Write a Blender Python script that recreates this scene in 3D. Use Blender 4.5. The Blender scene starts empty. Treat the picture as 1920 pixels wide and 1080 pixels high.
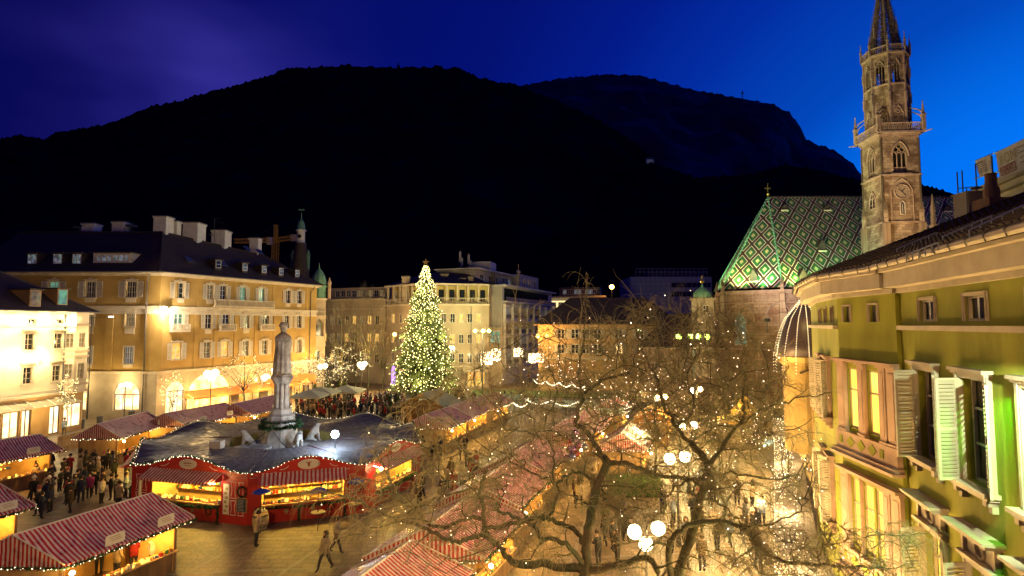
import bpy, bmesh, math, random
import numpy as np
from mathutils import Vector, Matrix, noise
R = math.radians
rnd = random.Random(7)
sc = bpy.context.scene
col = sc.collection

# ------------------------------------------------------------------ camera
F = 1050.0            # focal length in pixels of the 1920 wide photograph
EYE = 12.0
PITCH = math.atan(68.0 / F)
cd = bpy.data.cameras.new("camera")
cam = bpy.data.objects.new("camera", cd)
col.objects.link(cam)
cam.location = (0, 0, EYE)
cam.rotation_euler = (R(90) + PITCH, 0, 0)
cd.sensor_width = 36
cd.lens = F / 1920 * 36
cd.clip_start = 0.1
cd.clip_end = 9000
sc.camera = cam

# ------------------------------------------------------------------ world: blue hour sky
world = bpy.data.worlds.new("World")
sc.world = world
world.use_nodes = True
wn, wl = world.node_tree.nodes, world.node_tree.links
wn.clear()
def wnode(t, **k):
    n = wn.new(t)
    for a, b in k.items(): setattr(n, a, b)
    return n
wo = wnode('ShaderNodeOutputWorld'); wb = wnode('ShaderNodeBackground')
wl.new(wb.outputs[0], wo.inputs[0])
tc = wnode('ShaderNodeTexCoord')
def wdot(v):
    v = Vector(v).normalized()
    n = wnode('ShaderNodeVectorMath', operation='DOT_PRODUCT'); n.inputs[1].default_value = v
    wl.new(tc.outputs['Generated'], n.inputs[0]); return n.outputs['Value']
glow = wdot((math.sin(R(48)), math.cos(R(48)), -.1))
ramp = wnode('ShaderNodeValToRGB')
mr = wnode('ShaderNodeMapRange'); mr.inputs[1].default_value = -1; mr.inputs[2].default_value = 1
wl.new(glow, mr.inputs[0]); wl.new(mr.outputs[0], ramp.inputs[0])
els = ramp.color_ramp.elements
stops = [(0.0, (.0008, .0020, .055)), (.30, (.0009, .0018, .060)), (.51, (.0010, .0016, .085)), (.763, (.0010, .0055, .165)), (.834, (.0008, .011, .25)),
         (.882, (.0006, .026, .36)), (.932, (.0005, .065, .50)), (.966, (.0004, .17, .90)), (1.0, (.0006, .21, 1.0))]
els[0].position, els[0].color = stops[0][0], (*stops[0][1], 1)
els[1].position, els[1].color = stops[-1][0], (*stops[-1][1], 1)
for p, c in stops[1:-1]:
    e = els.new(p); e.color = (*c, 1)
# thin high cloud catching the town's light
cl = wdot((-.47, .83, .31))
pw = wnode('ShaderNodeMath', operation='POWER'); wl.new(cl, pw.inputs[0]); pw.inputs[1].default_value = 70
mx = wnode('ShaderNodeMath', operation='MAXIMUM'); wl.new(pw.outputs[0], mx.inputs[0]); mx.inputs[1].default_value = 0
mp = wnode('ShaderNodeMapping'); mp.inputs['Scale'].default_value = (1.0, 1.0, 2.6); mp.inputs['Rotation'].default_value = (0, R(35), 0)
wl.new(tc.outputs['Generated'], mp.inputs[0])
nz = wnode('ShaderNodeTexNoise'); nz.inputs['Scale'].default_value = 2.2; nz.inputs['Detail'].default_value = 3
wl.new(mp.outputs[0], nz.inputs['Vector'])
nr = wnode('ShaderNodeMapRange'); nr.inputs[1].default_value = .32; nr.inputs[2].default_value = .68; wl.new(nz.outputs[0], nr.inputs[0])
m1 = wnode('ShaderNodeMath', operation='MULTIPLY'); wl.new(mx.outputs[0], m1.inputs[0]); wl.new(nr.outputs[0], m1.inputs[1])
vs = wnode('ShaderNodeVectorMath', operation='SCALE'); vs.inputs[0].default_value = (.044, .034, .26); wl.new(m1.outputs[0], vs.inputs['Scale'])
va = wnode('ShaderNodeVectorMath', operation='ADD'); wl.new(ramp.outputs[0], va.inputs[0]); wl.new(vs.outputs[0], va.inputs[1])
sky = wnode('ShaderNodeTexSky'); sky.sky_type = 'NISHITA'; sky.sun_disc = False
sky.sun_elevation = R(-5); sky.sun_rotation = R(56)
ns = wnode('ShaderNodeVectorMath', operation='SCALE'); wl.new(sky.outputs[0], ns.inputs[0]); ns.inputs['Scale'].default_value = .004
vb = wnode('ShaderNodeVectorMath', operation='ADD'); wl.new(va.outputs[0], vb.inputs[0]); wl.new(ns.outputs[0], vb.inputs[1])
wl.new(vb.outputs[0], wb.inputs[0]); wb.inputs[1].default_value = 1.0

sc.view_settings.view_transform = 'Standard'
sc.view_settings.look = 'None'
sc.view_settings.exposure = 0.0
sc.view_settings.gamma = 1.0
try: sc.view_settings.use_curve_mapping = False
except Exception: pass
sc.render.engine = 'CYCLES'
cy = sc.cycles
cy.use_denoising = True
try: cy.denoiser = 'OPENIMAGEDENOISE'
except Exception: pass
cy.max_bounces = 4; cy.diffuse_bounces = 2; cy.glossy_bounces = 2; cy.transparent_max_bounces = 6
cy.caustics_reflective = False; cy.caustics_refractive = False
cy.sample_clamp_indirect = 1.5
cy.sample_clamp_direct = 0
try: cy.use_light_tree = True
except Exception: pass

# ------------------------------------------------------------------ camera geometry (photo pixel -> point in the place)
def ray(px, py):
    a, b = (px - 960) / F, (540 - py) / F
    return Vector((a, math.cos(PITCH) - b * math.sin(PITCH), math.sin(PITCH) + b * math.cos(PITCH)))
def at(px, py, Y):
    d = ray(px, py); return Vector((0, 0, EYE)) + d * (Y / d.y)
def on(px, py, z=0.0):
    d = ray(px, py); return Vector((0, 0, EYE)) + d * ((z - EYE) / d.z)
def gx(px, Y):               # ground point under a pixel column at depth Y
    p = at(px, 608, Y); return Vector((p.x, Y, 0))

# ------------------------------------------------------------------ materials
MATS = {}
def new_mat(name):
    m = bpy.data.materials.new(name); m.use_nodes = True
    return m, m.node_tree.nodes, m.node_tree.links, m.node_tree.nodes['Principled BSDF']
def C4(c): return (c[0], c[1], c[2], 1)
def mat(name, c, rough=.7, c2=None, scale=3.0, detail=4, bump=0.0, bscale=None, metal=0.0, spec=.5, stretch=(1, 1, 1), lo=.35, hi=.65):
    if name in MATS: return MATS[name]
    m, n, l, b = new_mat(name)
    b.inputs['Roughness'].default_value = rough; b.inputs['Metallic'].default_value = metal
    b.inputs['Specular IOR Level'].default_value = spec
    b.inputs['Base Color'].default_value = C4(c)
    t = n.new('ShaderNodeTexCoord'); mp = n.new('ShaderNodeMapping'); mp.inputs['Scale'].default_value = stretch
    l.new(t.outputs['Object'], mp.inputs[0])
    if c2 is not None:
        nz = n.new('ShaderNodeTexNoise'); nz.inputs['Scale'].default_value = scale; nz.inputs['Detail'].default_value = detail
        l.new(mp.outputs[0], nz.inputs['Vector'])
        mr = n.new('ShaderNodeMapRange'); mr.inputs[1].default_value = lo; mr.inputs[2].default_value = hi
        l.new(nz.outputs[0], mr.inputs[0])
        mi = n.new('ShaderNodeMix'); mi.data_type = 'RGBA'
        mi.inputs[6].default_value = C4(c); mi.inputs[7].default_value = C4(c2)
        l.new(mr.outputs[0], mi.inputs[0]); l.new(mi.outputs[2], b.inputs['Base Color'])
    if bump:
        n2 = n.new('ShaderNodeTexNoise'); n2.inputs['Scale'].default_value = bscale or scale * 4; n2.inputs['Detail'].default_value = 5
        l.new(mp.outputs[0], n2.inputs['Vector'])
        bp = n.new('ShaderNodeBump'); bp.inputs['Strength'].default_value = bump; bp.inputs['Distance'].default_value = .05
        l.new(n2.outputs[0], bp.inputs['Height']); l.new(bp.outputs[0], b.inputs['Normal'])
    MATS[name] = m
    return m
def emis(name, c, s, light=False):
    if name in MATS: return MATS[name]
    m, n, l, b = new_mat(name)
    b.inputs['Base Color'].default_value = C4([x * .3 for x in c]); b.inputs['Emission Color'].default_value = C4(c)
    b.inputs['Emission Strength'].default_value = s
    m.cycles.emission_sampling = 'AUTO' if light else 'NONE'
    MATS[name] = m
    return m
def glow_room(name, c1, c2, s, scale=2.5, light=False, stretch=(1, 1, 1)):
    """lit interior seen through a pane: uneven warm light with shapes of things inside"""
    if name in MATS: return MATS[name]
    m, n, l, b = new_mat(name)
    t = n.new('ShaderNodeTexCoord'); mp = n.new('ShaderNodeMapping'); mp.inputs['Scale'].default_value = stretch
    l.new(t.outputs['Object'], mp.inputs[0])
    vz = n.new('ShaderNodeTexVoronoi'); vz.inputs['Scale'].default_value = scale; l.new(mp.outputs[0], vz.inputs['Vector'])
    nz = n.new('ShaderNodeTexNoise'); nz.inputs['Scale'].default_value = scale * .8; l.new(mp.outputs[0], nz.inputs['Vector'])
    mr = n.new('ShaderNodeMapRange'); mr.inputs[1].default_value = .35; mr.inputs[2].default_value = .62; l.new(nz.outputs[0], mr.inputs[0])
    mi = n.new('ShaderNodeMix'); mi.data_type = 'RGBA'; mi.inputs[6].default_value = C4(c1); mi.inputs[7].default_value = C4(c2)
    l.new(mr.outputs[0], mi.inputs[0])
    m2 = n.new('ShaderNodeMix'); m2.data_type = 'RGBA'; m2.blend_type = 'MULTIPLY'; m2.inputs[0].default_value = .25
    l.new(mi.outputs[2], m2.inputs[6]); l.new(vz.outputs['Color'], m2.inputs[7])
    b.inputs['Base Color'].default_value = (.02, .02, .02, 1); b.inputs['Roughness'].default_value = .15
    l.new(m2.outputs[2], b.inputs['Emission Color']); b.inputs['Emission Strength'].default_value = s
    m.cycles.emission_sampling = 'AUTO' if light else 'NONE'
    MATS[name] = m
    return m
def mathn(n, l, op, a, b=None, c=None):
    x = n.new('ShaderNodeMath'); x.operation = op
    for i, v in enumerate((a, b, c)):
        if v is None: continue
        if isinstance(v, (int, float)): x.inputs[i].default_value = v
        else: l.new(v, x.inputs[i])
    return x.outputs[0]
def stripes(name, ca, cb, pitch, rough=.75, bump=.6, wet=None):
    """awning cloth printed in two colours, u of the UV map in metres"""
    if name in MATS: return MATS[name]
    m, n, l, b = new_mat(name)
    uv = n.new('ShaderNodeUVMap'); sp = n.new('ShaderNodeSeparateXYZ'); l.new(uv.outputs[0], sp.inputs[0])
    nz = n.new('ShaderNodeTexNoise'); nz.inputs['Scale'].default_value = 1.1; l.new(uv.outputs[0], nz.inputs['Vector'])
    w = mathn(n, l, 'MULTIPLY', mathn(n, l, 'SUBTRACT', nz.outputs[0], .5), .12)
    u = mathn(n, l, 'ADD', sp.outputs[0], w)
    fr = mathn(n, l, 'FRACT', mathn(n, l, 'DIVIDE', u, pitch))
    k = mathn(n, l, 'GREATER_THAN', fr, .5)
    n2 = n.new('ShaderNodeTexNoise'); n2.inputs['Scale'].default_value = 3; n2.inputs['Detail'].default_value = 4; l.new(uv.outputs[0], n2.inputs['Vector'])
    mi = n.new('ShaderNodeMix'); mi.data_type = 'RGBA'; mi.inputs[6].default_value = C4(ca); mi.inputs[7].default_value = C4(cb)
    l.new(k, mi.inputs[0])
    m2 = n.new('ShaderNodeMix'); m2.data_type = 'RGBA'; m2.blend_type = 'MULTIPLY'; m2.inputs[0].default_value = .5
    l.new(mi.outputs[2], m2.inputs[6]); 
    gr = n.new('ShaderNodeMapRange'); gr.inputs[1].default_value = .25; gr.inputs[2].default_value = .6; gr.inputs[3].default_value = .35
    l.new(n2.outputs[0], gr.inputs[0]); l.new(gr.outputs[0], m2.inputs[7])
    l.new(m2.outputs[2], b.inputs['Base Color'])
    b.inputs['Roughness'].default_value = rough
    if wet:
        rr = n.new('ShaderNodeMapRange'); rr.inputs[1].default_value = .4; rr.inputs[2].default_value = .6; rr.inputs[3].default_value = wet; rr.inputs[4].default_value = rough
        l.new(n2.outputs[0], rr.inputs[0]); l.new(rr.outputs[0], b.inputs['Roughness'])
    bp = n.new('ShaderNodeBump'); bp.inputs['Strength'].default_value = bump; bp.inputs['Distance'].default_value = .14
    n3 = n.new('ShaderNodeTexNoise'); n3.inputs['Scale'].default_value = 1.6; l.new(uv.outputs[0], n3.inputs['Vector'])
    l.new(n3.outputs[0], bp.inputs['Height']); l.new(bp.outputs[0], b.inputs['Normal'])
    MATS[name] = m
    return m

# ------------------------------------------------------------------ objects
ORG = {}
def tagit(o, label=None, cat=None, group=None, kind=None):
    if label: o['label'] = label
    if cat: o['category'] = cat
    if group: o['group'] = group
    if kind: o['kind'] = kind
    return o
def thing(name, label, cat, loc=(0, 0, 0), group=None):
    o = bpy.data.objects.new(name, None); col.objects.link(o)
    o.empty_display_size = .2; o.location = loc; ORG[o] = Vector(loc)
    return tagit(o, label, cat, group)
def finish(name, me, mats, parent=None, loc=None):
    for m in mats: me.materials.append(m)
    o = bpy.data.objects.new(name, me); col.objects.link(o)
    if parent is not None: o.parent = parent
    if loc is not None: o.location = loc
    return o
class MB:
    def __init__(s):
        s.v = []; s.f = []; s.m = []; s.uv = []; s.mi = 0; s.M = None; s.sm = []; s.smooth = False
    def _p(s, p):
        p = Vector(p)
        if s.M is not None: p = s.M @ p
        s.v.append((p.x, p.y, p.z)); return len(s.v) - 1
    def face(s, pts, uv=None):
        ids = [s._p(p) for p in pts]
        s.f.append(ids); s.m.append(s.mi); s.sm.append(s.smooth)
        s.uv.extend(uv if uv else [(0, 0)] * len(ids))
    def idx(s, ids, uv=None):
        s.f.append(ids); s.m.append(s.mi); s.sm.append(s.smooth); s.uv.extend(uv if uv else [(0, 0)] * len(ids))
    def hexa(s, p):   # 8 points: bottom 0-3 ccw, top 4-7
        for q in ((3, 2, 1, 0), (4, 5, 6, 7), (0, 1, 5, 4), (1, 2, 6, 5), (2, 3, 7, 6), (3, 0, 4, 7)):
            s.face([p[i] for i in q], [(0, 0), (1, 0), (1, 1), (0, 1)])
    def box(s, x0, x1, y0, y1, z0, z1):
        s.hexa([(x0, y0, z0), (x1, y0, z0), (x1, y1, z0), (x0, y1, z0), (x0, y0, z1), (x1, y0, z1), (x1, y1, z1), (x0, y1, z1)])
    def prism(s, poly, y0, y1, flip=False):   # poly in x,z extruded along y
        n = len(poly)
        a = [(p[0], y0, p[1]) for p in poly]; b = [(p[0], y1, p[1]) for p in poly]
        s.face(a); s.face(b[::-1])
        for i in range(n):
            j = (i + 1) % n
            s.face([a[j], a[i], b[i], b[j]])
    def tube(s, path, rad, n=6, cap=True):
        path = [Vector(p) for p in path]
        if not hasattr(rad, '__len__'): rad = [rad] * len(path)
        rings = []
        up = Vector((.13, .27, .95))
        for i, p in enumerate(path):
            d = (path[min(i + 1, len(path) - 1)] - path[max(i - 1, 0)])
            if d.length < 1e-9: d = Vector((0, 0, 1))
            d.normalize()
            a = d.cross(up)
            if a.length < .1: a = d.cross(Vector((1, 0, 0)))
            a.normalize(); b = d.cross(a)
            rings.append([s._p(p + (a * math.cos(t) + b * math.sin(t)) * rad[i]) for t in [2 * math.pi * k / n for k in range(n)]])
        for r0, r1 in zip(rings, rings[1:]):
            for k in range(n): s.idx([r0[k], r0[(k + 1) % n], r1[(k + 1) % n], r1[k]])
        if cap and n > 3: s.idx(rings[0][::-1]); s.idx(rings[-1])
    def lathe(s, c, prof, n=16, a0=0, f=None):     # prof (r,z) bottom to top
        c = Vector(c); rings = []
        for (r, z) in prof:
            rings.append([s._p(c + Vector((r * (f(t, z) if f else 1) * math.cos(t + a0), r * (f(t, z) if f else 1) * math.sin(t + a0), z))) for t in [2 * math.pi * k / n for k in range(n)]])
        for r0, r1 in zip(rings, rings[1:]):
            for k in range(n): s.idx([r0[k], r0[(k + 1) % n], r1[(k + 1) % n], r1[k]])
        s.idx(rings[0][::-1]); s.idx(rings[-1])
    def octa(s, c, r):
        c = Vector(c); P = [s._p(c + Vector(d) * r) for d in ((1, 0, 0), (0, 1, 0), (-1, 0, 0), (0, -1, 0), (0, 0, 1), (0, 0, -1))]
        for k in range(4):
            s.idx([P[k], P[(k + 1) % 4], P[4]]); s.idx([P[(k + 1) % 4], P[k], P[5]])
    def ball(s, c, r, n=10, sz=1.0):
        s.lathe(c, [(r * math.sin(math.pi * i / n) + 1e-4, -r * sz * math.cos(math.pi * i / n)) for i in range(n + 1)], n + 2)
    def mesh(s, off=Vector((0, 0, 0))):
        me = bpy.data.meshes.new("m")
        off = Vector(off)
        me.from_pydata([(x - off.x, y - off.y, z - off.z) for x, y, z in s.v], [], s.f)
        me.polygons.foreach_set('material_index', s.m)
        me.polygons.foreach_set('use_smooth', s.sm)
        ul = me.uv_layers.new(name='UVMap')
        ul.data.foreach_set('uv', [c for t in s.uv for c in t])
        me.update()
        return me
    def build(s, name, mats, parent=None, label=None, cat=None, group=None, kind=None, loc=None):
        if not isinstance(mats, (list, tuple)): mats = [mats]
        off = ORG.get(parent, Vector((0, 0, 0))) if parent is not None else Vector(loc or (0, 0, 0))
        o = finish(name, s.mesh(off), mats, parent, None if parent is not None else off)
        ORG[o] = off
        return tagit(o, label, cat, group, kind)
def put(name, me, parent, world, rz=0, label=None, cat=None, group=None, kind=None, scale=None, porg=None):
    """an instance of a shared mesh standing at a world point"""
    o = bpy.data.objects.new(name, me); col.objects.link(o)
    off = porg if porg is not None else (ORG.get(parent, Vector((0, 0, 0))) if parent is not None else Vector((0, 0, 0)))
    o.parent = parent
    o.location = Vector(world) - off; o.rotation_euler = (0, 0, rz)
    if scale: o.scale = scale
    return tagit(o, label, cat, group, kind)
def shared(mb, mats):
    me = mb.mesh()
    for m in mats: me.materials.append(m)
    return me
def copy_tree(o, parent=None):
    c = o.copy(); col.objects.link(c)
    if parent is not None: c.parent = parent
    for ch in list(o.children): copy_tree(ch, c)
    return c
def gold(c): return (c[0], c[1] ** 1.45, c[2] ** 1.5) if c[0] > .99 and c[2] < .65 else c
def plight(parent, p, power, c=(1, .72, .38), r=.25, name='lamp_light'):
    c = gold(c)
    d = bpy.data.lights.new(name, 'POINT'); d.energy = power; d.color = c; d.shadow_soft_size = r
    o = bpy.data.objects.new(name, d); col.objects.link(o)
    off = ORG.get(parent, Vector((0, 0, 0))) if parent is not None else Vector((0, 0, 0))
    if parent is not None: o.parent = parent
    o.location = Vector(p) - off
    return o
def slight(parent, p, aim, power, c, ang=70, blend=.6, r=.2, name='spot_light'):
    c = gold(c)
    d = bpy.data.lights.new(name, 'SPOT'); d.energy = power; d.color = c; d.shadow_soft_size = r
    d.spot_size = R(ang); d.spot_blend = blend
    o = bpy.data.objects.new(name, d); col.objects.link(o)
    off = ORG.get(parent, Vector((0, 0, 0))) if parent is not None else Vector((0, 0, 0))
    if parent is not None: o.parent = parent
    o.location = Vector(p) - off
    o.rotation_euler = (Vector(aim) - Vector(p)).to_track_quat('-Z', 'Y').to_euler()
    return o

# ------------------------------------------------------------------ wall frames
class Fr:
    """wall plane: A left, B right as seen from outside; p(u, z, d) with d out of the wall"""
    def __init__(s, A, B):
        s.A = Vector((A[0], A[1])); s.B = Vector((B[0], B[1])); s.L = (s.B - s.A).length
        s.u = (s.B - s.A) / s.L; s.n = Vector((s.u.y, -s.u.x)); s.rz = math.atan2(s.u.y, s.u.x)
        s.M = Matrix.Translation((s.A.x, s.A.y, 0)) @ Matrix.Rotation(s.rz, 4, 'Z')
    def p(s, u, z, d=0):
        q = s.A + s.u * u + s.n * d
        return Vector((q.x, q.y, z))
    def hit(s, px, py, d=0):
        r = ray(px, py); o = s.A + s.n * d
        t = (o.x * s.n.x + o.y * s.n.y) / (r.x * s.n.x + r.y * s.n.y)
        q = Vector((r.x * t, r.y * t)); return ((q - s.A).dot(s.u), EYE + r.z * t)
def wall_mb(mb, fr, u0, u1, z0, z1, ops=(), depth=.25, arch=None):
    """wall sheet in frame coordinates with real openings and reveals"""
    mb.M = fr.M
    us = sorted({u0, u1, *[max(u0, min(u1, o[0])) for o in ops], *[max(u0, min(u1, o[1])) for o in ops]})
    zs = sorted({z0, z1, *[max(z0, min(z1, o[2])) for o in ops], *[max(z0, min(z1, o[3])) for o in ops]})
    for a, b in zip(us, us[1:]):
        for c, d in zip(zs, zs[1:]):
            if b - a < 1e-5 or d - c < 1e-5: continue
            mu, mz = (a + b) / 2, (c + d) / 2
            if any(o[0] < mu < o[1] and o[2] < mz < o[3] for o in ops): continue
            mb.face([(a, 0, c), (b, 0, c), (b, 0, d), (a, 0, d)], [(a, c), (b, c), (b, d), (a, d)])
    for (a, b, c, d) in [o[:4] for o in ops]:
        D = depth
        mb.face([(a, 0, c), (a, D, c), (b, D, c), (b, 0, c)]); mb.face([(a, 0, d), (b, 0, d), (b, D, d), (a, D, d)])
        mb.face([(a, 0, c), (a, 0, d), (a, D, d), (a, D, c)]); mb.face([(b, 0, c), (b, D, c), (b, D, d), (b, 0, d)])
    mb.M = None
def fbox(mb, fr, u0, u1, z0, z1, d0, d1):
    mb.M = fr.M; mb.box(u0, u1, -d1, -d0, z0, z1); mb.M = None
# ------------------------------------------------------------------ palette
M_orange = mat('ochre_plaster', (.42, .28, .09), .85, (.31, .20, .06), .45, bump=.15, bscale=8)
M_cream = mat('cream_plaster', (.66, .60, .47), .85, (.55, .48, .36), .5, bump=.15, bscale=8)
M_trim = mat('pale_stone_trim', (.60, .53, .42), .8, (.48, .41, .32), 1.5, bump=.1)
M_white = mat('white_paint', (.72, .71, .68), .5, (.6, .58, .54), 2.5)
M_shut = mat('shutter_paint', (.60, .57, .50), .6, (.50, .47, .40), 2)
M_roof = mat('dark_roof_tile', (.055, .034, .030), .75, (.030, .020, .020), 2.2, bump=.6, bscale=12)
M_slate = mat('grey_roof_metal', (.10, .10, .11), .45, (.06, .06, .07), 2)
M_stone = mat('pink_stone', (.50, .38, .28), .85, (.36, .25, .18), 1.2, bump=.3, bscale=6)
M_base = mat('stone_base', (.48, .42, .34), .8, (.38, .32, .25), .8, bump=.2)
M_glass = mat('dark_glass', (.02, .025, .03), .08, spec=.8)
M_tan = mat('tan_plaster', (.47, .39, .29), .85, (.36, .29, .21), .3, bump=.1)
M_grey = mat('grey_render', (.40, .38, .36), .8, (.32, .31, .30), .4)
M_conc = mat('pale_concrete', (.55, .55, .57), .7, (.45, .45, .48), .3)
M_black = mat('black_iron', (.02, .02, .02), .5)
M_iron = mat('grey_iron', (.10, .10, .10), .45, metal=.6)
M_wood = mat('stained_timber', (.22, .12, .05), .7, (.12, .065, .03), 3, stretch=(1, 1, .2), bump=.3)
M_woodl = mat('pale_timber', (.42, .27, .12), .7, (.30, .18, .08), 3, stretch=(1, 1, .2))
M_copper = mat('green_copper', (.14, .30, .22), .6, (.08, .2, .15), 3)
M_gold = mat('gilded_metal', (.7, .5, .15), .3, metal=.9)
M_brass = mat('yellow_steel', (.55, .36, .04), .5)
L_dim = glow_room('room_dim', (.9, .6, .25), (.15, .10, .05), .35, 1.5)
L_warm = glow_room('room_warm', (1, .62, .16), (.8, .35, .05), 1.6, 1.4)
L_shop = glow_room('shop_bright', (1, .85, .55), (1, .60, .20), 2.6, 1.2)
L_mint = glow_room('room_mint', (.35, .9, .6), (.2, .5, .35), .45, 2)
L_cold = glow_room('room_cold', (.5, .6, .7), (.12, .13, .15), .35, 2)

def window_set(key, w, h, cols, rows, mats=(None,), trim=.0, fw=.07, head=0, sill=True, cross=None, box=.05):
    """frame mesh (material 0 frame, 1 surround) and glass mesh, origin at sill centre"""
    f = MB()
    f.box(-w / 2, -w / 2 + fw, -.04, .05, 0, h); f.box(w / 2 - fw, w / 2, -.04, .05, 0, h)
    f.box(-w / 2 + fw, w / 2 - fw, -.04, .05, 0, fw); f.box(-w / 2 + fw, w / 2 - fw, -.04, .05, h - fw, h)
    for i in range(1, cols):
        x = -w / 2 + w * i / cols; t = fw * (.75 if i * 2 == cols else .4)
        f.box(x - t, x + t, -.035, .04, fw, h - fw)
    for j in range(1, rows):
        z = (cross if (cross and j == rows - 1) else h * j / rows)
        for i in range(cols):
            f.box(-w / 2 + w * i / cols + fw * .7, -w / 2 + w * (i + 1) / cols - fw * .7, -.03, .035, z - fw * .35, z + fw * .35)
    g = MB(); g.face([(-w / 2 + .01, .012, .01), (w / 2 - .01, .012, .01), (w / 2 - .01, .012, h - .01), (-w / 2 + .01, .012, h - .01)])
    return f, g
WIN = {}
def win_mesh(w, h, cols, rows, trim, mf, mt, depth, head, apron):
    k = (round(w, 2), round(h, 2), cols, rows, trim, mf.name, mt.name if mt else '', depth, head, apron)
    if k in WIN: return WIN[k]
    f, g = window_set('', w, h, cols, rows, fw=max(.05, w * .055))
    if trim:
        f.mi = 1; D = -depth; T = trim
        f.box(-w / 2 - T, -w / 2 - .004, D - .07, D + .02, -.02, h + T); f.box(w / 2 + .004, w / 2 + T, D - .07, D + .02, -.02, h + T)
        f.box(-w / 2, w / 2, D - .07, D + .02, h + .004, h + T)
        f.box(-w / 2 - T - .06, w / 2 + T + .06, D - .16, D + .02, -.12, -.03)
        if head:
            f.box(-w / 2 - T - .08, w / 2 + T + .08, D - .2, D + .02, h + T + .02, h + T + .14)
            f.prism([(-w * .22, h + T + .145), (w * .22, h + T + .145), (w * .14, h + T + .145 + head * .7), (0, h + T + .145 + head), (-w * .14, h + T + .145 + head * .7)], D - .12, D + .02)
        if apron: f.box(-w / 2 - T * .2, w / 2 + T * .2, D - .05, D + .02, -.14 - apron, -.125)
    WIN[k] = (shared(f, [mf, mt or mf]), g)
    return WIN[k]
GL = {}
def add_window(parent, fr, u, z, w, h, cols=2, rows=3, glass=None, trim=.14, mf=None, mt=None, depth=.2, head=0, apron=0):
    mf = mf or M_white; mt = mt or M_trim; glass = glass or M_glass
    fm, g = win_mesh(w, h, cols, rows, trim, mf, mt, depth, head, apron)
    gk = (round(w, 2), round(h, 2), glass.name)
    if gk not in GL: GL[gk] = shared(g, [glass])
    o = put('window', fm, parent, fr.p(u, z, -depth), fr.rz)
    p = bpy.data.objects.new('pane', GL[gk]); col.objects.link(p); p.parent = o
    return o
SH = {}
def shutter_mesh(w, h, nslat=9):
    k = (round(w, 2), round(h, 2))
    if k not in SH:
        m = MB(); t = .05
        m.box(-w / 2, -w / 2 + t, -.045, 0, 0, h); m.box(w / 2 - t, w / 2, -.045, 0, 0, h)
        for z in (0, h / 2 - t / 2, h - t): m.box(-w / 2 + t, w / 2 - t, -.045, 0, z, z + t)
        n = int(h / .16)
        for i in range(n):
            z = t + (h - 2 * t) * (i + .5) / n
            m.face([(-w / 2 + t, -.04, z - .06), (w / 2 - t, -.04, z - .06), (w / 2 - t, -.008, z + .06), (-w / 2 + t, -.008, z + .06)])
        SH[k] = shared(m, [M_shut])
    return SH[k]
def add_shutters(parent, fr, u, z, w, h, sw=.5, d=.06, left=True, right=True, trim=.14):
    for s in ((-1,) if left else ()) + ((1,) if right else ()):
        put('shutter', shutter_mesh(sw, h), parent, fr.p(u + s * (w / 2 + trim + sw / 2 + .02), z, d), fr.rz)
def balustrade(parent, fr, u0, u1, z, d=.55, h=.85, slab=True, m=None):
    m = m or M_trim
    b = MB(); b.M = fr.M
    if slab: b.box(u0, u1, -d, -.01, z - .14, z)
    b.box(u0, u1, -d + .01, -d + .16, z + .004, z + .10); b.box(u0, u1, -d, -d + .17, z + h - .12, z + h)
    n = max(2, int((u1 - u0) / .22))
    for i in range(n):
        x = u0 + (u1 - u0) * (i + .5) / n
        b.box(x - .045, x + .045, -d + .04, -d + .13, z + .1, z + h - .12)
    for x in (u0, u1 - .16): b.box(x, x + .16, -d - .01, -d + .18, z + .1, z + h + .04)
    b.M = None
    return b.build('balcony', m, parent)
def tile_uv(a, b, c, d, s=1.0):
    return None
def roof_face(mb, pts):
    """planar roof face with UV: u along the eave (first edge), v up the slope, metres"""
    P = [Vector(p) for p in pts]; e = (P[1] - P[0]); L = e.length; e = e / L
    n = e.cross(P[2] - P[0]).normalized(); v = n.cross(e)
    mb.face(P, [((p - P[0]).dot(e), (p - P[0]).dot(v)) for p in P])

# ------------------------------------------------------------------ ground
M_pave = mat('square_paving', (.25, .19, .12), .5, (.14, .10, .065), .8, detail=6, bump=.5, bscale=5)
def setts(m, w, h, c2):
    n, l = m.node_tree.nodes, m.node_tree.links; b = n['Principled BSDF']; t = n.new('ShaderNodeTexCoord'); br = n.new('ShaderNodeTexBrick'); l.new(t.outputs['Object'], br.inputs['Vector'])
    br.inputs['Scale'].default_value = 1; br.inputs['Brick Width'].default_value = w; br.inputs['Row Height'].default_value = h; br.inputs['Mortar Size'].default_value = .03
    br.inputs['Color1'].default_value = (1, 1, 1, 1); br.inputs['Color2'].default_value = (.62, .6, .56, 1); br.inputs['Mortar'].default_value = (.35, .33, .3, 1)
    src = b.inputs['Base Color'].links[0].from_socket; mi = n.new('ShaderNodeMix'); mi.data_type = 'RGBA'; mi.blend_type = 'MULTIPLY'; mi.inputs[0].default_value = .85
    l.new(src, mi.inputs[6]); l.new(br.outputs[0], mi.inputs[7]); l.new(mi.outputs[2], b.inputs['Base Color'])
setts(M_pave, .75, .5, None)
g = MB()
g.face([(-900, -60, 0), (900, -60, 0), (900, 1500, 0), (-900, 1500, 0)])
g.build('ground', M_pave, kind='structure')
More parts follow.
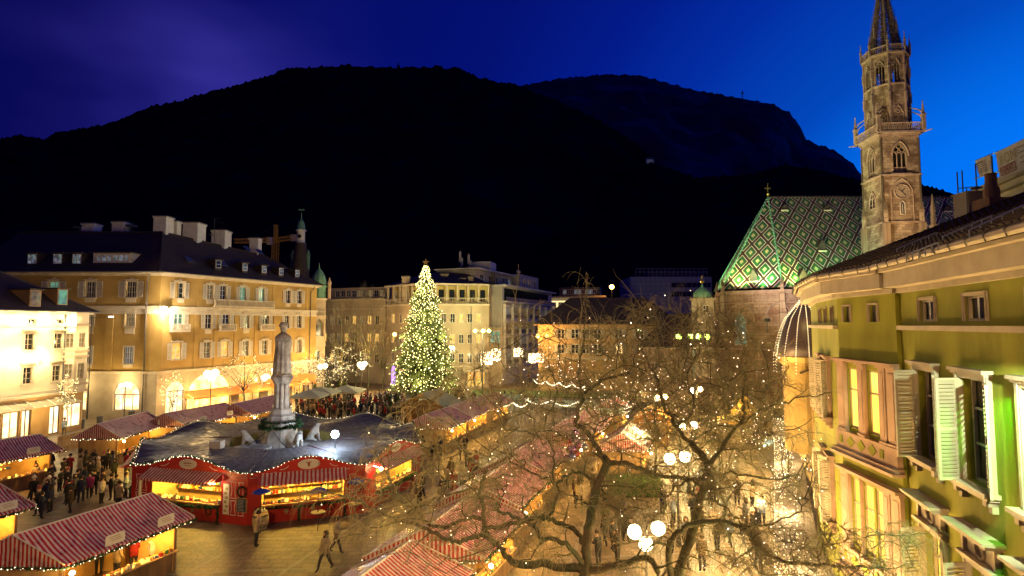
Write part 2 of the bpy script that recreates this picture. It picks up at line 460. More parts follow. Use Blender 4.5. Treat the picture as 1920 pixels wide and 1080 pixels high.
# slightly raised lawns and the road behind the tree
M_grass = mat('lawn_grass', (.05, .10, .02), .9, (.03, .06, .015), 4, bump=.5)
M_road = mat('road_asphalt', (.06, .058, .055), .6, (.045, .045, .045), 1)
g = MB(); p0, p1, p2, p3 = on(880, 742), on(1290, 752), on(1290, 742), on(890, 731)
g.face([(p.x, p.y, .12) for p in (p0, p1, p2, p3)])
for a, b in ((p0, p1), (p1, p2), (p2, p3), (p3, p0)): g.face([(a.x, a.y, 0), (b.x, b.y, 0), (b.x, b.y, .12), (a.x, a.y, .12)])
g.build('lawn', M_grass, kind='structure')
g = MB(); g.face([(p.x, p.y, .004) for p in (on(700, 768), on(1400, 775), on(1400, 745), on(700, 736))]); g.build('road', M_road, kind='structure')
# paving joints: bands of lighter setts on the near square
g = MB()
M_band = mat('paving_band', (.24, .21, .17), .55, (.16, .14, .11), 1.5)
for i in range(9):
    y = 18 + i * 4.2
    x0, x1 = -30, 12
    g.face([(x0, y, .004), (x1, y + 4, .004), (x1, y + 4.22, .004), (x0, y + .22, .004)])
for i in range(9):
    x = -28 + i * 4.6
    g.face([(x, 16, .008), (x + .22, 16, .008), (x + 10.2, 56, .008), (x + 10, 56, .008)])
g.build('paving_bands', M_band, kind='structure')

# ------------------------------------------------------------------ mountains
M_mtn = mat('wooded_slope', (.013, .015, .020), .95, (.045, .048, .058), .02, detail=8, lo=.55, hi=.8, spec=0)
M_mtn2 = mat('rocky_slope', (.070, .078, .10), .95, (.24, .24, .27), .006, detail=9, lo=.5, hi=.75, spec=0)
def ridge(name, prof, Y, back, mtl, foot, jag=6, step=9, rough=1.0):
    """hillside: foot line at depth `foot`, crest following the skyline at depth Y"""
    xs = np.arange(prof[0][0], prof[-1][0] + 1, 4)
    py = np.interp(xs, [p[0] for p in prof], [p[1] for p in prof])
    mb = MB(); rows = 22; ids = []
    for j in range(rows + 1):
        t = j / rows; rowi = []
        for i, (x, y) in enumerate(zip(xs, py)):
            crest = at(x, y, Y)
            z1 = crest.z; yy = foot + (Y - foot) * t
            zz = z1 * (t ** .85)
            xx = crest.x / Y * (foot * .75 + (Y - foot * .75) * t)
            nn = noise.fractal(Vector((xx * .004, yy * .004, 3.1)), 1.0, 2.1, 6) if True else 0
            w = math.sin(math.pi * t)
            zz += nn * w * 38 * rough
            yy += noise.noise(Vector((xx * .011, zz * .011, 7))) * w * 60 * rough
            if t > .98: zz += (rnd.random() ** 2) * jag * .7 + noise.noise(Vector((xx * .03, 0, 5))) * jag * .5 - jag * .3
            rowi.append(mb._p((xx, yy, zz - (4 if j == 0 else 0))))
        ids.append(rowi)
    back_row = []
    for i, (x, y) in enumerate(zip(xs, py)):
        c = at(x, y, Y); back_row.append(mb._p((c.x * 1.15, Y + back, -5)))
    ids.append(back_row)
    for a, b in zip(ids, ids[1:]):
        for k in range(len(a) - 1): mb.idx([a[k], a[k + 1], b[k + 1], b[k]])
    return mb.build(name, mtl, kind='structure')
A_prof = [(-700, 330), (-300, 285), (0, 259), (45, 253), (80, 262), (95, 250), (200, 232), (280, 200), (340, 188), (400, 168), (430, 163), (490, 145), (540, 128), (640, 122), (745, 126), (800, 125), (860, 127), (900, 145), (975, 160), (1060, 195), (1180, 250), (1300, 330), (1420, 420), (1550, 500)]
B_prof = [(880, 200), (975, 160), (1040, 148), (1120, 140), (1200, 140), (1250, 155), (1320, 172), (1390, 183), (1450, 195), (1480, 210), (1500, 235), (1512, 262), (1560, 280), (1600, 305), (1625, 345), (1700, 400), (1800, 450), (1950, 500)]
C_prof = [(1000, 400), (1130, 330), (1200, 306), (1230, 304), (1300, 332), (1420, 325), (1470, 308), (1540, 318), (1600, 335), (1730, 345), (1800, 365), (1920, 385), (2100, 430), (2600, 500)]
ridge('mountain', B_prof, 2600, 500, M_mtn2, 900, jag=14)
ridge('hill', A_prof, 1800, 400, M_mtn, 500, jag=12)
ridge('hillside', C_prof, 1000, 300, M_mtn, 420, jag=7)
# house and masts high on the slope
c = at(1218, 303, 1010)
t = thing('mountain_house', 'tiny white house alone high on the dark mountain slope', 'house', c)
b = MB(); b.box(c.x - 7, c.x + 7, c.y - 4, c.y + 4, c.z - 6, c.z + 3); b.build('wall', M_white, t); plight(t, c + Vector((0, -14, 2)), 200, (.8, .85, 1), .5)  # bare light added in front so the small house shows
b = MB(); roof_face(b, [(c.x - 8, c.y - 5, c.z + 3), (c.x + 8, c.y - 5, c.z + 3), (c.x + 8, c.y, c.z + 8), (c.x - 8, c.y, c.z + 8)]); roof_face(b, [(c.x + 8, c.y + 5, c.z + 3), (c.x - 8, c.y + 5, c.z + 3), (c.x - 8, c.y, c.z + 8), (c.x + 8, c.y, c.z + 8)])
b.face([(c.x - 7, c.y - 4, c.z + 3), (c.x - 7, c.y, c.z + 7.2), (c.x - 7, c.y + 4, c.z + 3)]); b.face([(c.x + 7, c.y - 4, c.z + 3), (c.x + 7, c.y + 4, c.z + 3), (c.x + 7, c.y, c.z + 7.2)]); b.build('roof', M_slate, t)
for px, y0, y1, Y, lab in ((1392, 170, 186, 2600, 'lattice radio mast on the right mountain ridge'), (747, 118, 128, 1800, 'small lookout mast on the summit of the left mountain')):
    a, b2 = at(px, y1 + 6, Y), at(px, y0, Y)
    m = MB(); s = 3.0
    for dx in (-s, s): m.tube([(a.x + dx, a.y, a.z), (b2.x + dx * .4, b2.y, b2.z)], 1.0, 4)
    for k in range(7):
        z = a.z + (b2.z - a.z) * (k + 1) / 8
        m.box(a.x - s, a.x + s, a.y - .6, a.y + .6, z - .5, z + .5)
    m.box(b2.x - 6, b2.x + 6, b2.y - 2, b2.y + 2, b2.z - 14, b2.z - 10)
    m.build('radio_mast', M_iron, label=lab, cat='mast')

# ------------------------------------------------------------------ ochre hotel (two wings)
FL = Fr((-70, 73), (-45.9, 73)); FR_ = Fr((-45.9, 73), (-34.2, 98))
hotel = thing('hotel', 'large ochre hotel with two wings, white shutters, tall chimneys and a dark hipped roof', 'building', (-45.9, 73, 0))
ZE, ZS, ZB = 18.7, 14.4, 5.9
def winrow(lst, z0, z1):
    return [(u - w / 2, u + w / 2, z0, z1) for u, w in lst]
Lc = [FL.hit(px, 500)[0] for px in (103, 172, 248)]
rows = []
ops = [(u - .65, u + .65, 15.5, 17.6) for u in Lc]
uL3 = FL.hit(243, 620)[0]
ops += [(uL3 - .6, uL3 + .6, 11.8, 13.6), (uL3 - .62, uL3 + .62, 6.9, 9.1), (uL3 - 5.9, uL3 - 4.7, 11.8, 13.6), (uL3 - 5.9, uL3 - 4.7, 6.9, 9.1)]
m = MB(); wall_mb(m, FL, 0, FL.L, ZB, ZE, ops, .25); 
RW = [(336, 1.3), (394, 1.0), (418, 1.0), (455, 1.0), (490, 1.0), (540, .9), (561, .9)]
Ru = [(FR_.hit(px, 560)[0], w) for px, w in RW]
RWm = [(335, 1.3), (391, 1.0), (424, 1.15), (462, 1.0), (498, 1.15), (538, .9), (561, .9)]
Rum = [(FR_.hit(px, 600)[0], w) for px, w in RWm]
RWl = [(331, 1.3), (388, 1.0), (421, 1.15), (460, 1.0), (496, 1.0), (538, .9), (561, .9)]
Rul = [(FR_.hit(px, 660)[0], w) for px, w in RWl]
opR = winrow(Ru, 15.5, 17.6) + winrow(Rum, 11.4, 13.6) + winrow(Rul, 7.3, 9.5)
wall_mb(m, FR_, 0, FR_.L, ZB, ZE, opR, .25)
m.build('wall', M_orange, hotel); m = MB()
m.face([(-70, 73, 0), (-70, 87, 0), (-70, 87, ZE), (-70, 73, ZE)])
e2 = Vector((-34.2, 98)) - FR_.n * 14
m.face([(-34.2, 98, 0), (e2.x, e2.y, 0), (e2.x, e2.y, ZE), (-34.2, 98, ZE)][::-1])
m.build('wall', M_orange, hotel)
# ground floor: stone with arches
A1 = [FL.hit(px, 760)[0] for px in (128, 237)]
opg = [(uL3 - 1.8, uL3 + 1.6, .9, 4.6), (uL3 - 7.6, uL3 - 5.2, .9, 4.4)]
rg = [FR_.hit(px, 720)[0] for px in (330, 398, 470, 520, 560)]
opg2 = [(rg[0] - 1.3, rg[0] + 1.3, .1, 4.4), (FR_.hit(352, 715)[0], FR_.hit(434, 715)[0], .1, 5.15), (rg[2] - 2.0, rg[2] + 2.0, .1, 4.8), (rg[3] - 1.8, rg[3] + 1.8, .1, 4.7), (rg[4] - 1.4, rg[4] + 1.4, .1, 4.7)]
m = MB(); wall_mb(m, FL, 0, FL.L, 0, ZB - .02, opg, .5); wall_mb(m, FR_, 0, FR_.L, 0, ZB - .02, opg2, .5); m.build('base_wall', M_base, hotel)
def arch_fill(fr, a, b, z0, z1, parent, glassm):
    """arched shop opening: spandrels in stone, lit glass, glazing bars"""
    m = MB(); m.M = fr.M; w = b - a; r = w / 2; cx = (a + b) / 2; zc = z1 - min(r, (z1 - z0) * .6); rr = z1 - zc; n = 10
    for s in (-1, 1):
        pr = None
        for k in range(n + 1):
            t = math.pi / 2 * k / n
            q = (cx + s * r * math.cos(t), zc + rr * math.sin(t))
            if pr: m.face([(pr[0], -.01, pr[1]), (q[0], -.01, q[1]), (q[0], -.01, z1), (pr[0], -.01, z1)])
            if pr: m.face([(pr[0], -.01, pr[1]), (q[0], -.01, q[1]), (q[0], .4, q[1]), (pr[0], .4, pr[1])])
            pr = q
    m.build('arch', M_base, parent)
    g = MB(); g.M = fr.M; g.face([(a, .42, z0), (b, .42, z0), (b, .42, z1), (a, .42, z1)]); o = g.build('shop_window', glassm, parent)
    f = MB(); f.M = fr.M
    for x in (a + .03, cx - .04 - w * .18, cx + w * .18, b - .11): f.box(x, x + .08, .36, .40, z0, zc)
    f.box(a, b, .355, .405, zc - .05, zc + .06); f.box(a, b, .355, .405, z0, z0 + .1); f.build('glazing_bar', M_iron, o)
for a, b, c0, d0 in opg: arch_fill(FL, a, b, c0, d0, hotel, L_shop)
for a, b, c0, d0 in opg2: arch_fill(FR_, a, b, c0, d0, hotel, glow_room('arch_blaze', (1, .72, .22), (1, .5, .08), 4.5, 1.0) if b - a > 5 else (L_shop if a < 12 else L_warm))
# window sets
for i, u in enumerate(Lc):
    add_window(hotel, FL, u, 15.5, 1.3, 2.1, 4, 3, (L_mint if i == 0 else M_glass), head=.25, apron=.5); add_shutters(hotel, FL, u, 15.5, 1.3, 2.1, .8)
for (z0, h, gl, ap) in ((11.8, 1.8, L_dim, .9), (6.9, 2.2, L_cold, .35)):
    add_window(hotel, FL, uL3, z0, 1.2, h, 4, 3, gl, apron=ap); add_window(hotel, FL, uL3 - 5.3, z0, 1.2, h, 4, 3, gl, apron=ap)
for i, (u, w) in enumerate(Ru):
    add_window(hotel, FR_, u, 15.5, w, 2.1, 2, 3, (M_glass, L_dim, M_glass, L_mint, L_mint, M_glass, M_glass)[i], head=.25, apron=.45 if i in (0, 1, 5, 6) else 0, trim=.12)
    add_shutters(hotel, FR_, u, 15.5, w, 2.1, .52, trim=.12)
for i, (u, w) in enumerate(Rum):
    add_window(hotel, FR_, u, 11.4, w, 2.2, 2, 3, (L_mint, M_glass, M_glass, L_dim, M_glass, M_glass, M_glass)[i], head=.2, apron=.6 if i in (1, 3) else 0, trim=.12)
    add_shutters(hotel, FR_, u, 11.4, w, 2.2, .52, trim=.12)
    if i in (0, 2, 4): balustrade(hotel, FR_, u - 1.35, u + 1.35, 11.1, .6, .9)
for i, (u, w) in enumerate(Rul):
    add_window(hotel, FR_, u, 7.3, w, 2.2, 2, 3, (L_warm, L_dim, L_warm, L_dim, M_glass, L_dim, L_dim)[i], head=.15, trim=.12); add_shutters(hotel, FR_, u, 7.3, w, 2.2, .52, trim=.12)
balustrade(hotel, FR_, Ru[2][0] - 1.6, Ru[4][0] + 2.2, 14.6, .5, 1.0)
# mouldings: string course, cornice, ledge, pilaster strips, downpipes
for fr in (FL, FR_):
    m = MB(); L = fr.L
    fbox(m, fr, -.18 if fr is FR_ else 0, L + .1, ZS - .35, ZS, .003, .2); fbox(m, fr, 0, L, ZS - 1.05, ZS - .8, .002, .12); fbox(m, fr, -.1 if fr is FR_ else 0, L, ZS - .8 + .003, ZS - .353, .001, .035)
    m.build('string_course', M_trim, hotel)
    m = MB(); fbox(m, fr, -.2 if fr is FR_ else 0, L + .2, ZE - .35, ZE - .1, .003, .35); fbox(m, fr, -.3 if fr is FR_ else 0, L + .4, ZE - .097, ZE + .1, .004, .75); m.build('cornice', M_trim, hotel)
    m = MB(); fbox(m, fr, -.2 if fr is FR_ else 0, L + .1, ZB - .3, ZB + .02, .003, .28); m.build('ledge', M_trim, hotel)
for fr, cs, hw, z0, z1, d in ((FL, (205, 275), .5, ZB + .03, ZS - 1.06, .10), (FR_, (325, 372, 440, 512, 575), .35, ZS + .003, ZE - .36, .06), (FR_, (368, 405, 442, 480, 515), .3, ZB + .03, ZS - 1.06, .08), (FL, (292,), .9, ZB + .03, ZS - 1.06, .08), (FR_, (311,), .8, ZB + .03, ZS - 1.06, .08)):
    for px in cs: u = fr.hit(px, 620)[0]; m = MB(); fbox(m, fr, u - hw, u + hw, z0, z1, .001, d); m.build('pilaster', M_orange, hotel)
for fr, px in ((FL, 274), (FR_, 580)):
    u = fr.hit(px, 620)[0]; q = [fr.p(u + .5, ZE - .2, .5), fr.p(u, ZE - 1.2, .16), fr.p(u, .2, .16)]
    m = MB(); m.tube(q, .07, 6); m.build('downpipe', M_slate, hotel)
# roof
ez = ZE + .12
C0 = FR_.p(0, ez, 0) ; 
def off2(fr, u, z, d): return fr.p(u, z, d)
P1 = Vector((-71, 72.2, ez)); P2 = Vector((-45.55, 72.2, ez)); P3 = FR_.p(FR_.L + .6, ez, .8)
J = Vector((-50.4, 80, 25.2)); RL = Vector((-71, 80, 25.2)); RE = FR_.p(FR_.L - 5.5, 23.8, -7)
P4 = FR_.p(FR_.L + .6, ez, -14.8); P5 = FR_.p(2, ez, -14.8)
m = MB()
roof_face(m, [P1, P2, J, RL]); roof_face(m, [P2, P3, RE, J]); roof_face(m, [P3, P4, RE]); roof_face(m, [P4, P5, J, RE]); roof_face(m, [P5, Vector((-71, 87.5, ez)), RL, J])
m.build('roof', M_roof, hotel)
m = MB()
for a, b in ((P2, J), (J, RL), (J, RE), (RE, P3)): m.tube([a + Vector((0, 0, .05)), b + Vector((0, 0, .05))], .14, 5)
m.build('ridge_tiles', M_roof, hotel)
# lower roof kick line (gutter board)
m = MB()
for a, b in ((P1, P2), (P2, P3)): m.tube([a, b], .1, 6)
m.build('gutter', M_slate, hotel)
def on_roof(a, b, c, px, py):
    n = (b - a).cross(c - a); d = ray(px, py); o = Vector((0, 0, EYE)); t = (a - o).dot(n) / d.dot(n); return o + d * t
def dormer(px, py, w, h, fr, tri, cols=2, glass=None, mroof=None):
    """gabled roof dormer standing on the slope"""
    q = on_roof(*tri, px, py)
    f = Fr((q.x - fr.u.x * w / 2, q.y - fr.u.y * w / 2), (q.x + fr.u.x * w / 2, q.y + fr.u.y * w / 2))
    m = MB(); m.M = f.M; D = h * 1.5
    z = q.z
    m.mi = 0; m.box(0, w, .02, D, z - .3, z + h)
    m.mi = 1; m.face([(-.2, -.25, z + h), (w + .2, -.25, z + h), (w + .1, D, z + h + .12), (-.1, D, z + h + .12)]); m.box(-.2, w + .2, -.25, D * .8, z + h - .08, z + h + .06)
    o = m.build('dormer', [M_white if cols > 4 else M_roof, mroof or M_roof], hotel)
    fm, g = win_mesh(w * .86, h * .86, cols, 2 if cols < 5 else 1, 0, M_white, None, 0, 0, 0)
    wo_ = put('window', fm, o, f.p(w / 2, z + .04, .04), f.rz, porg=ORG[hotel])
    gg = MB(); gg.M = f.M; gg.face([(w * .08, -.03, z + .05), (w * .92, -.03, z + .05), (w * .92, -.03, z + h * .88), (w * .08, -.03, z + h * .88)])
    gg.build('pane', glass or L_cold, o)
tl = (P1, P2, J); tr_ = (P2, P3, J)
for px, w, c_ in ((60, 1.3, 2), (108, 1.3, 2), (144, 1.3, 2)): dormer(px, 495, w, 1.5, FL, tl, c_)
dormer(211, 493, 5.2, 1.4, FL, tl, 6)
for px, py, gl in ((409, 503, M_glass), (459, 508, L_cold), (495, 512, L_cold), (527, 516, L_cold), (557, 519, L_cold)): dormer(px, py, 1.0, 1.25, FR_, tr_, 1, gl)
for px, py, tri, fr in ((354, 487, tr_, FR_), (418, 494, tr_, FR_), (463, 466, tr_, FR_), (487, 472, tr_, FR_)):
    q = on_roof(*tri, px, py); n = (tri[1] - tri[0]).cross(tri[2] - tri[0]).normalized(); up = n.cross((tri[1] - tri[0]).normalized())
    e = (tri[1] - tri[0]).normalized(); q = q + n * .08
    m = MB(); pts = [q - e * .45 - up * .6, q + e * .45 - up * .6, q + e * .45 + up * .6, q - e * .45 + up * .6]
    m.hexa([p - n * .1 for p in pts] + pts); m.build('skylight', mat('skylight_glass', (.06, .08, .12), .05, spec=1), hotel)
# chimneys: px centre, top, bottom, width px, depth Y
def chimney(px, y0, y1, wpx, Y, parent=None, mt=None, w2=None, style=0):
    a = at(px, y1, Y); b2 = at(px, y0, Y); w = wpx / F * Y / 2; d = w2 or w
    m = MB(); m.box(a.x - w, a.x + w, Y - d, Y + d, a.z - 2.5, b2.z - .45)
    m.box(a.x - w - .1, a.x + w + .1, Y - d - .1, Y + d + .1, b2.z - .45, b2.z - .25)
    for k in range(4):
        x = a.x - w + (2 * w) * (k + .5) / 4
        m.box(x - w * .13, x + w * .13, Y - d - .06, Y + d + .06, b2.z - .62, b2.z - .45)
    m.mi = 1; m.box(a.x - w - .18, a.x + w + .18, Y - d - .18, Y + d + .18, b2.z - .25, b2.z - .12)
    m.box(a.x - w * .8, a.x + w * .8, Y - d * .8, Y + d * .8, b2.z - .12, b2.z)
    return m.build('chimney', [mt or M_white, M_slate], parent or hotel)
for a in ((306, 405, 441, 24, 81), (329, 413, 444, 13, 82.6), (364, 417, 451, 28, 85.4), (415, 431, 461, 25, 89.6), (479, 445, 470, 16, 95.4), (172, 418, 433, 22, 82), (228, 415, 433, 22, 82), (103, 446, 460, 8, 80), (30, 487, 500, 16, 76)): chimney(*a)
# flues with a shallow blue-lit cap, TV aerial
for px, py in ((150, 425), (245, 422)):
    q = at(px, py, 82); m = MB(); m.box(q.x - .7, q.x + .7, 81.5, 82.5, q.z - .3, q.z); m.tube([(q.x, 82, q.z), (q.x, 82, q.z - 3)], .15, 6); m.build('roof_vent', M_slate, hotel)
q = at(402, 459, 84); t_ = at(402, 409, 84); m = MB(); m.tube([q, t_], .04, 4)
for dz, w in ((0, .9), (-.7, 1.2), (-.3, .6)): m.box(t_.x, t_.x + w * 1.3, 83.98, 84.02, t_.z + dz - .03, t_.z + dz)
m.lathe((q.x - .5, 84, q.z + 1.5), [(.01, -.08), (.35, 0), (.36, .06), (.01, .0)], 10); m.build('aerial', M_iron, hotel)
# floodlight on the corner
q = FR_.p(.3, 14.0, .7)
fl = thing('floodlight', 'bright white floodlight bracketed on the corner of the ochre hotel', 'floodlight', q)
m = MB(); m.box(q.x - .35, q.x + .35, q.y - .15, q.y + .15, q.z - .2, q.z + .25); m.build('housing', M_iron, fl)
m = MB(); m.ball(q + Vector((0, -.3, -.1)), .42, 8); m.build('lamp', emis('flood_white', (1, .93, .6), 30), fl)
plight(fl, q + Vector((.5, -.8, -.5)), 2600, (1, .85, .64), .3)
# shop awning under the arches
for (pa, pb, z, dd, labn) in ((FR_.hit(345, 740)[0], rg[2] + 3.2, 2.95, 2.0, 'awning'), (rg[3] - 2.2, rg[4] + 2.0, 3.1, 2.0, 'awning')):
    m = MB(); m.M = FR_.M
    m.face([(pa, -dd, z - .8), (pb, -dd, z - .8), (pb, -.05, z), (pa, -.05, z)]); m.face([(pa, -dd, z - 1.05), (pb, -dd, z - 1.05), (pb, -dd, z - .8), (pa, -dd, z - .8)])
    m.face([(pa, -dd, z - 1.0), (pa, -.05, z), (pa, -.05, z - 1)]); m.face([(pb, -dd, z - 1.0), (pb, -.05, z), (pb, -.05, z - 1)])
    m.build('awning', mat('orange_canvas', (.62, .25, .08), .8, (.5, .2, .06), 1), hotel)
for u in (rg[0], rg[1], rg[2], rg[3]): plight(hotel, FR_.p(u, 3.0, 2.2 if u == rg[0] else 3.6), 1000, (1, .66, .28), .4, 'shop_light')
plight(hotel, FL.p(uL3, 4.6, 1.6), 500, (1, .78, .42), .3, 'shop_light'); plight(hotel, FL.p(uL3 - 6, 4.6, 1.6), 500, (1, .78, .42), .3, 'shop_light')

# ------------------------------------------------------------------ cream building with wall washers
FC = Fr((-53.8, 40), (-49.3, 65)); LC = FC.L
cream = thing('corner_house', 'cream house washed in bright uplights, with corner oriel and dark hipped roof with two dormers', 'building', (-49.3, 65, 0))
ze = 13.35
up = [(FC.hit(px, 510 / 3 + 480)[0]) for px in (55, 109)]
lw = [(FC.hit(px, 740 / 3 + 480)[0]) for px in (50, 102)]
dz = 5.15
us = [up[0] - 2 * dz, up[0] - dz, up[0], up[1]]
us = [x for x in us if x > 1]
att = [FC.hit(px, 600)[0] for px in (-40, 60, 112, 154)]
ops = [(u - .5, u + .5, 9.35, 11.0) for u in us] + [(u - .5, u + .5, 5.8, 7.5) for u in us] + [(u - .4, u + .4, 12.1, 12.55) for u in att]
m = MB(); wall_mb(m, FC, 0, LC - 2.6, 4.6, ze, ops, .3); m.build('wall', M_cream, cream)
m = MB(); m.face([(-49.3, 65, 0), (-63.3, 66.5, 0), (-63.3, 66.5, ze), (-49.3, 65, ze)]); m.build('end_wall', M_cream, cream); m = MB(); m.face([FC.p(0, 0, 0), FC.p(0, 0, -14), FC.p(0, ze, -14), FC.p(0, ze, 0)]); m.build('end_wall', M_cream, cream)
for u in us:
    add_window(cream, FC, u, 9.35, 1.0, 1.65, 2, 3, M_glass, trim=.16, mf=M_tan, depth=.24, apron=.35, head=0); add_window(cream, FC, u, 5.8, 1.0, 1.7, 2, 3, M_glass, trim=.16, mf=M_tan, depth=.24)
    m = MB(); fbox(m, FC, u - .85, u + .85, 11.3, 11.45, .002, .32); fbox(m, FC, u - .85, u + .85, 7.85, 8.0, .002, .32); fbox(m, FC, u - .7, u + .7, 7.62, 7.846, .002, .12); m.build('window_hood', M_tan, cream)
for u in att: add_window(cream, FC, u, 12.1, .8, .45, 2, 1, M_glass, trim=.1, mf=M_tan, depth=.2)
m = MB(); fbox(m, FC, 0, LC - 2.5, 11.78, 11.95, .002, .2); fbox(m, FC, 0, LC - 2.6, 4.35, 4.62, .002, .3); m.build('string_course', M_trim, cream)
m = MB(); fbox(m, FC, 0, LC + .4, ze - .25, ze, .003, .55); m.build('cornice', M_trim, cream)
# oriel at the corner
O0 = FC.p(LC - 2.6, 0, 0); O1 = FC.p(LC - 2.1, 0, .9); O2 = FC.p(LC - .5, 0, .9); O3 = FC.p(LC, 0, 0)
for a, b2 in ((O0, O1), (O1, O2), (O2, O3)):
    fo = Fr((a.x, a.y), (b2.x, b2.y)); op = []
    if fo.L > .8: op = [(fo.L / 2 - .36, fo.L / 2 + .36, 5.9, 7.6), (fo.L / 2 - .36, fo.L / 2 + .36, 9.4, 11.0)]
    m = MB(); wall_mb(m, fo, 0, fo.L, 4.6, ze, op, .15); m.build('oriel_wall', M_cream, cream)
    for o_ in op: add_window(cream, fo, fo.L / 2, o_[2], .72, o_[3] - o_[2], 2, 3, L_dim, trim=.08, depth=.1, mf=M_tan)
m = MB()
for z in (4.4, 5.2, 8.3, 8.9, 11.8):
    m.face([(p.x, p.y, z) for p in (FC.p(LC - 2.75, 0, 0), FC.p(LC - 2.2, 0, 1.05), FC.p(LC - .4, 0, 1.05), FC.p(LC + .1, 0, 0))])
    q4 = [FC.p(LC - 2.75, z, 0), FC.p(LC - 2.2, z, 1.05), FC.p(LC - .4, z, 1.05), FC.p(LC + .1, z, 0)]
    for a, b2 in zip(q4, q4[1:]): m.face([a, b2, b2 + Vector((0, 0, .22)), a + Vector((0, 0, .22))])
    m.face([p + Vector((0, 0, .22)) for p in q4])
m.build('oriel_moulding', M_tan, cream)
# shop front
M_shopwood = mat('shop_front_paint', (.42, .26, .10), .6, (.34, .20, .08), 1)
ops = [];  u = 1.0
sx = [(FC.hit(a, 800)[0], FC.hit(b2, 800)[0], t2) for a, b2, t2 in ((-80, -10, 0), (5, 36, 0), (40, 58, 1), (92, 112, 1), (118, 152, 0))]
for a, b2, t2 in sx: ops.append((a, b2, .1 if t2 else .5, 3.1))
m = MB(); wall_mb(m, FC, 0, LC, 0, 4.34, ops, .3); m.build('shop_front', M_shopwood, cream)
for a, b2, t2 in sx:
    g = MB(); g.M = FC.M; z0 = .1 if t2 else .5; g.face([(a, .26, z0), (b2, .26, z0), (b2, .26, 3.1), (a, .26, 3.1)]); o = g.build('shop_window', L_shop, cream)
    f = MB(); f.M = FC.M
    for x in (a, (a + b2) / 2 - .03, b2 - .08): f.box(x, x + .08, .18, .24, z0, 3.1)
    f.box(a, b2, .17, .25, 3.0, 3.1); f.box(a, b2, .17, .25, z0, z0 + .1); f.build('frame', M_black if t2 else M_tan, o)
m = MB(); m.M = FC.M; m.face([(0, -1.3, 3.35), (LC - 1.2, -1.3, 3.35), (LC - 1.2, -.05, 3.95), (0, -.05, 3.95)]); m.build('glass_canopy', mat('canopy_glass', (.45, .40, .30), .3), cream)
k = 0
while k * 1.1 < LC - 1.4:
    m = MB(); m.M = FC.M; x = .2 + k * 1.1; m.prism([(x, 3.36), (x + .07, 3.36), (x + .07, 3.44), (x, 3.44)], -1.35, -1.3)
    m.M = None; m.tube([FC.p(x, 3.40, 1.35), FC.p(x, 4.05, .03)], .05, 4); m.build('canopy_rib', M_white, cream); k += 1
# roof
m = MB(); E0 = FC.p(-1, ze + .05, .7); E1 = FC.p(LC + .9, ze + .05, .7); Rg1 = FC.p(LC - 6.6, 18.6, -7); Rg0 = FC.p(-1, 18.6, -7); E2 = FC.p(LC + .9, ze + .05, -14.5)
roof_face(m, [E0, E1, Rg1, Rg0]); roof_face(m, [E1, E2, Rg1]); roof_face(m, [E2, FC.p(-1, ze + .05, -14.5), Rg0, Rg1]); m.build('roof', M_roof, cream)
m = MB(); m.tube([E0, E1], .09, 6); m.tube([E1, Rg1], .12, 5); m.tube([Rg1, Rg0], .12, 5); m.build('gutter', M_slate, cream)
for px, py, gl in ((66, 575, L_dim), (117, 572, L_mint)):
    q = on_roof(E0, E1, Rg1, px, py); fo = Fr((q.x - FC.u.x * .6, q.y - FC.u.y * .6), (q.x + FC.u.x * .6, q.y + FC.u.y * .6))
    m = MB(); m.M = fo.M; m.box(0, 1.2, .02, 3.2, q.z - .3, q.z + 1.75); m.mi = 1; m.box(-.2, 1.4, -.2, 3.3, q.z + 1.753, q.z + 1.9); o = m.build('dormer', [M_shopwood, M_roof], cream)
    g = MB(); g.M = fo.M; g.face([(.12, -.01, q.z + .1), (1.08, -.01, q.z + .1), (1.08, -.01, q.z + 1.65), (.12, -.01, q.z + 1.65)]); g.build('pane', gl, o)
m = MB(); q = FC.p(LC - 2.62, 0, .12); m.tube([(q.x, q.y, 4.6), (q.x, q.y, ze)], .06, 6); m.build('downpipe', M_slate, cream)
# washers on the ledge: small fixtures with real lamps
M_washer = emis('washer_glow', (1, .9, .62), 14)
u = 2.5
while u < LC - 2.4:
    for z in (11.99, 8.2):
        if z == 8.2 and any(abs(u - x) < 1.2 for x in us): continue
        q = FC.p(u, z, .45); m = MB(); m.box(q.x - .12, q.x + .12, q.y - .12, q.y + .12, q.z - .05, q.z + .08); m.build('wall_washer', M_washer, cream)
        plight(cream, FC.p(u, z + .2, .95), 520, (1, .80, .46), .15, 'washer_light')
    u += 2.55
plight(cream, FC.p(LC - 1.3, 10.0, 2.6), 380, (1, .80, .46), .3, 'washer_light')
plight(cream, FC.p(LC * .78, 3.0, 2.2), 500, (1, .78, .42), .3, 'shop_light'); plight(cream, FC.p(LC * .5, 3.0, 2.2), 500, (1, .78, .42), .3, 'shop_light')
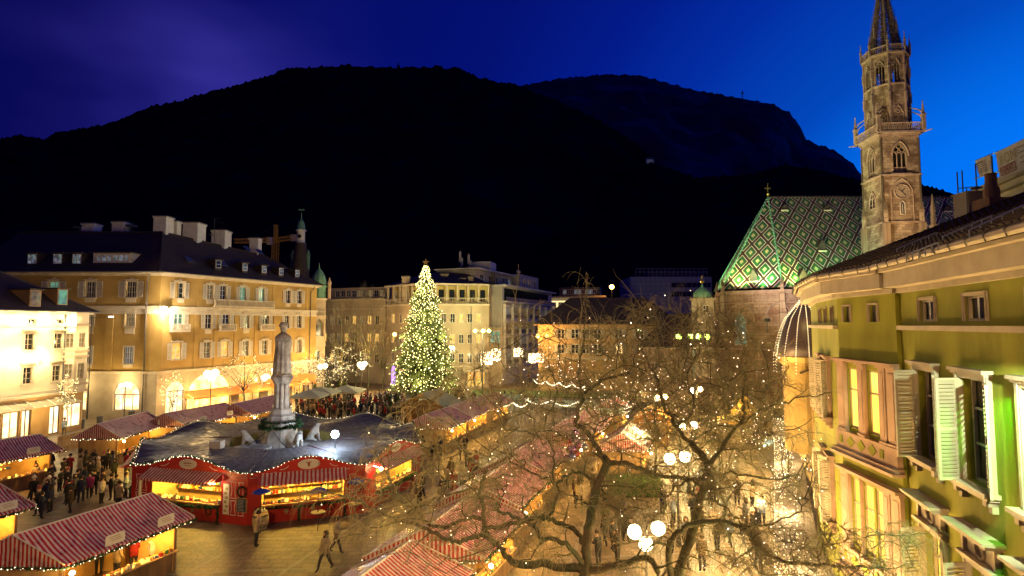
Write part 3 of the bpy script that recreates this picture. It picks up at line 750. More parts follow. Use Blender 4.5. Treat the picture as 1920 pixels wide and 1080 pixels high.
# ------------------------------------------------------------------ generic background block
def block(name, label, fr, depth, z1, mw, z0=0, rows=(), cols=0, ww=1.0, wh=1.5, glasses=None, roof=None, cat='building', trim=.1, margin=1.2, parent=None, wc=2, wr=2, close=True, slabs=False):
    t = parent or thing(name, label, cat, (fr.B.x, fr.B.y, 0))
    ops = []; L = fr.L
    if cols:
        for i in range(cols):
            u = margin + (L - 2 * margin) * (i + .5) / cols
            for z in rows: ops.append((u - ww / 2, u + ww / 2, z, z + wh))
    m = MB(); wall_mb(m, fr, 0, L, z0, z1, ops, .22)
    if close:
        a = fr.p(0, 0, 0); b = fr.p(L, 0, 0); c = fr.p(L, 0, -depth); d = fr.p(0, 0, -depth)
        for p, q in ((b, c), (c, d), (d, a)): m.face([(p.x, p.y, z0), (q.x, q.y, z0), (q.x, q.y, z1), (p.x, p.y, z1)])
        if roof is None: m.face([(p.x, p.y, z1) for p in (a, b, c, d)])
    m.build('wall', mw, t)
    for k, o in enumerate(ops):
        gl = rnd.choice(glasses or [M_glass, M_glass, M_glass, L_dim])
        add_window(t, fr, (o[0] + o[1]) / 2, o[2], ww, wh, wc, wr, gl, trim=trim, depth=.16)
    if roof:
        h, ov, inset = roof
        m = MB(); a = fr.p(-ov, z1, ov); b = fr.p(L + ov, z1, ov); c = fr.p(L + ov, z1, -depth - ov); d = fr.p(-ov, z1, -depth - ov)
        r0 = fr.p(inset, z1 + h, -depth / 2); r1 = fr.p(L - inset, z1 + h, -depth / 2)
        roof_face(m, [a, b, r1, r0]); roof_face(m, [c, d, r0, r1]); roof_face(m, [b, c, r1]); roof_face(m, [d, a, r0]); m.build('roof', M_roof, t)
        m = MB(); fbox(m, fr, -ov, L + ov, z1 - .3, z1 - .02, -.02, ov * .8); m.build('cornice', M_trim, t)
    return t
def ledge(t, fr, z, h=.25, d=.2, m_=None, name='ledge'):
    m = MB(); fbox(m, fr, 0, fr.L, z, z + h, .003, d); return m.build(name, m_ or M_trim, t)

# oriel house beside the hotel
a = at(583, 608, 99); b = at(612, 608, 101)
fo = Fr((a.x, 98.5), (b.x, 100.5))
t = block('oriel_house', 'narrow tan house with arched loggia and small domed turret beside the ochre hotel', fo, 10, 16.6, M_tan, rows=(5.5, ), cols=1, ww=1.0, wh=1.8)
m = MB(); m.M = fo.M
cx = fo.L / 2
m.box(cx - 1.2, cx + 1.2, -.7, -.01, 8.2, 8.6); m.box(cx - 1.15, cx + 1.15, -.65, -.01, 8.6, 9.9); m.box(cx - 1.15, cx - .8, -.65, -.01, 9.9, 13); m.box(cx + .8, cx + 1.15, -.65, -.01, 9.9, 13); m.box(cx - 1.2, cx + 1.2, -.7, -.01, 13, 13.6)
for s in (-1, 1):
    m.prism([(cx + s * .8, 12), (cx + s * .8, 13), (cx + s * .02, 13), (cx + s * .35, 12.75)] if s > 0 else [(cx - .8, 12), (cx - .35, 12.75), (cx - .02, 13), (cx - .8, 13)], -.6, -.02)
m.build('oriel', M_tan, t)
m = MB(); m.M = fo.M; m.face([(cx - .8, .0, 9.9), (cx + .8, .0, 9.9), (cx + .8, .0, 13), (cx - .8, .0, 13)]); m.M = None
q = fo.p(0, 0, .012); m2 = MB(); m2.M = fo.M; m2.face([(cx - .8, -.012, 9.9), (cx + .8, -.012, 9.9), (cx + .8, -.012, 13), (cx - .8, -.012, 13)]); m2.build('loggia_window', L_dim, t)
ledge(t, fo, 16.3, .35, .5); ledge(t, fo, 14.2, .2, .15)
q = at(596, 540, 100); m = MB(); m.lathe((q.x, 100.5, 0), [(1.3, 16.6), (1.3, 18.6), (1.55, 18.7), (1.55, 18.95), (1.3, 19.0), (1.35, 19.6), (1.1, 20.6), (.6, 21.5), (.12, 22.1), (.05, 23)], 10); m.build('turret', M_copper, t)
m = MB(); 
for dx in (1.9, -1.9):
    m.lathe((q.x + dx, 100.5, 0), [(.3, 16.6), (.28, 19.2), (.4, 19.3), (.05, 20.4)], 6)
m.build('pinnacle', M_stone, t)

# distant clock turret
q = at(563, 500, 122); t = thing('clock_turret', 'slender round turret with white clock drum, green cap and weather vane behind the ochre hotel', 'turret', (q.x, 122, 0))
def zpx(py, Y): return at(960, py, Y).z
m = MB(); m.lathe((q.x, 122, 0), [(2.0, 15), (1.9, zpx(505, 122)), (1.15, zpx(458, 122)), (1.3, zpx(456, 122))], 14); m.build('shaft', M_roof, t)
m = MB(); m.lathe((q.x, 122, 0), [(1.25, zpx(457, 122)), (.85, zpx(454, 122)), (.85, zpx(434, 122)), (1.1, zpx(433, 122)), (1.1, zpx(431, 122))], 14); m.build('clock_drum', M_white, t)
m = MB(); m.lathe((q.x, 122, 0), [(.9, zpx(431, 122)), (.85, zpx(424, 122)), (.6, zpx(416, 122)), (.15, zpx(411, 122)), (.06, zpx(400, 122)), (.03, zpx(394, 122))], 12); m.box(q.x - .7, q.x + .6, 121.95, 122.05, zpx(395, 122), zpx(392, 122)); m.build('cap', M_copper, t)
m = MB(); m.lathe((0, 0, 0), [(.42, -.02), (.42, .03)], 12); m.v = [(q.x + x, 122 - .87 - z, zpx(444, 122) + y) for x, y, z in m.v]; m.build('clock_face', M_black, t)
for s in (-1.7, 1.7):
    m = MB(); m.lathe((q.x + s, 122, 0), [(.4, zpx(505, 122)), (.4, zpx(480, 122)), (.5, zpx(479, 122)), (.1, zpx(468, 122))], 8); m.build('pinnacle', M_copper, t)
# far roof between the turrets
fo = Fr((at(600, 600, 135).x, 135), (at(735, 600, 135).x, 135))
block('far_house', 'low dark-roofed house far behind the bare trees', fo, 12, 17, M_grey, rows=(12, 14.5), cols=7, roof=(4, .5, 5))

# construction crane
Y = 210; q = at(516, 480, Y); t = thing('tower_crane', 'yellow tower crane far behind the hotel roof', 'crane', (q.x, Y, 0))
M_c = M_brass
def lattice(m, a, b, w, n):
    a = Vector(a); b = Vector(b); d = (b - a).normalized(); s1 = d.cross(Vector((0, 1, 0)) if abs(d.y) < .9 else Vector((1, 0, 0))).normalized() * w; s2 = Vector((0, w, 0))
    cs = [s1 + s2, s1 - s2, -s1 - s2, -s1 + s2]
    for c in cs: m.tube([a + c, b + c], .16, 4)
    for i in range(n):
        p, r = a.lerp(b, i / n), a.lerp(b, (i + 1) / n)
        m.tube([p + cs[0], r + cs[3]], .1, 3); m.tube([p + cs[1], r + cs[2]], .1, 3); m.tube([p + cs[1], r + cs[0]], .1, 3)
zt, zj = zpx(421, Y), zpx(450, Y)
m = MB(); lattice(m, (q.x, Y, 20), (q.x, Y, zj), .9, 24); m.build('mast', M_c, t)
m = MB(); lattice(m, (q.x, Y, zj), (q.x, Y, zt), .5, 5); m.build('tower_top', M_c, t)
je = at(440, 452, Y - 10); ce = at(553, 445, Y + 5)
m = MB(); lattice(m, (q.x, Y, zj), je, .7, 14); m.build('jib', M_c, t)
m = MB(); lattice(m, (q.x, Y, zj), ce, .7, 7); m.build('counter_jib', M_c, t)
m = MB(); m.tube([(q.x, Y, zt), je.lerp(Vector((q.x, Y, zj)), .3)], .08, 3); m.tube([(q.x, Y, zt), ce], .08, 3); m.build('tie_rod', M_iron, t)
m = MB(); m.box(ce.x - 1.5, ce.x + 2, ce.y - 1, ce.y + 1, ce.z - 1.5, ce.z + 1); m.build('counterweight', M_conc, t)
m = MB(); m.box(q.x - 2.5, q.x - .7, Y - 2, Y - .6, zj - 2, zj + .8); m.build('cab', M_white, t)

# grey tan terrace behind the bare trees
fo = Fr((at(600, 600, 121).x, 119), (at(724, 600, 114).x, 114))
t = block('terrace_house', 'long dim tan house behind the bare trees left of the Christmas tree', fo, 12, 17.2, M_tan, rows=(4.2, 8.4, 12.0), cols=8, ww=.9, wh=1.7, glasses=[M_glass, M_glass, L_dim, L_warm])
ledge(t, fo, 15.0, .3, .3); ledge(t, fo, 17.0, .3, .5); ledge(t, fo, 7.4, .2, .2)
f2 = Fr(tuple(fo.p(1, 0, -3).xy), tuple(fo.p(fo.L - 1, 0, -3).xy)); block('', '', f2, 8, 19.8, M_tan, z0=17.2, rows=(17.9,), cols=9, ww=1.0, wh=1.3, parent=t)

# tan corner house with loggia
g0 = Fr((at(724, 600, 112).x, 112.2), (at(795, 600, 104).x, 104)); g1 = Fr((at(795, 600, 104).x, 104), (at(917, 600, 107).x, 107))
t = thing('corner_loggia_house', 'tan five-storey corner house with glazed loggia floor and balcony behind the Christmas tree', 'building', (g1.A.x, 104, 0))
for k, fr in enumerate((g0, g1)):
    n = 4 if k == 0 else 6
    block('', '', fr, 10, 15.7, M_tan, rows=(4.8, 8.4, 12.3), cols=n, ww=.85, wh=1.7, parent=t, close=False, glasses=[M_glass, M_glass, M_glass, L_dim, L_warm])
    ledge(t, fr, 15.55, .3, .7, name='balcony'); ledge(t, fr, 4.0, .25, .2); ledge(t, fr, 19.3, .35, .6, name='cornice')
    # loggia: columns, recess and railing
    rec = Fr(tuple(fr.p(0, 0, -1.2).xy), tuple(fr.p(fr.L, 0, -1.2).xy)); m = MB(); wall_mb(m, rec, 0, rec.L, 15.86, 19.3, [(u, u + 1.0, 16.4, 18.6) for u in np.arange(.8, rec.L - 1.2, 2.0)], .1); m.build('loggia_wall', mat('yellow_plaster', (.50, .38, .14), .8), t)
    for u in np.arange(.8, rec.L - 1.2, 2.0):
        g = MB(); g.M = rec.M; g.face([(u, .08, 16.4), (u + 1, .08, 16.4), (u + 1, .08, 18.6), (u, .08, 18.6)]); g.build('window', rnd.choice([M_glass, M_glass, L_dim]), t)
    u = .1
    while u < fr.L:
        m = MB(); fbox(m, fr, u, min(u + .28, fr.L), 15.86, 19.3, -.3, -.02); m.build('column', M_trim, t); u += 2.0
    m = MB(); fbox(m, fr, 0, fr.L, 16.85, 16.95, .55, .62); 
    for u in np.arange(.05, fr.L, .3): fbox(m, fr, u, u + .05, 15.86, 16.85, .56, .61)
    m.build('railing', M_trim, t)
m = MB(); E = [g0.p(0, 19.66, .7), g1.p(0, 19.66, .8), g1.p(g1.L, 19.66, .7)]; apex0 = g0.p(1, 22.2, -7); apex1 = g1.p(3, 22.4, -7); apex2 = g1.p(g1.L - 3, 22.2, -7); back = g1.p(g1.L, 19.66, -14)
roof_face(m, [E[0], E[1], apex1, apex0]); roof_face(m, [E[1], E[2], apex2, apex1]); roof_face(m, [E[2], back, apex2]); m.build('roof', M_roof, t)
m = MB(); a, b = g1.p(g1.L, 0, 0), g1.p(g1.L, 0, -14); m.face([(a.x, a.y, 0), (b.x, b.y, 0), (b.x, b.y, 19.6), (a.x, a.y, 19.6)]); m.build('end_wall', M_tan, t)
for a in ((606 * 0 + 762, 517, 534, 14, 109), (834, 512, 530, 12, 110), (868, 520, 540, 10, 109), (883, 517, 546, 9, 108)): chimney(*a, parent=t, mt=M_tan)
m = MB(); u = g1.hit(883, 650)[0]; m.tube([g1.p(u, .2, .12), g1.p(u, 15.4, .12)], .06, 5); m.build('downpipe', M_slate, t)
# glazed shop fronts at its foot
for px0, px1, mt_ in ((877, 888, L_warm), (892, 908, L_warm)):
    u0, u1 = g1.hit(px0, 700)[0], g1.hit(px1, 700)[0]
    g = MB(); g.M = g1.M; g.face([(u0, -.05, .4), (u1, -.05, .4), (u1, -.05, 3.2), (u0, -.05, 3.2)]); g.build('shop_window', mt_, t)
m = MB(); m.M = g1.M; u0, u1 = g1.hit(866, 700)[0], g1.L; m.face([(u0, -1.8, 3.4), (u1, -1.8, 3.4), (u1, -.1, 4.0), (u0, -.1, 4.0)]); m.box(u0, u1, -1.85, -1.8, 3.1, 3.4); m.build('canopy', M_tan, t)
for px in (738, 752):
    u = g0.hit(px if px != 752 else 748, 700)[0] if px == 738 else g0.hit(752, 700)[0]
    arch = MB(); arch.M = g0.M; arch.face([(u - .7, -.04, .3), (u + .7, -.04, .3), (u + .7, -.04, 3.0), (u + .45, -.04, 3.7), (u, -.04, 4.0), (u - .45, -.04, 3.7), (u - .7, -.04, 3.0)]); arch.build('arched_window', L_shop if px == 752 else emis('violet_shop', (.55, .3, 1), 1.6), t)

# grey modern block with white frame grid
fm_ = Fr((-2.0, 112), (10.0, 141)); t = thing('modern_block', 'grey modern block with white grid of glazed balconies and set-back rooftop floors', 'building', (-2, 112, 0))
L = fm_.L
m = MB(); wall_mb(m, fm_, 0, L, 0, 19.6, [(1.2 + i * 4.2, 4.9 + i * 4.2, z, z + 2.2) for i in range(7) for z in (3.9, 7.0, 10.1, 13.2)], .9); m.build('wall', M_conc, t)
for i in range(7):
    for z in (3.9, 7.0, 10.1, 13.2):
        u = 1.2 + i * 4.2
        g = MB(); g.M = fm_.M; g.face([(u, .88, z), (u + 3.7, .88, z), (u + 3.7, .88, z + 2.2), (u, .88, z + 2.2)]); o = g.build('window', [M_glass, L_dim, M_glass, L_cold, L_dim][(i * 3 + int(z)) % 5], t)
        f = MB(); f.M = fm_.M
        for k in range(1, 4): f.box(u + k * .92, u + k * .92 + .09, .78, .86, z, z + 2.2)
        f.build('frame', M_white, o)
        f = MB(); f.M = fm_.M; f.box(u + .02, u + 3.68, -.02, .04, z + .003, z + .75); f.build('railing', M_slate, t)
for i in range(8):
    m = MB(); u = .7 + i * 4.2; fbox(m, fm_, u, u + .35, 3.2, 16.2, .003, .5); m.build('pier', M_white, t)
for z in (3.2, 6.3, 9.4, 12.5, 15.6): m = MB(); fbox(m, fm_, .5, L - .5, z, z + .3, .004, .4); m.build('slab', M_white, t)
# top floor with planters and glass parapet
m = MB(); fbox(m, fm_, 0, L, 16.4, 16.7, .004, 1.0); m.build('roof_terrace', M_conc, t)
m = MB(); fbox(m, fm_, .2, L, 16.7, 17.5, .85, .9); m.build('parapet', M_slate, t)
g = MB(); fbox(g, fm_, 1, L - 3, 16.75, 19.3, .01, .05); g.build('window_band', M_glass, t)
m = MB(); fbox(m, fm_, -.4, L + .4, 19.63, 19.95, -6, 1.1); m.build('roof_slab', M_conc, t)
ff = Fr((-6.0, 112.4), (-2.0, 112)); block('', '', ff, 20, 19.6, M_grey, rows=(), parent=t)
m = MB(); w_ = Fr(tuple(ff.p(ff.L, 0, 0).xy), tuple(ff.p(ff.L, 0, -.01).xy))
f3 = Fr(tuple(fm_.p(-2, 0, -5).xy), tuple(fm_.p(L * .72, 0, -5).xy)); t3 = block('', '', f3, 9, 23.0, M_grey, z0=19.96, rows=(20.3,), cols=6, ww=2.0, wh=2.0, glasses=[M_glass, L_cold], parent=t)
m = MB(); fbox(m, f3, -1, f3.L + 1.5, 23.02, 23.3, -9, 1.2); m.build('roof_slab', M_conc, t)
f4 = Fr((at(880, 500, 122).x, 122), (at(920, 500, 121).x, 121)); block('', '', f4, 5, zpx(491, 122), M_conc, z0=20, parent=t)
m = MB(); m.box(*(at(905, 500, 119).x, at(928, 500, 119).x), 119, 122, 20, zpx(507, 120)); m.build('plant_room', M_slate, t)
f5 = Fr(tuple(fm_.p(L * .55, 0, -3).xy), tuple(fm_.p(L * .95, 0, -3).xy)); block('', '', f5, 6, 23.6, M_grey, z0=19.96, rows=(20.6,), cols=3, ww=1.6, wh=2.0, parent=t)
m = MB(); f6 = Fr((at(840, 545, 118).x, 118), (at(880, 545, 118).x, 118))
for px, py in ((863, 470), (879, 475)):
    q = at(px, 520, 121); q2 = at(px, py, 121); m = MB(); m.tube([q, q2], .1, 4); m.box(q2.x - .25, q2.x + .25, 120.7, 121.3, q2.z - 2.4, q2.z - .3); m.box(q2.x + .3, q2.x + .6, 120.7, 121.3, q2.z - 3.4, q2.z - 1.6); m.build('antenna', M_grey, t)
m = MB(); q = at(972, 510, 125); m.tube([(q.x, 125, 23), (q.x, 125, q.z)], .05, 4); m.ball((q.x, 125, q.z), .5, 8); m.build('aerial', M_grey, t)
# left side annex with green glazed stair
fa = Fr((at(915, 640, 110).x, 110.5), (at(942, 640, 111).x, 111)); block('', '', fa, 2, 11.4, M_tan, rows=(8.3,), cols=1, ww=2.0, wh=2.4, glasses=[L_mint], parent=t, margin=.2)

# far modern houses
fo = Fr((at(1027, 600, 172).x, 172), (at(1137, 600, 168).x, 168))
t = block('flat_roof_house', 'far flat-roofed house with glowing outlined porch above the dark roof', fo, 14, zpx(557, 170), M_conc, rows=(zpx(577, 170),), cols=8, ww=1.3, wh=2.2, glasses=[M_glass, L_dim, L_warm])
fo2 = Fr(tuple(fo.p(3, 0, -4).xy), tuple(fo.p(fo.L - 2, 0, -4).xy)); block('', '', fo2, 8, zpx(537, 170), M_slate, z0=zpx(557, 170), rows=(zpx(550, 170),), cols=9, ww=1.2, wh=1.4, glasses=[M_glass, L_cold], parent=t)
ledge(t, fo, zpx(558, 170), .5, 1.4); 
m = MB(); a = fo.hit(1028, 590)[0]; b = fo.hit(1060, 590)[0]; z0, z1 = zpx(600, 172), zpx(567, 172)
for x in (a + 3, b): fbox(m, fo, x - .2, x + .2, z0, z1, 1.4, 1.6)
fbox(m, fo, a - 1, b + 2.5, z1, z1 + .35, 1.4, 1.6); m.build('outline_light', emis('outline_amber', (1, .72, .3), 2.2), t)
fo = Fr((at(1183, 600, 205).x, 205), (at(1336, 600, 205).x, 205))
t = block('blue_office', 'large pale office block bathed in blue dusk light behind the chapel', fo, 20, zpx(519, 205), mat('pale_panel', (.62, .66, .72), .4, (.5, .55, .62), .1), z0=0, rows=(), roof=None)
M_pj = mat('panel_joint', (.2, .22, .26), .6)
m = MB()
for k in range(1, 16): fbox(m, fo, fo.L * k / 16 - .05, fo.L * k / 16 + .05, 15, zpx(520, 205), .003, .03)
for py in (528, 537, 546, 555): fbox(m, fo, 0, fo.L, zpx(py, 205), zpx(py, 205) + .12, .032, .05)
m.build('panel_joint', M_pj, t)
for py in (530, 547):
    u0 = fo.hit(1259, 540)[0]; m = MB(); fbox(m, fo, u0, fo.L - .4, zpx(py + 9, 205), zpx(py, 205), .05, .12); o = m.build('window_band', M_glass, t)
    m = MB()
    for k in range(1, 8): x = u0 + (fo.L - u0) * k / 8; fbox(m, fo, x - .12, x + .12, zpx(py + 9, 205), zpx(py, 205), .12, .2)
    m.build('mullion', M_pj, o)
m = MB()
for px in np.linspace(1192, 1326, 18): p = at(px, 519, 207); m.tube([(p.x, 207, zpx(519, 205)), (p.x, 207, zpx(505, 205))], .12, 4)
for py in (504, 510): a, b = at(1192, py, 207), at(1328, py, 207); m.tube([a, b], .14, 4)
m.build('roof_frame', M_grey, t)
m = MB(); a, b = at(1215, 512, 212), at(1320, 512, 212); m.box(a.x, b.x, 211, 218, zpx(520, 205), zpx(508, 212)); m.build('plant_room', M_slate, t)

# amber-lit house with dark hipped roof
fo = Fr((at(1009, 650, 105).x, 105), (at(1270, 650, 101).x, 101))
u_ = [fo.hit(px, 620)[0] for px in (1052, 1078, 1098, 1120, 1160, 1200)]
t = thing('amber_house', 'two-storey house lit amber under a dark hipped roof, behind the bare tree crown', 'building', (fo.A.x, 105, 0))
m = MB(); wall_mb(m, fo, 0, fo.L, 0, 12.0, [(u - .65, u + .65, z, z + 1.7) for u in u_ for z in (6.6, 9.4)] , .25)
a, b = fo.p(0, 0, 0), fo.p(0, 0, -13); m.face([(a.x, a.y, 0), (a.x, a.y, 12), (b.x, b.y, 12), (b.x, b.y, 0)]); m.build('wall', mat('apricot_plaster', (.55, .37, .20), .85, (.45, .30, .15), .4), t)
for u in u_:
    for z in (6.6, 9.4): add_window(t, fo, u, z, 1.3, 1.7, 2, 2, M_glass, trim=.1, depth=.2); add_shutters(t, fo, u, z, 1.3, 1.7, .6, trim=.1)
ledge(t, fo, 5.6, .3, .3); m = MB(); fbox(m, fo, .5, fo.L, 3.0, 5.4, .003, .05); m.build('signboard_wall', M_shopwood, t)
m = MB(); a = fo.p(-.8, 12, .8); b = fo.p(fo.L + .8, 12, .8); r0 = fo.p(5.6, 17.2, -6.5); r1 = fo.p(fo.L - 5, 17.2, -6.5); c = fo.p(-.8, 12, -14); d = fo.p(fo.L + .8, 12, -14)
roof_face(m, [a, b, r1, r0]); roof_face(m, [c, a, r0]); roof_face(m, [b, d, r1]); roof_face(m, [d, c, r0, r1]); m.build('roof', M_roof, t)
m = MB(); fbox(m, fo, -.7, fo.L + .7, 11.8, 11.98, -.1, .75); m.build('eaves_board', M_shopwood, t)
# low dark roofs by the church
fo = Fr((at(1200, 620, 88).x, 88), (at(1352, 620, 84).x, 84))
block('sacristy', 'low dark-roofed house between the amber house and the cathedral', fo, 10, 8.5, M_stone, rows=(4.5,), cols=5, roof=(5.2, .5, 4))

# small chapel turret with onion dome
q = at(1318, 600, 76); t = thing('onion_turret', 'small yellow square turret with green onion dome and gilt ball left of the cathedral', 'turret', (q.x, 76, 0))
m = MB(); r = 1.15; m.box(q.x - r, q.x + r, 76 - r, 76 + r, 5, zpx(563, 76)); m.box(q.x - r - .15, q.x + r + .15, 76 - r - .15, 76 + r + .15, zpx(563, 76), zpx(559, 76)); m.build('wall', M_tan, t)
fo = Fr((q.x - r, 76 - r), (q.x + r, 76 - r)); add_window(t, fo, r, zpx(586, 76), .75, .9, 2, 2, M_glass, depth=-.05, trim=.1)
m = MB(); m.smooth = True; m.lathe((q.x, 76, 0), [(1.15, zpx(559, 76)), (1.25, zpx(555, 76)), (1.15, zpx(549, 76)), (.75, zpx(543, 76)), (.3, zpx(539, 76)), (.14, zpx(535, 76)), (.1, zpx(530, 76))], 16); m.build('onion_dome', M_copper, t)
m = MB(); m.ball((q.x, 76, zpx(528, 76)), .28, 8); m.tube([(q.x, 76, zpx(528, 76)), (q.x, 76, zpx(517, 76))], .05, 4); m.box(q.x - .3, q.x + .3, 75.97, 76.03, zpx(521, 76), zpx(520, 76)); m.build('finial', M_gold, t)

# ------------------------------------------------------------------ cathedral
def diamonds(name):
    m, n, l, b = new_mat(name)
    uv = n.new('ShaderNodeUVMap'); sp = n.new('ShaderNodeSeparateXYZ'); l.new(uv.outputs[0], sp.inputs[0])
    U = mathn(n, l, 'DIVIDE', sp.outputs[0], 2.32); V = mathn(n, l, 'DIVIDE', sp.outputs[1], 3.25)
    fa = mathn(n, l, 'ABSOLUTE', mathn(n, l, 'SUBTRACT', mathn(n, l, 'FRACT', mathn(n, l, 'ADD', U, V)), .5))
    fb = mathn(n, l, 'ABSOLUTE', mathn(n, l, 'SUBTRACT', mathn(n, l, 'FRACT', mathn(n, l, 'SUBTRACT', U, V)), .5))
    mx = mathn(n, l, 'MAXIMUM', fa, fb)
    cr = n.new('ShaderNodeValToRGB'); cr.color_ramp.interpolation = 'CONSTANT'; l.new(mx, cr.inputs[0])
    E = cr.color_ramp.elements
    E[0].position = 0; E[0].color = (.62, .52, .30, 1); E[1].position = .13; E[1].color = (.03, .13, .045, 1)
    for p, c in ((.29, (.012, .02, .014)), (.345, (.70, .62, .56)), (.405, (.07, .025, .03)), (.44, (.05, .02, .02))):
        e = E.new(p); e.color = (*c, 1)
    # single glazed tiles vary a little
    vz = n.new('ShaderNodeTexVoronoi'); vz.inputs['Scale'].default_value = 5.5; l.new(uv.outputs[0], vz.inputs['Vector'])
    mi = n.new('ShaderNodeMix'); mi.data_type = 'RGBA'; mi.blend_type = 'MULTIPLY'; mi.inputs[0].default_value = .3
    l.new(cr.outputs[0], mi.inputs[6]); l.new(vz.outputs['Color'], mi.inputs[7]); l.new(mi.outputs[2], b.inputs['Base Color'])
    b.inputs['Roughness'].default_value = .42
    w = n.new('ShaderNodeTexWave'); w.bands_direction = 'Y'; w.inputs['Scale'].default_value = 1.1; w.inputs['Distortion'].default_value = .4; l.new(uv.outputs[0], w.inputs['Vector'])
    bp = n.new('ShaderNodeBump'); bp.inputs['Strength'].default_value = .3; bp.inputs['Distance'].default_value = .06; l.new(w.outputs[0], bp.inputs['Height']); l.new(bp.outputs[0], b.inputs['Normal'])
    return m
M_dia = diamonds('glazed_diamond_tiles')
def ashlar(name, c, c2, c3, sx=.9, sy=.45):
    m, n, l, b = new_mat(name)
    t = n.new('ShaderNodeUVMap'); br = n.new('ShaderNodeTexBrick'); l.new(t.outputs[0], br.inputs['Vector'])
    br.inputs['Scale'].default_value = 1.0; br.inputs['Brick Width'].default_value = sx; br.inputs['Row Height'].default_value = sy; br.inputs['Mortar Size'].default_value = .022
    br.inputs['Color1'].default_value = C4(c); br.inputs['Color2'].default_value = C4(c2); br.inputs['Mortar'].default_value = C4([x * .45 for x in c]); br.inputs['Bias'].default_value = -.1
    nz = n.new('ShaderNodeTexNoise'); nz.inputs['Scale'].default_value = .55; nz.inputs['Detail'].default_value = 7; l.new(t.outputs[0], nz.inputs['Vector'])
    mr = n.new('ShaderNodeMapRange'); mr.inputs[1].default_value = .45; mr.inputs[2].default_value = .62; l.new(nz.outputs[0], mr.inputs[0])
    mi = n.new('ShaderNodeMix'); mi.data_type = 'RGBA'; l.new(mr.outputs[0], mi.inputs[0]); l.new(br.outputs[0], mi.inputs[6]); 
    m2 = n.new('ShaderNodeMix'); m2.data_type = 'RGBA'; m2.blend_type = 'MULTIPLY'; m2.inputs[0].default_value = .8; l.new(br.outputs[0], m2.inputs[6]); m2.inputs[7].default_value = C4(c3)
    l.new(m2.outputs[2], mi.inputs[7]); l.new(mi.outputs[2], b.inputs['Base Color']); b.inputs['Roughness'].default_value = .85
    bp = n.new('ShaderNodeBump'); bp.inputs['Strength'].default_value = .5; bp.inputs['Distance'].default_value = .05; l.new(br.outputs['Fac'], bp.inputs['Height']); bp.invert = True; l.new(bp.outputs[0], b.inputs['Normal'])
    return m
M_ash = ashlar('church_ashlar', (.46, .34, .22), (.36, .22, .14), (.55, .42, .38))
M_tow = ashlar('tower_ashlar', (.56, .43, .28), (.30, .20, .12), (.34, .27, .24), .8, .4)

cath = thing('cathedral', 'gothic cathedral choir with green diamond-patterned glazed tile roof and pink stone walls', 'church', (40, 86, 0))
ZW = 17.0
V = [Vector((36.5, 95, 0)), Vector((33.6, 90.8, 0)), Vector((32.4, 85.2, 0)), Vector((38.7, 80.2, 0)), Vector((72, 80.2, 0))]
ridge_z = zpx(371, 89)
Pk = Vector((at(1440, 372, 88.5).x, 88.5, ridge_z)); Pe = Vector((74, 88.5, ridge_z))
zr = ZW + .3
def ov(i):
    return Vector((V[i].x, V[i].y, zr))
m = MB()
R_ = [Vector((32.9, 91.0, zr)), Vector((31.9, 85.0, zr)), Vector((38.6, 79.7, zr)), Vector((74, 79.7, zr))]
roof_face(m, [R_[0], R_[1], Pk]); roof_face(m, [R_[1], R_[2], Pk]); roof_face(m, [R_[2], R_[3], Pe, Pk])
m.build('roof', M_dia, cath)
m = MB(); m.face([(36, 96, zr), R_[0], Pk]); m.face([(74, 97, zr), (36, 96, zr), Pk, Pe]); m.face([R_[3], (74, 97, zr), Pe]); m.build('rear_roof', M_roof, cath)
m = MB()
for a, b in ((R_[1], Pk), (R_[2], Pk), (R_[0], Pk)):
    m.tube([a, b], .13, 5)
    for k in range(30): p = a.lerp(b, k / 30); m.octa(p + Vector((0, -.05, .12)), .14)
m.build('hip_ridge', M_copper, cath)
m = MB(); m.tube([Pk, Pe], .16, 5)
for k in range(60): p = Pk.lerp(Pe, k / 60); m.octa(p + Vector((0, 0, .2)), .13)
m.build('ridge_crest', M_roof, cath)
m = MB(); m.tube([Pk, Pk + Vector((0, 0, 2.2))], .07, 5); m.box(Pk.x - .45, Pk.x + .45, Pk.y - .05, Pk.y + .05, Pk.z + 1.35, Pk.z + 1.5); m.ball(Pk + Vector((0, 0, .5)), .25, 6); m.build('roof_cross', M_gold, cath)
# roof dormers (small dark gables with pale sill)
def roofdorm(px, py, w, h, tri):
    q = on_roof(*tri, px, py); e = (tri[1] - tri[0]).normalized(); e.z = 0; e.normalize(); nn = Vector((e.y, -e.x, 0))
    f = Fr(tuple((q - e * w / 2).xy), tuple((q + e * w / 2).xy)); m = MB(); m.M = f.M
    z = q.z; D = h * .9
    m.face([(0, -.1, z), (w, -.1, z), (w, -.1, z + h * .45), (w / 2, -.1, z + h), (0, -.1, z + h * .45)])
    m.face([(-.1, -.25, z + h * .4), (w / 2, -.25, z + h + .1), (w / 2, D, z + h + .15), (-.1, D * .6, z + h * .5)]); m.face([(w + .1, -.25, z + h * .4), (w + .1, D * .6, z + h * .5), (w / 2, D, z + h + .15), (w / 2, -.25, z + h + .1)])
    m.face([(0, -.1, z), (0, -.1, z + h * .45), (0, D * .6, z + h * .5), (0, .3, z)]); m.face([(w, -.1, z), (w, .3, z), (w, D * .6, z + h * .5), (w, -.1, z + h * .45)])
    o = m.build('dormer', M_roof, cath)
    m = MB(); m.M = f.M; m.box(-.1, w + .1, -.35, -.1, z - .18, z); m.build('sill', M_trim, o)
tn = (R_[2], R_[3], Pk); ta = (R_[1], R_[2], Pk)
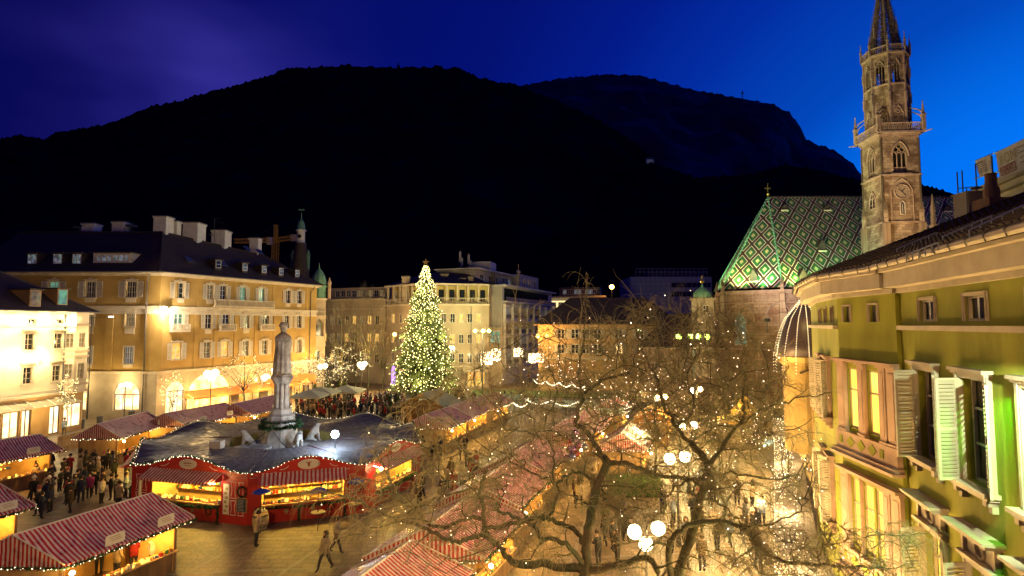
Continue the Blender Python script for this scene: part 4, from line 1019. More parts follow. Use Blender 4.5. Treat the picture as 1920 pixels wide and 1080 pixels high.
for px, py, w, h, tri in ((1470, 394, .9, .8, tn), (1550, 394, .9, .8, tn), (1541, 470, .95, 1.6, tn), (1506, 527, 1.0, 1.8, tn), (1413, 527, 1.0, 1.8, ta), (1776, 396, 1.0, .9, tn)): roofdorm(px, py, w, h, tri)
# walls with lancets
def lancet(m, fr, u, w, z0, z1, depth=.5):
    pass
def gothic_window(parent, fr, u, w, z0, z1, glass, d=.03, lights=3, stone=None, tr=True):
    """pointed window: moulded surround, mullions, tracery rings and glass set in the wall face"""
    stone = stone or M_trim; zc = z1 - w * .95; n = 8
    def arc(s, k, ww=w):
        # pointed arch: centre at opposite springing
        t = k / n; ang = t * R(62); x = ww - 2 * 0 ; 
        cx = -s * ww / 2 ; r = ww; return (u + cx + s * r * math.cos(ang), zc + (z1 - zc) * math.sin(ang) / math.sin(R(62)))
    pts = [(u - w / 2, z0), (u + w / 2, z0)] + [arc(1, k) for k in range(n + 1)] + [arc(-1, k) for k in range(n, -1, -1)]
    # meet at the apex
    pts = [(min(max(x, u - w / 2), u + w / 2), z) for x, z in pts]
    R2 = [p for p in [arc(1, k) for k in range(n + 1)] if p[0] >= u - 1e-6]; L2 = [p for p in [arc(-1, k) for k in range(n + 1)] if p[0] <= u + 1e-6]
    poly = [(u - w / 2, z0), (u + w / 2, z0)] + R2 + [(u, z1)] + L2[::-1]
    g = MB(); g.M = fr.M; g.face([(x, -d, z) for x, z in poly]); o = g.build('window', glass, parent)
    m = MB(); out = [fr.p(x, z, d + .06) for x, z in poly]; m.tube(out + [out[0], out[1]], .1, 5)
    b = w / lights
    for k in range(1, lights): x = u - w / 2 + b * k; m.tube([fr.p(x, z0, d + .06), fr.p(x, zc + (.3 if lights > 2 else .6) * w * .5, d + .06)], .055, 4)
    if tr:
        for k in range(lights):
            cx = u - w / 2 + b * (k + .5); m.tube([fr.p(cx + b / 2 * math.cos(a_), zc - .1 + b * .7 * abs(math.sin(a_)), d + .06) for a_ in np.linspace(0, math.pi, 7)], .05, 4)
        for cx, cz, r in ((u - w * .18, zc + w * .42, w * .16), (u + w * .18, zc + w * .42, w * .16), (u, z1 - w * .26, w * .13)):
            m.tube([fr.p(cx + r * math.cos(a_), cz + r * math.sin(a_), d + .06) for a_ in np.linspace(0, 2 * math.pi, 9)], .05, 4)
        m.tube([fr.p(u - w / 2, z0 + (zc - z0) * .5, d + .04), fr.p(u + w / 2, z0 + (zc - z0) * .5, d + .04)], .04, 4)
    m.build('tracery', stone, o)
    return o
for i in range(4):
    fr = Fr(tuple(V[i].xy), tuple(V[i + 1].xy)); m = MB(); wall_mb(m, fr, 0, fr.L, 0, ZW, [], .3); m.build('wall', M_ash, cath)
    m = MB(); fbox(m, fr, -.1, fr.L + .1, ZW - .5, ZW, .003, .35); fbox(m, fr, -.1, fr.L + .1, ZW - 1.9, ZW - 1.75, .002, .25); fbox(m, fr, 0, fr.L, 8.2, 8.5, .002, .3); m.build('cornice', M_stone, cath)
    m = MB()   # pierced quatrefoil band
    nq = max(2, int(fr.L / .95))
    for k in range(nq):
        cx = fr.L * (k + .5) / nq; r = .42
        for da in (0, math.pi / 2, math.pi, 1.5 * math.pi):
            m.tube([fr.p(cx + .2 * math.cos(da) + .2 * math.cos(a_), ZW - 1.12 + .2 * math.sin(da) + .2 * math.sin(a_), .12) for a_ in np.linspace(0, 2 * math.pi, 7)], .05, 3, cap=False)
        m.tube([fr.p(cx - .47, ZW - 1.7, .1), fr.p(cx - .47, ZW - .5, .1)], .05, 4)
    m.build('quatrefoil_band', M_stone, cath)
fa = Fr(tuple(V[2].xy), tuple(V[3].xy)); fb = Fr(tuple(V[3].xy), tuple(V[4].xy)); fc_ = Fr(tuple(V[1].xy), tuple(V[2].xy))
gothic_window(cath, fa, fa.hit(1389, 620)[0], 1.6, 9.0, 13.6, L_mint, lights=3)
for px in (1446, 1500): gothic_window(cath, fb, fb.hit(px, 620)[0] if px > 1446 else .01 + fa.L * 0 + 1.0, 1.7, 9.0, 13.2, L_dim, lights=3)
for fr in (fa, fb): 
    for px in ((1389,) if fr is fa else (1460, 1500)):
        u = fr.hit(px, 600)[0]; m = MB()
        m.tube([fr.p(u + 2.0 * math.cos(a_), 12.4 + 2.6 * math.sin(a_), .15) for a_ in np.linspace(0, math.pi, 12)], .14, 5); m.build('relieving_arch', M_stone, cath)
def buttress(x, y, ang, h):
    m = MB(); m.M = Matrix.Translation((x, y, 0)) @ Matrix.Rotation(ang, 4, 'Z')
    m.box(-.55, .55, -1.3, .3, 0, h * .55); m.box(-.45, .45, -.9, .3, h * .55 + .002, h * .85); m.box(-.35, .35, -.6, .3, h * .85 + .002, h)
    m.face([(-.6, -1.35, h * .55), (.6, -1.35, h * .55), (.5, -.85, h * .6), (-.5, -.85, h * .6)])
    m.box(-.2, .2, -.6, -.2, h, h + 1.2); m.face([(-.2, -.6, h + 1.2), (.2, -.6, h + 1.2), (0, -.4, h + 2.3)]); m.face([(.2, -.6, h + 1.2), (.2, -.2, h + 1.2), (0, -.4, h + 2.3)]); m.face([(-.2, -.2, h + 1.2), (-.2, -.6, h + 1.2), (0, -.4, h + 2.3)])
    m.M = None; m.build('buttress', M_ash, cath)
for i, ang in ((1, R(-62)), (2, R(-62)), (3, R(-20))): buttress(V[i].x, V[i].y, ang, ZW - .3)
for x in (45.5, 52, 58.5): buttress(x, 80.2, 0, ZW - .3)
# greenish floodlights along the eaves
def eave_light(p, aim, power, c, ang=100):
    o = thing('eave_or_added_flood', 'small green floodlight clamped to the cathedral eaves, aimed up the tiles', 'floodlight', p, 'green floodlights along the cathedral eaves')
    m = MB(); m.box(p.x - .18, p.x + .18, p.y - .12, p.y + .12, p.z - .12, p.z + .1); m.build('housing', M_iron, o)
    slight(o, p + Vector((0, 0, .25)), aim, power, c, ang, .9, .1)
for x, pw_, c in ((40.5, 5600, (.75, 1, .25)), (44.5, 2600, (.42, 1, .35)), (49.5, 2400, (.38, 1, .5)), (55, 1400, (.4, 1, .5))):
    p = Vector((x, 77.9, zr - .2)); eave_light(p, (x + .5, 84, zr + 7.0), pw_, c)
for k, c, pw_ in ((.25, (.85, 1, .3), 6500), (.72, (.6, 1, .4), 6500)):
    p = R_[1].lerp(R_[2], k) + Vector((-.9, -1.4, -.2)); eave_light(p, R_[1].lerp(R_[2], k).lerp(Pk, .45), pw_, c)
p = R_[0].lerp(R_[1], .5) + Vector((-1.6, -.4, -.2)); eave_light(p, R_[0].lerp(R_[1], .5).lerp(Pk, .5), 6500, (.6, 1, .4))

# ------------------------------------------------------------------ bell tower
T0 = Vector((at(1650, 240, 78).x, 78)); tw = 5.05
tower = thing('bell_tower', 'tall gothic bell tower of pale stone with tracery belfry, octagon and openwork spire', 'tower', (T0.x + 2.8, 81, 0))
du = Vector((math.cos(R(-5)), math.sin(R(-5)))); dv = Vector((-du.y, du.x))
def TC(i, g=0):   # corners: 0 near, 1 right, 2 far right, 3 far left, grown by g
    c = T0 + du * tw / 2 + dv * tw / 2; s = tw / 2 + g
    sg = ((-1, -1), (1, -1), (1, 1), (-1, 1))[i]; return c + du * s * sg[0] + dv * s * sg[1]
def zt_(py): return at(1650, py, 78).z
Zg = zt_(248); Zm = zt_(330); Zl = zt_(418)
tf = Fr(tuple(TC(0)), tuple(TC(1))); tl_ = Fr(tuple(TC(3)), tuple(TC(0))); trr = Fr(tuple(TC(1)), tuple(TC(2)))
for fr in (tf, tl_, trr, Fr(tuple(TC(2)), tuple(TC(3)))):
    m = MB()
    ops = [(tw / 2 - .95, tw / 2 + .95, Zm + .3, Zg - 1.6)] if fr in (tf, tl_) else []
    wall_mb(m, fr, 0, fr.L, 0, Zg, ops, .55); m.build('wall', M_tow, tower)
    m = MB()
    for z, h, d in ((Zm, .22, .22), (Zl, .22, .26), (Zl - 5.5, .2, .2)): m = MB(); fbox(m, fr, -d, fr.L + d, z, z + h, .003, d); m.build('string_course', M_stone, tower)
    m = MB()
    fbox(m, fr, -.25, fr.L + .25, Zg - .55, Zg - .3, .002, .3); fbox(m, fr, -.55, fr.L + .55, Zg - .297, Zg, .003, .62); m.build('string_course', M_stone, tower)
    m = MB()  # corbel frieze
    for k in range(12): x = fr.L * (k + .5) / 12; m.tube([fr.p(x + .22 * math.cos(a_), Zg - .9 + .28 * math.sin(a_), .1) for a_ in np.linspace(0, math.pi, 5)], .05, 4)
    m.build('frieze', M_stone, tower)
    m = MB()
    for x in (.0, fr.L): m.tube([fr.p(x, 4, .0), fr.p(x, Zg - 1, .0)], .16, 6)
    m.build('corner_shaft', M_tow, tower)
for fr in (tf, tl_):
    # belfry opening with tracery
    u = tw / 2; w = 1.9; z0 = Zm + .3; z1 = Zg - 1.6; zc = z1 - 1.9
    m = MB(); m.M = fr.M
    for s in (-1, 1):   # pointed head spandrels
        pr = None
        for k in range(9):
            a_ = R(60) * k / 8; q = (u + s * (-w / 2 + w * math.cos(a_)), zc + 1.86 * math.sin(a_) / math.sin(R(60)))
            if pr: m.face([(pr[0], 0.001, pr[1]), (q[0], .001, q[1]), (q[0], .001, z1), (pr[0], .001, z1)]); m.face([(pr[0], 0.001, pr[1]), (q[0], .001, q[1]), (q[0], .55, q[1]), (pr[0], .55, pr[1])])
            pr = q
    m.build('arch', M_tow, tower)
    m = MB()
    for x in (u - w / 2, u - w / 6, u + w / 6, u + w / 2): m.tube([fr.p(x, z0, -.25), fr.p(x, zc + .4, -.25)], .07, 5)
    for k in range(3): cx = u - w / 3 + k * w / 3; m.tube([fr.p(cx + w / 6 * math.cos(a_), zc + .1 + .5 * math.sin(a_), -.25) for a_ in np.linspace(0, math.pi, 7)], .06, 4)
    for cx, cz, r in ((u - .42, zc + 1.0, .36), (u + .42, zc + 1.0, .36), (u, zc + 1.42, .3), (u, zc + .72, .2)):
        m.tube([fr.p(cx + r * math.cos(a_), cz + r * math.sin(a_), -.25) for a_ in np.linspace(0, 2 * math.pi, 10)], .06, 4)
    m.tube([fr.p(u - w / 2, z0 + .95, -.25), fr.p(u + w / 2, z0 + .95, -.25)], .06, 4)
    m.tube([fr.p(u + s * (-w / 2 - .15 + (w + .3) * math.cos(a_)), zc + 2.15 * math.sin(a_) / math.sin(R(60)), .06) for s, a_ in [(1, x) for x in np.linspace(0, R(60), 8)] + [(-1, x) for x in np.linspace(R(60), 0, 8)]], .1, 5)
    m.build('tracery', M_stone, tower)
    m = MB(); m.M = fr.M; m.box(u - w / 2 - .4, u + w / 2 + .4, -.35, .02, z0 - .25, z0 - .02); m.box(u - w / 2, u + w / 2, .45, .5, z0, z0 + .95); m.build('sill', M_stone, tower)
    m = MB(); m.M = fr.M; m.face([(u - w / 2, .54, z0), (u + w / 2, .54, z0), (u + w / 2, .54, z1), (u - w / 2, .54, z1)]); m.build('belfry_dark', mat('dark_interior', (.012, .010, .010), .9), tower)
# clock and small window below
zc = zt_(360)
m = MB(); m.tube([tf.p(tw / 2 + 1.02 * math.cos(a_), zc + 1.02 * math.sin(a_), .1) for a_ in np.linspace(0, 2 * math.pi, 25)], .09, 5)
o = m.build('clock', M_stone, tower)
m = MB(); m.M = tf.M; m.face([(tw / 2 + .98 * math.cos(a_), -.05, zc + .98 * math.sin(a_)) for a_ in np.linspace(0, 2 * math.pi, 25)[:-1]]); m.build('clock_face', mat('clock_plaster', (.52, .42, .30), .8, (.4, .3, .2), 3), o)
m = MB()
for k in range(12): a_ = k * math.pi / 6; m.tube([tf.p(tw / 2 + .75 * math.cos(a_), zc + .75 * math.sin(a_), .08), tf.p(tw / 2 + .92 * math.cos(a_), zc + .92 * math.sin(a_), .08)], .03, 4)
m.tube([tf.p(tw / 2 - .5, zc + .42, .1), tf.p(tw / 2 + .5, zc - .55, .1)], .045, 4); m.tube([tf.p(tw / 2, zc, .1), tf.p(tw / 2 + .4, zc + .45, .1)], .05, 4); m.build('clock_hand', M_iron, o)
m = MB(); m.tube([tf.p(tw / 2 - 1.45, Zl + .3, .08), tf.p(tw / 2 - 1.45, zc + .2, .08), tf.p(tw / 2 - .8, zc + 1.35, .08), tf.p(tw / 2, zc + 1.9, .08), tf.p(tw / 2 + .8, zc + 1.35, .08), tf.p(tw / 2 + 1.45, zc + .2, .08), tf.p(tw / 2 + 1.45, Zl + .3, .08)], .08, 5); m.build('blind_arch', M_stone, tower)
gothic_window(tower, tf, tw / 2, .62, zt_(402), zt_(377), M_glass, lights=2, tr=False)
gothic_window(tower, tl_, tw / 2, 1.5, zt_(385), zt_(352), M_glass, lights=2, stone=M_stone)
# lower stage: corner pinnacled buttresses
for fr, u in ((tf, .15), (tf, tw - .1), (tl_, .2)):
    m = MB(); fbox(m, fr, u - .4, u + .4, 0, Zl - .05, .002, .5); fbox(m, fr, u - .22, u + .22, Zl - .048, Zl + 1.8, .003, .38)
    a = fr.p(u, Zl + 3.6, .2)
    q = [fr.p(u - .25, Zl + 1.8, .4), fr.p(u + .25, Zl + 1.8, .4), fr.p(u + .25, Zl + 1.8, 0), fr.p(u - .25, Zl + 1.8, 0)]
    for k in range(4): m.face([q[k], q[(k + 1) % 4], a])
    m.build('buttress', M_tow, tower)
pr_ = TC(1, .9); m = MB(); m.box(pr_.x - .3, pr_.x + .3, pr_.y - .3, pr_.y + .3, 10, Zl - .5); m.lathe((pr_.x, pr_.y, 0), [(.34, Zl - .5), (.28, Zl + 1.3), (.36, Zl + 1.4), (.03, Zl + 3.8)], 6); m.build('pinnacle', M_tow, tower)
# gallery parapets, pinnacles and flying struts
def pinnacle(m, x, y, z, h, r=.16):
    m.box(x - r, x + r, y - r, y + r, z, z + h * .5); m.box(x - r * 1.4, x + r * 1.4, y - r * 1.4, y + r * 1.4, z + h * .5, z + h * .54)
    m.lathe((x, y, 0), [(r, z + h * .54), (r * .2, z + h * .92), (r * .6, z + h * .94), (r * .1, z + h)], 5)
    for k in range(4): m.octa((x + r * (1 - k * .2), y, z + h * (.58 + k * .09)), r * .5); m.octa((x - r * (1 - k * .2), y, z + h * (.58 + k * .09)), r * .5)
def gallery(pts, z, h, name='gallery'):
    m = MB()
    for a, b in zip(pts, pts[1:] + pts[:1]):
        a3, b3 = Vector((a.x, a.y, z)), Vector((b.x, b.y, z)); L = (b - a).length; n = max(2, int(L / .5))
        m.tube([a3 + Vector((0, 0, h)), b3 + Vector((0, 0, h))], .09, 4); m.tube([a3, b3], .09, 4)
        for k in range(n):
            p = a3.lerp(b3, (k + .5) / n); e = (b3 - a3).normalized() * (L / n / 2)
            m.tube([p - e, p + Vector((0, 0, h)) * .98, p + e], .045, 3, cap=False); m.tube([p - e + Vector((0, 0, h)), p + Vector((0, 0, .1)), p + e + Vector((0, 0, h))], .045, 3, cap=False)
    return m.build(name, M_stone, tower)
gallery([TC(i, .5) for i in range(4)], Zg, 1.15)
m = MB(); c = (TC(0) + TC(2)) / 2; q = [TC(i, .5) for i in range(4)]; m.face([(p.x, p.y, Zg + .003) for p in q]); m.build('platform', M_stone, tower)
Zo = zt_(97); ro = 2.55
OC = lambda k, r: Vector((c.x + r * math.cos(R(-90 - 5 + 22.5 + 45 * k)), c.y + r * math.sin(R(-90 - 5 + 22.5 + 45 * k))))
rc = ro / math.cos(R(22.5)) * .985
for k in range(8):
    a, b = OC(k - 1, rc), OC(k, rc); fr = Fr(tuple(a), tuple(b)); m = MB(); u = fr.L / 2; zz0, zz1 = zt_(155), zt_(112)
    wall_mb(m, fr, 0, fr.L, Zg, Zo, [(u - .55, u + .55, zz0, zz1)], .4); m.build('octagon_wall', M_tow, tower)
    m = MB(); fbox(m, fr, -.1, fr.L + .1, Zo - .25, Zo, .003, .35); fbox(m, fr, 0, fr.L, zz0 - .25, zz0 - .05, .003, .2)
    for x in (u - .55, u - .18, u + .18, u + .55): m.tube([fr.p(x, zz0, -.15), fr.p(x, zz1 - .6, -.15)], .045, 4)
    m.tube([fr.p(u - .55, zz1 - .9, .03), fr.p(u - .35, zz1 - .35, .03), fr.p(u, zz1 + .25, .03), fr.p(u + .35, zz1 - .35, .03), fr.p(u + .55, zz1 - .9, .03)], .09, 4)
    for cx in (u - .27, u + .27, u): m.tube([fr.p(cx + .2 * math.cos(a_), zz1 - (.5 if cx != u else .15) + .2 * math.sin(a_), -.15) for a_ in np.linspace(0, 2 * math.pi, 7)], .04, 4)
    m.tube([fr.p(u - .55, zz0 + .6, -.15), fr.p(u + .55, zz0 + .6, -.15)], .04, 4)
    # blind tracery below and clustered shafts
    m.tube([fr.p(u - .75, Zg + .3, .06), fr.p(u - .75, Zg + 2.6, .06), fr.p(u - .4, Zg + 3.4, .06), fr.p(u, Zg + 3.9, .06), fr.p(u + .4, Zg + 3.4, .06), fr.p(u + .75, Zg + 2.6, .06), fr.p(u + .75, Zg + .3, .06)], .08, 4)
    for cx, cz in ((u, Zg + 3.0), (u - .3, Zg + 2.3), (u + .3, Zg + 2.3)): m.tube([fr.p(cx + .24 * math.cos(a_), cz + .24 * math.sin(a_), .06) for a_ in np.linspace(0, 2 * math.pi, 8)], .05, 4)
    m.tube([fr.p(0, Zg, .06), fr.p(0, Zo - .3, .06)], .15, 5); m.build('octagon_tracery', M_stone, tower)
    m = MB(); p = OC(k, rc + .12); 
    for zz, hh in ((zt_(190), 2.6), (zt_(140), 2.4)): pinnacle(m, p.x, p.y, zz, hh, .13)
    if k % 2 == 0 or True: p = OC(k, rc + .3); pinnacle(m, p.x, p.y, Zo, 2.9, .11)
    m.build('pinnacle', M_stone, tower)
m = MB(); m.face([(OC(k, rc).x, OC(k, rc).y, Zo + .003) for k in range(8)]); m.build('platform', M_stone, tower)
gallery([OC(k, rc + .22) for k in range(8)], Zo, .95)
for i in range(4):
    m = MB(); p = TC(i, .5); pinnacle(m, p.x, p.y, Zg, 4.3, .22)
    d = (Vector((c.x, c.y)) - p).normalized(); e = p + d * 1.7
    m.tube([(p.x, p.y, Zg + 2.4), (p.x + d.x * .5, p.y + d.y * .5, Zg + 3.1), (e.x, e.y, Zg + 3.7), (e.x + d.x * .6, e.y + d.y * .6, Zg + 4.4)], .11, 4)
    m.tube([(p.x, p.y, Zg + 1.5), (p.x + d.x * .5, p.y + d.y * .5, Zg + 2.4), (e.x, e.y, Zg + 3.2)], .09, 4)
    m.build('corner_pinnacle', M_stone, tower)
# gargoyles
for i in (0, 1, 3):
    p = TC(i, .6); d = (p - Vector((c.x, c.y))).normalized(); m = MB(); m.tube([(p.x, p.y, Zg - .2), (p.x + d.x * .9, p.y + d.y * .9, Zg - .1)], [.12, .06], 5); m.build('gargoyle', M_stone, tower)
# openwork spire
Ztip = zt_(-68); rs = 2.05
M_sp = mat('spire_stone', (.30, .24, .18), .9, (.16, .12, .10), 1)
for k in range(8):
    a0, a1 = OC(k, rs), OC(k - 1, rs); m = MB(); n = 11
    def sp(t, kk): q = OC(kk, rs * (1 - t) + .08); return Vector((q.x, q.y, Zo + (Ztip - Zo) * t))
    m.tube([sp(0, k), sp(1, k)], [.26, .12], 5)
    for j in range(1, 34): p = sp(j / 35, k); d = Vector((p.x - c.x, p.y - c.y, .25)).normalized(); m.octa(p + d * .3, .12 if j < 20 else .08)
    o = m.build('spire_rib', M_sp, tower)
    m = MB()
    ts = [0, .06, .13, .21, .30, .40, .51, .63, .76, .9]
    for j, (t0, t1) in enumerate(zip(ts, ts[1:])):
        A, B, C_, D_ = sp(t0, k - 1), sp(t0, k), sp(t1, k), sp(t1, k - 1)
        m.tube([A, B], .10, 4)
        md = (C_ + D_) / 2; m.tube([A.lerp(D_, .15), (A + B) / 2 * .4 + md * .6, B.lerp(C_, .15)], .07, 3)
        mid = (A + B + C_ + D_) / 4; h = (C_ - B).length * .28; e = (B - A).normalized(); w_ = (B - A).length * .30
        m.tube([mid + e * w_ * math.cos(a_) + Vector((0, 0, h * math.sin(a_))) for a_ in np.linspace(0, 2 * math.pi, 7)], .065, 3, cap=False)
        m.tube([(A + B) / 2, mid - Vector((0, 0, h))], .06, 3)
    m.build('spire_tracery', M_sp, o)
    p = sp(.27, k); 
    if k % 2 == 0: m = MB(); d = Vector((p.x - c.x, p.y - c.y)).normalized(); pinnacle(m, p.x + d.x * .35, p.y + d.y * .35, p.z - .6, 2.6, .1); m.build('pinnacle', M_stone, tower)
# floodlights added to brighten the tower, the cathedral tiles and the crane
def added_flood(p, aim, power, c_, ang, lab):
    p = Vector(p); o = thing('eave_or_added_flood', lab, 'floodlight', p); m = MB(); m.box(p.x - .3, p.x + .3, p.y - .2, p.y + .2, p.z - .2, p.z + .2); m.tube([p, (p.x, p.y, p.z - 1.5)], .05, 4); m.build('housing', M_iron, o); slight(o, p + Vector((0, 0, .4)), aim, power, c_, ang, .8, .3)
added_flood((48, 66, 15.5), (c.x - .5, c.y - 2, 33), 10500, (1, .72, .36), 55, 'floodlight on the low roof below the bell tower, aimed up its front')
added_flood((30, 66, 12.5), (50, 84, 26), 19000, (1, .80, .70), 80, 'floodlight on the low sacristy roof washing the cathedral tiles')
added_flood((40.5, 70, 16.5), (c.x - 1, c.y, 45), 9000, (1, .80, .50), 42, 'floodlight near the choir corner, aimed at the tower octagon')
added_flood((-62, 118, 25), (-84, 190, 38), 26000, (1, .62, .2), 60, 'work floodlight behind the hotel roof, aimed at the tower crane')
added_flood((60, 64, 14), (70, 85, 27), 9000, (1, .72, .72), 60, 'floodlight on a low roof right of the bell tower, aimed at the nave tiles')
# ------------------------------------------------------------------ green house on the right
M_green = mat('olive_green_plaster', (.33, .33, .03), .85, (.22, .215, .02), 1.3, bump=.4, bscale=5, stretch=(1, 1, .3), lo=.3, hi=.75)
M_gtrim = mat('house_stone_trim', (.55, .46, .36), .75, (.46, .37, .28), 2.5, bump=.12)
M_gshut = mat('cream_shutter', (.62, .54, .42), .55, (.55, .47, .36), 4)
FW = Fr((9.75, 14.08), (7.69, 6.37)); FB = Fr((9.81, 16.9), (9.65, 14.1)); FCc = Fr((11.3, 20.8), (9.81, 16.9)); FD = Fr((13.6, 25.5), (11.3, 20.8))
gh = thing('green_house', 'olive green house with cream shutters, pilastered bay and bracketed eaves', 'house', (9.75, 14.08, 0))
ZC = 12.9
def rect(fr, x0, y0, x1, y1):
    a = fr.hit(x0, y0); b = fr.hit(x1, y1); return min(a[0], b[0]), max(a[0], b[0]), min(a[1], b[1]), max(a[1], b[1])
# openings in the long wall
w1 = FW.hit(1741, 770)[0]; w2 = FW.hit(1832, 800)[0]; gap = w2 - w1; w3 = w2 + gap
a1 = FW.hit(1739, 580)[0]; a2 = FW.hit(1829, 575)[0]
ups = [(w, .92) for w in (w1, w2, w3, w3 + gap)]
Zu0, Zu1 = 8.95, 10.95; Zl0, Zl1 = 5.3, 7.35
opsW = [(u - .46, u + .46, Zu0, Zu1) for u, _ in ups] + [(u - .46, u + .46, Zl0, Zl1) for u, _ in ups] + [(u - .38, u + .38, 12.06, 12.55) for u in (a1, a2, a2 + (a2 - a1), a2 + 2 * (a2 - a1))] + [(u - .5, u + .5, 1.0, 3.4) for u, _ in ups]
opsB = [(.46, 1.06, 9.05, 10.75), (1.46, 2.06, 9.05, 10.75), (.46, 1.0, 5.75, 7.62), (1.04, 1.52, 5.75, 7.62), (1.6, 2.06, 5.75, 7.62), (.35, .75, 12.06, 12.52), (1.65, 2.05, 12.06, 12.52)]
M_curtain = mat('attic_curtain', (.17, .16, .17), .4, (.09, .085, .09), 5, stretch=(1, 1, .3))
opsC = [(.6, 1.15, 9.0, 10.8), (2.0, 2.55, 9.0, 10.8), (.6, 1.15, 5.7, 7.6), (2.0, 2.55, 5.7, 7.6), (.7, 1.05, 12.06, 12.52), (1.9, 2.25, 12.06, 12.52), (3.2, 3.5, 12.06, 12.52)]
for fr, ops, nm in ((FW, opsW, ''), (FB, opsB, ''), (FCc, opsC, ''), (FD, [], '')):
    m = MB(); wall_mb(m, fr, 0, fr.L, 0, ZC, ops, .3 if fr is not FB else .1); m.build('wall', M_green, gh)
m = MB(); q = [FB.p(FB.L, 0, 0), FW.p(0, 0, 0)]; m.face([(q[0].x, q[0].y, 0), (q[1].x, q[1].y, 0), (q[1].x, q[1].y, ZC), (q[0].x, q[0].y, ZC)])
a, b = FW.p(FW.L, 0, 0), FW.p(FW.L, 0, -12); m.face([(a.x, a.y, 0), (b.x, b.y, 0), (b.x, b.y, ZC), (a.x, a.y, ZC)]); a, b = FD.p(0, 0, 0), FD.p(0, 0, -12); m.face([(a.x, a.y, 0), (b.x, b.y, 0), (b.x, b.y, ZC), (a.x, a.y, ZC)])
m.build('side_wall', M_green, gh)
# casement windows of the near wall, each pane its own piece
def casement(fr, u, z, w, h, lit=None, open_leaf=True, depth=.2, small=False):
    m = MB(); m.M = fr.M; x0, x1 = u - w / 2, u + w / 2
    for a, b, c, d in ((x0, x0 + .05, z, z + h), (x1 - .05, x1, z, z + h), (x0 + .05, x1 - .05, z, z + .05), (x0 + .05, x1 - .05, z + h - .05, z + h)): m.box(a, b, depth - .06, depth, c, d)
    o = m.build('window', M_gtrim, gh)
    xm = (x0 + x1) / 2
    m = MB(); m.M = fr.M; m.box(xm - .035, xm + .035, depth - .05, depth + .01, z + .05, z + h - .05)
    rows = [z + h * .36, z + h * .7] if not small else []
    for r in rows: m.box(x0 + .05, x1 - .05, depth - .04, depth + .01, r - .02, r + .02)
    m.build('glazing_bar', M_white, o)
    zz = [z + .05] + rows + [z + h - .05]
    for a, b in ((x0 + .05, xm - .035), (xm + .035, x1 - .05)):
        for c, d in zip(zz, zz[1:]):
            g = MB(); g.M = fr.M; g.face([(a, depth + .02, c), (b, depth + .02, c), (b, depth + .02, d), (a, depth + .02, d)]); g.build('pane', lit or M_glass, o)
    return o
def surround(fr, u, z0, z1, w, t=.13, pediment=False, sill=True, corn=True, mt=None):
    m = MB(); m.M = fr.M; x0, x1 = u - w / 2, u + w / 2; D = .09 if corn or pediment else .03
    m.box(x0 - t, x0, -D, .02, z0, z1 + t); m.box(x1, x1 + t, -D, .02, z0, z1 + t); m.box(x0, x1, -D, .02, z1, z1 + t)
    m.box(x0 - t + .03, x0 - .03, -D - .02, -D, z0, z1 + t); m.box(x1 + .03, x1 + t - .03, -D - .02, -D, z0, z1 + t)
    if corn: m.box(x0 - t - .06, x1 + t + .06, -D - .10, .02, z1 + t, z1 + t + .07); m.box(x0 - t - .03, x1 + t + .03, -D - .05, .02, z1 + t - .05, z1 + t - .003)
    if sill:
        m.box(x0 - t - .1, x1 + t + .1, -.27, .02, z0 - .08, z0 - .003); m.box(x0 - t - .05, x1 + t + .05, -.2, .02, z0 - .14, z0 - .083)
        for x in (x0 - t, x1 + t - .12): m.prism([(x, z0 - .36), (x + .12, z0 - .36), (x + .12, z0 - .143), (x, z0 - .143)], -.1, .02); m.box(x, x + .12, -.19, .02, z0 - .24, z0 - .144)
    if pediment:
        zt = z1 + t + .07
        m.box(x0 - t, x1 + t, -.035, .02, zt + .003, zt + .42)
        for x in (x0 - t, x1 + t - .08): m.box(x, x + .08, -.11, .02, zt + .003, zt + .42)
        m.box(x0 - t + .1, u - .19, -.055, -.03, zt + .06, zt + .36); m.box(u + .19, x1 + t - .1, -.055, -.03, zt + .06, zt + .36)
        m.M = None; m.tube([fr.p(u + .15 * math.cos(a), zt + .21 + .18 * math.sin(a), .06) for a in np.linspace(0, 2 * math.pi, 17)], .03, 5); m.M = fr.M
        m.box(x0 - t - .12, x1 + t + .12, -.3, .02, zt + .43, zt + .5); m.box(x0 - t - .18, x1 + t + .18, -.38, .02, zt + .503, zt + .56)
    m.build('window_surround', mt or M_gtrim, gh)
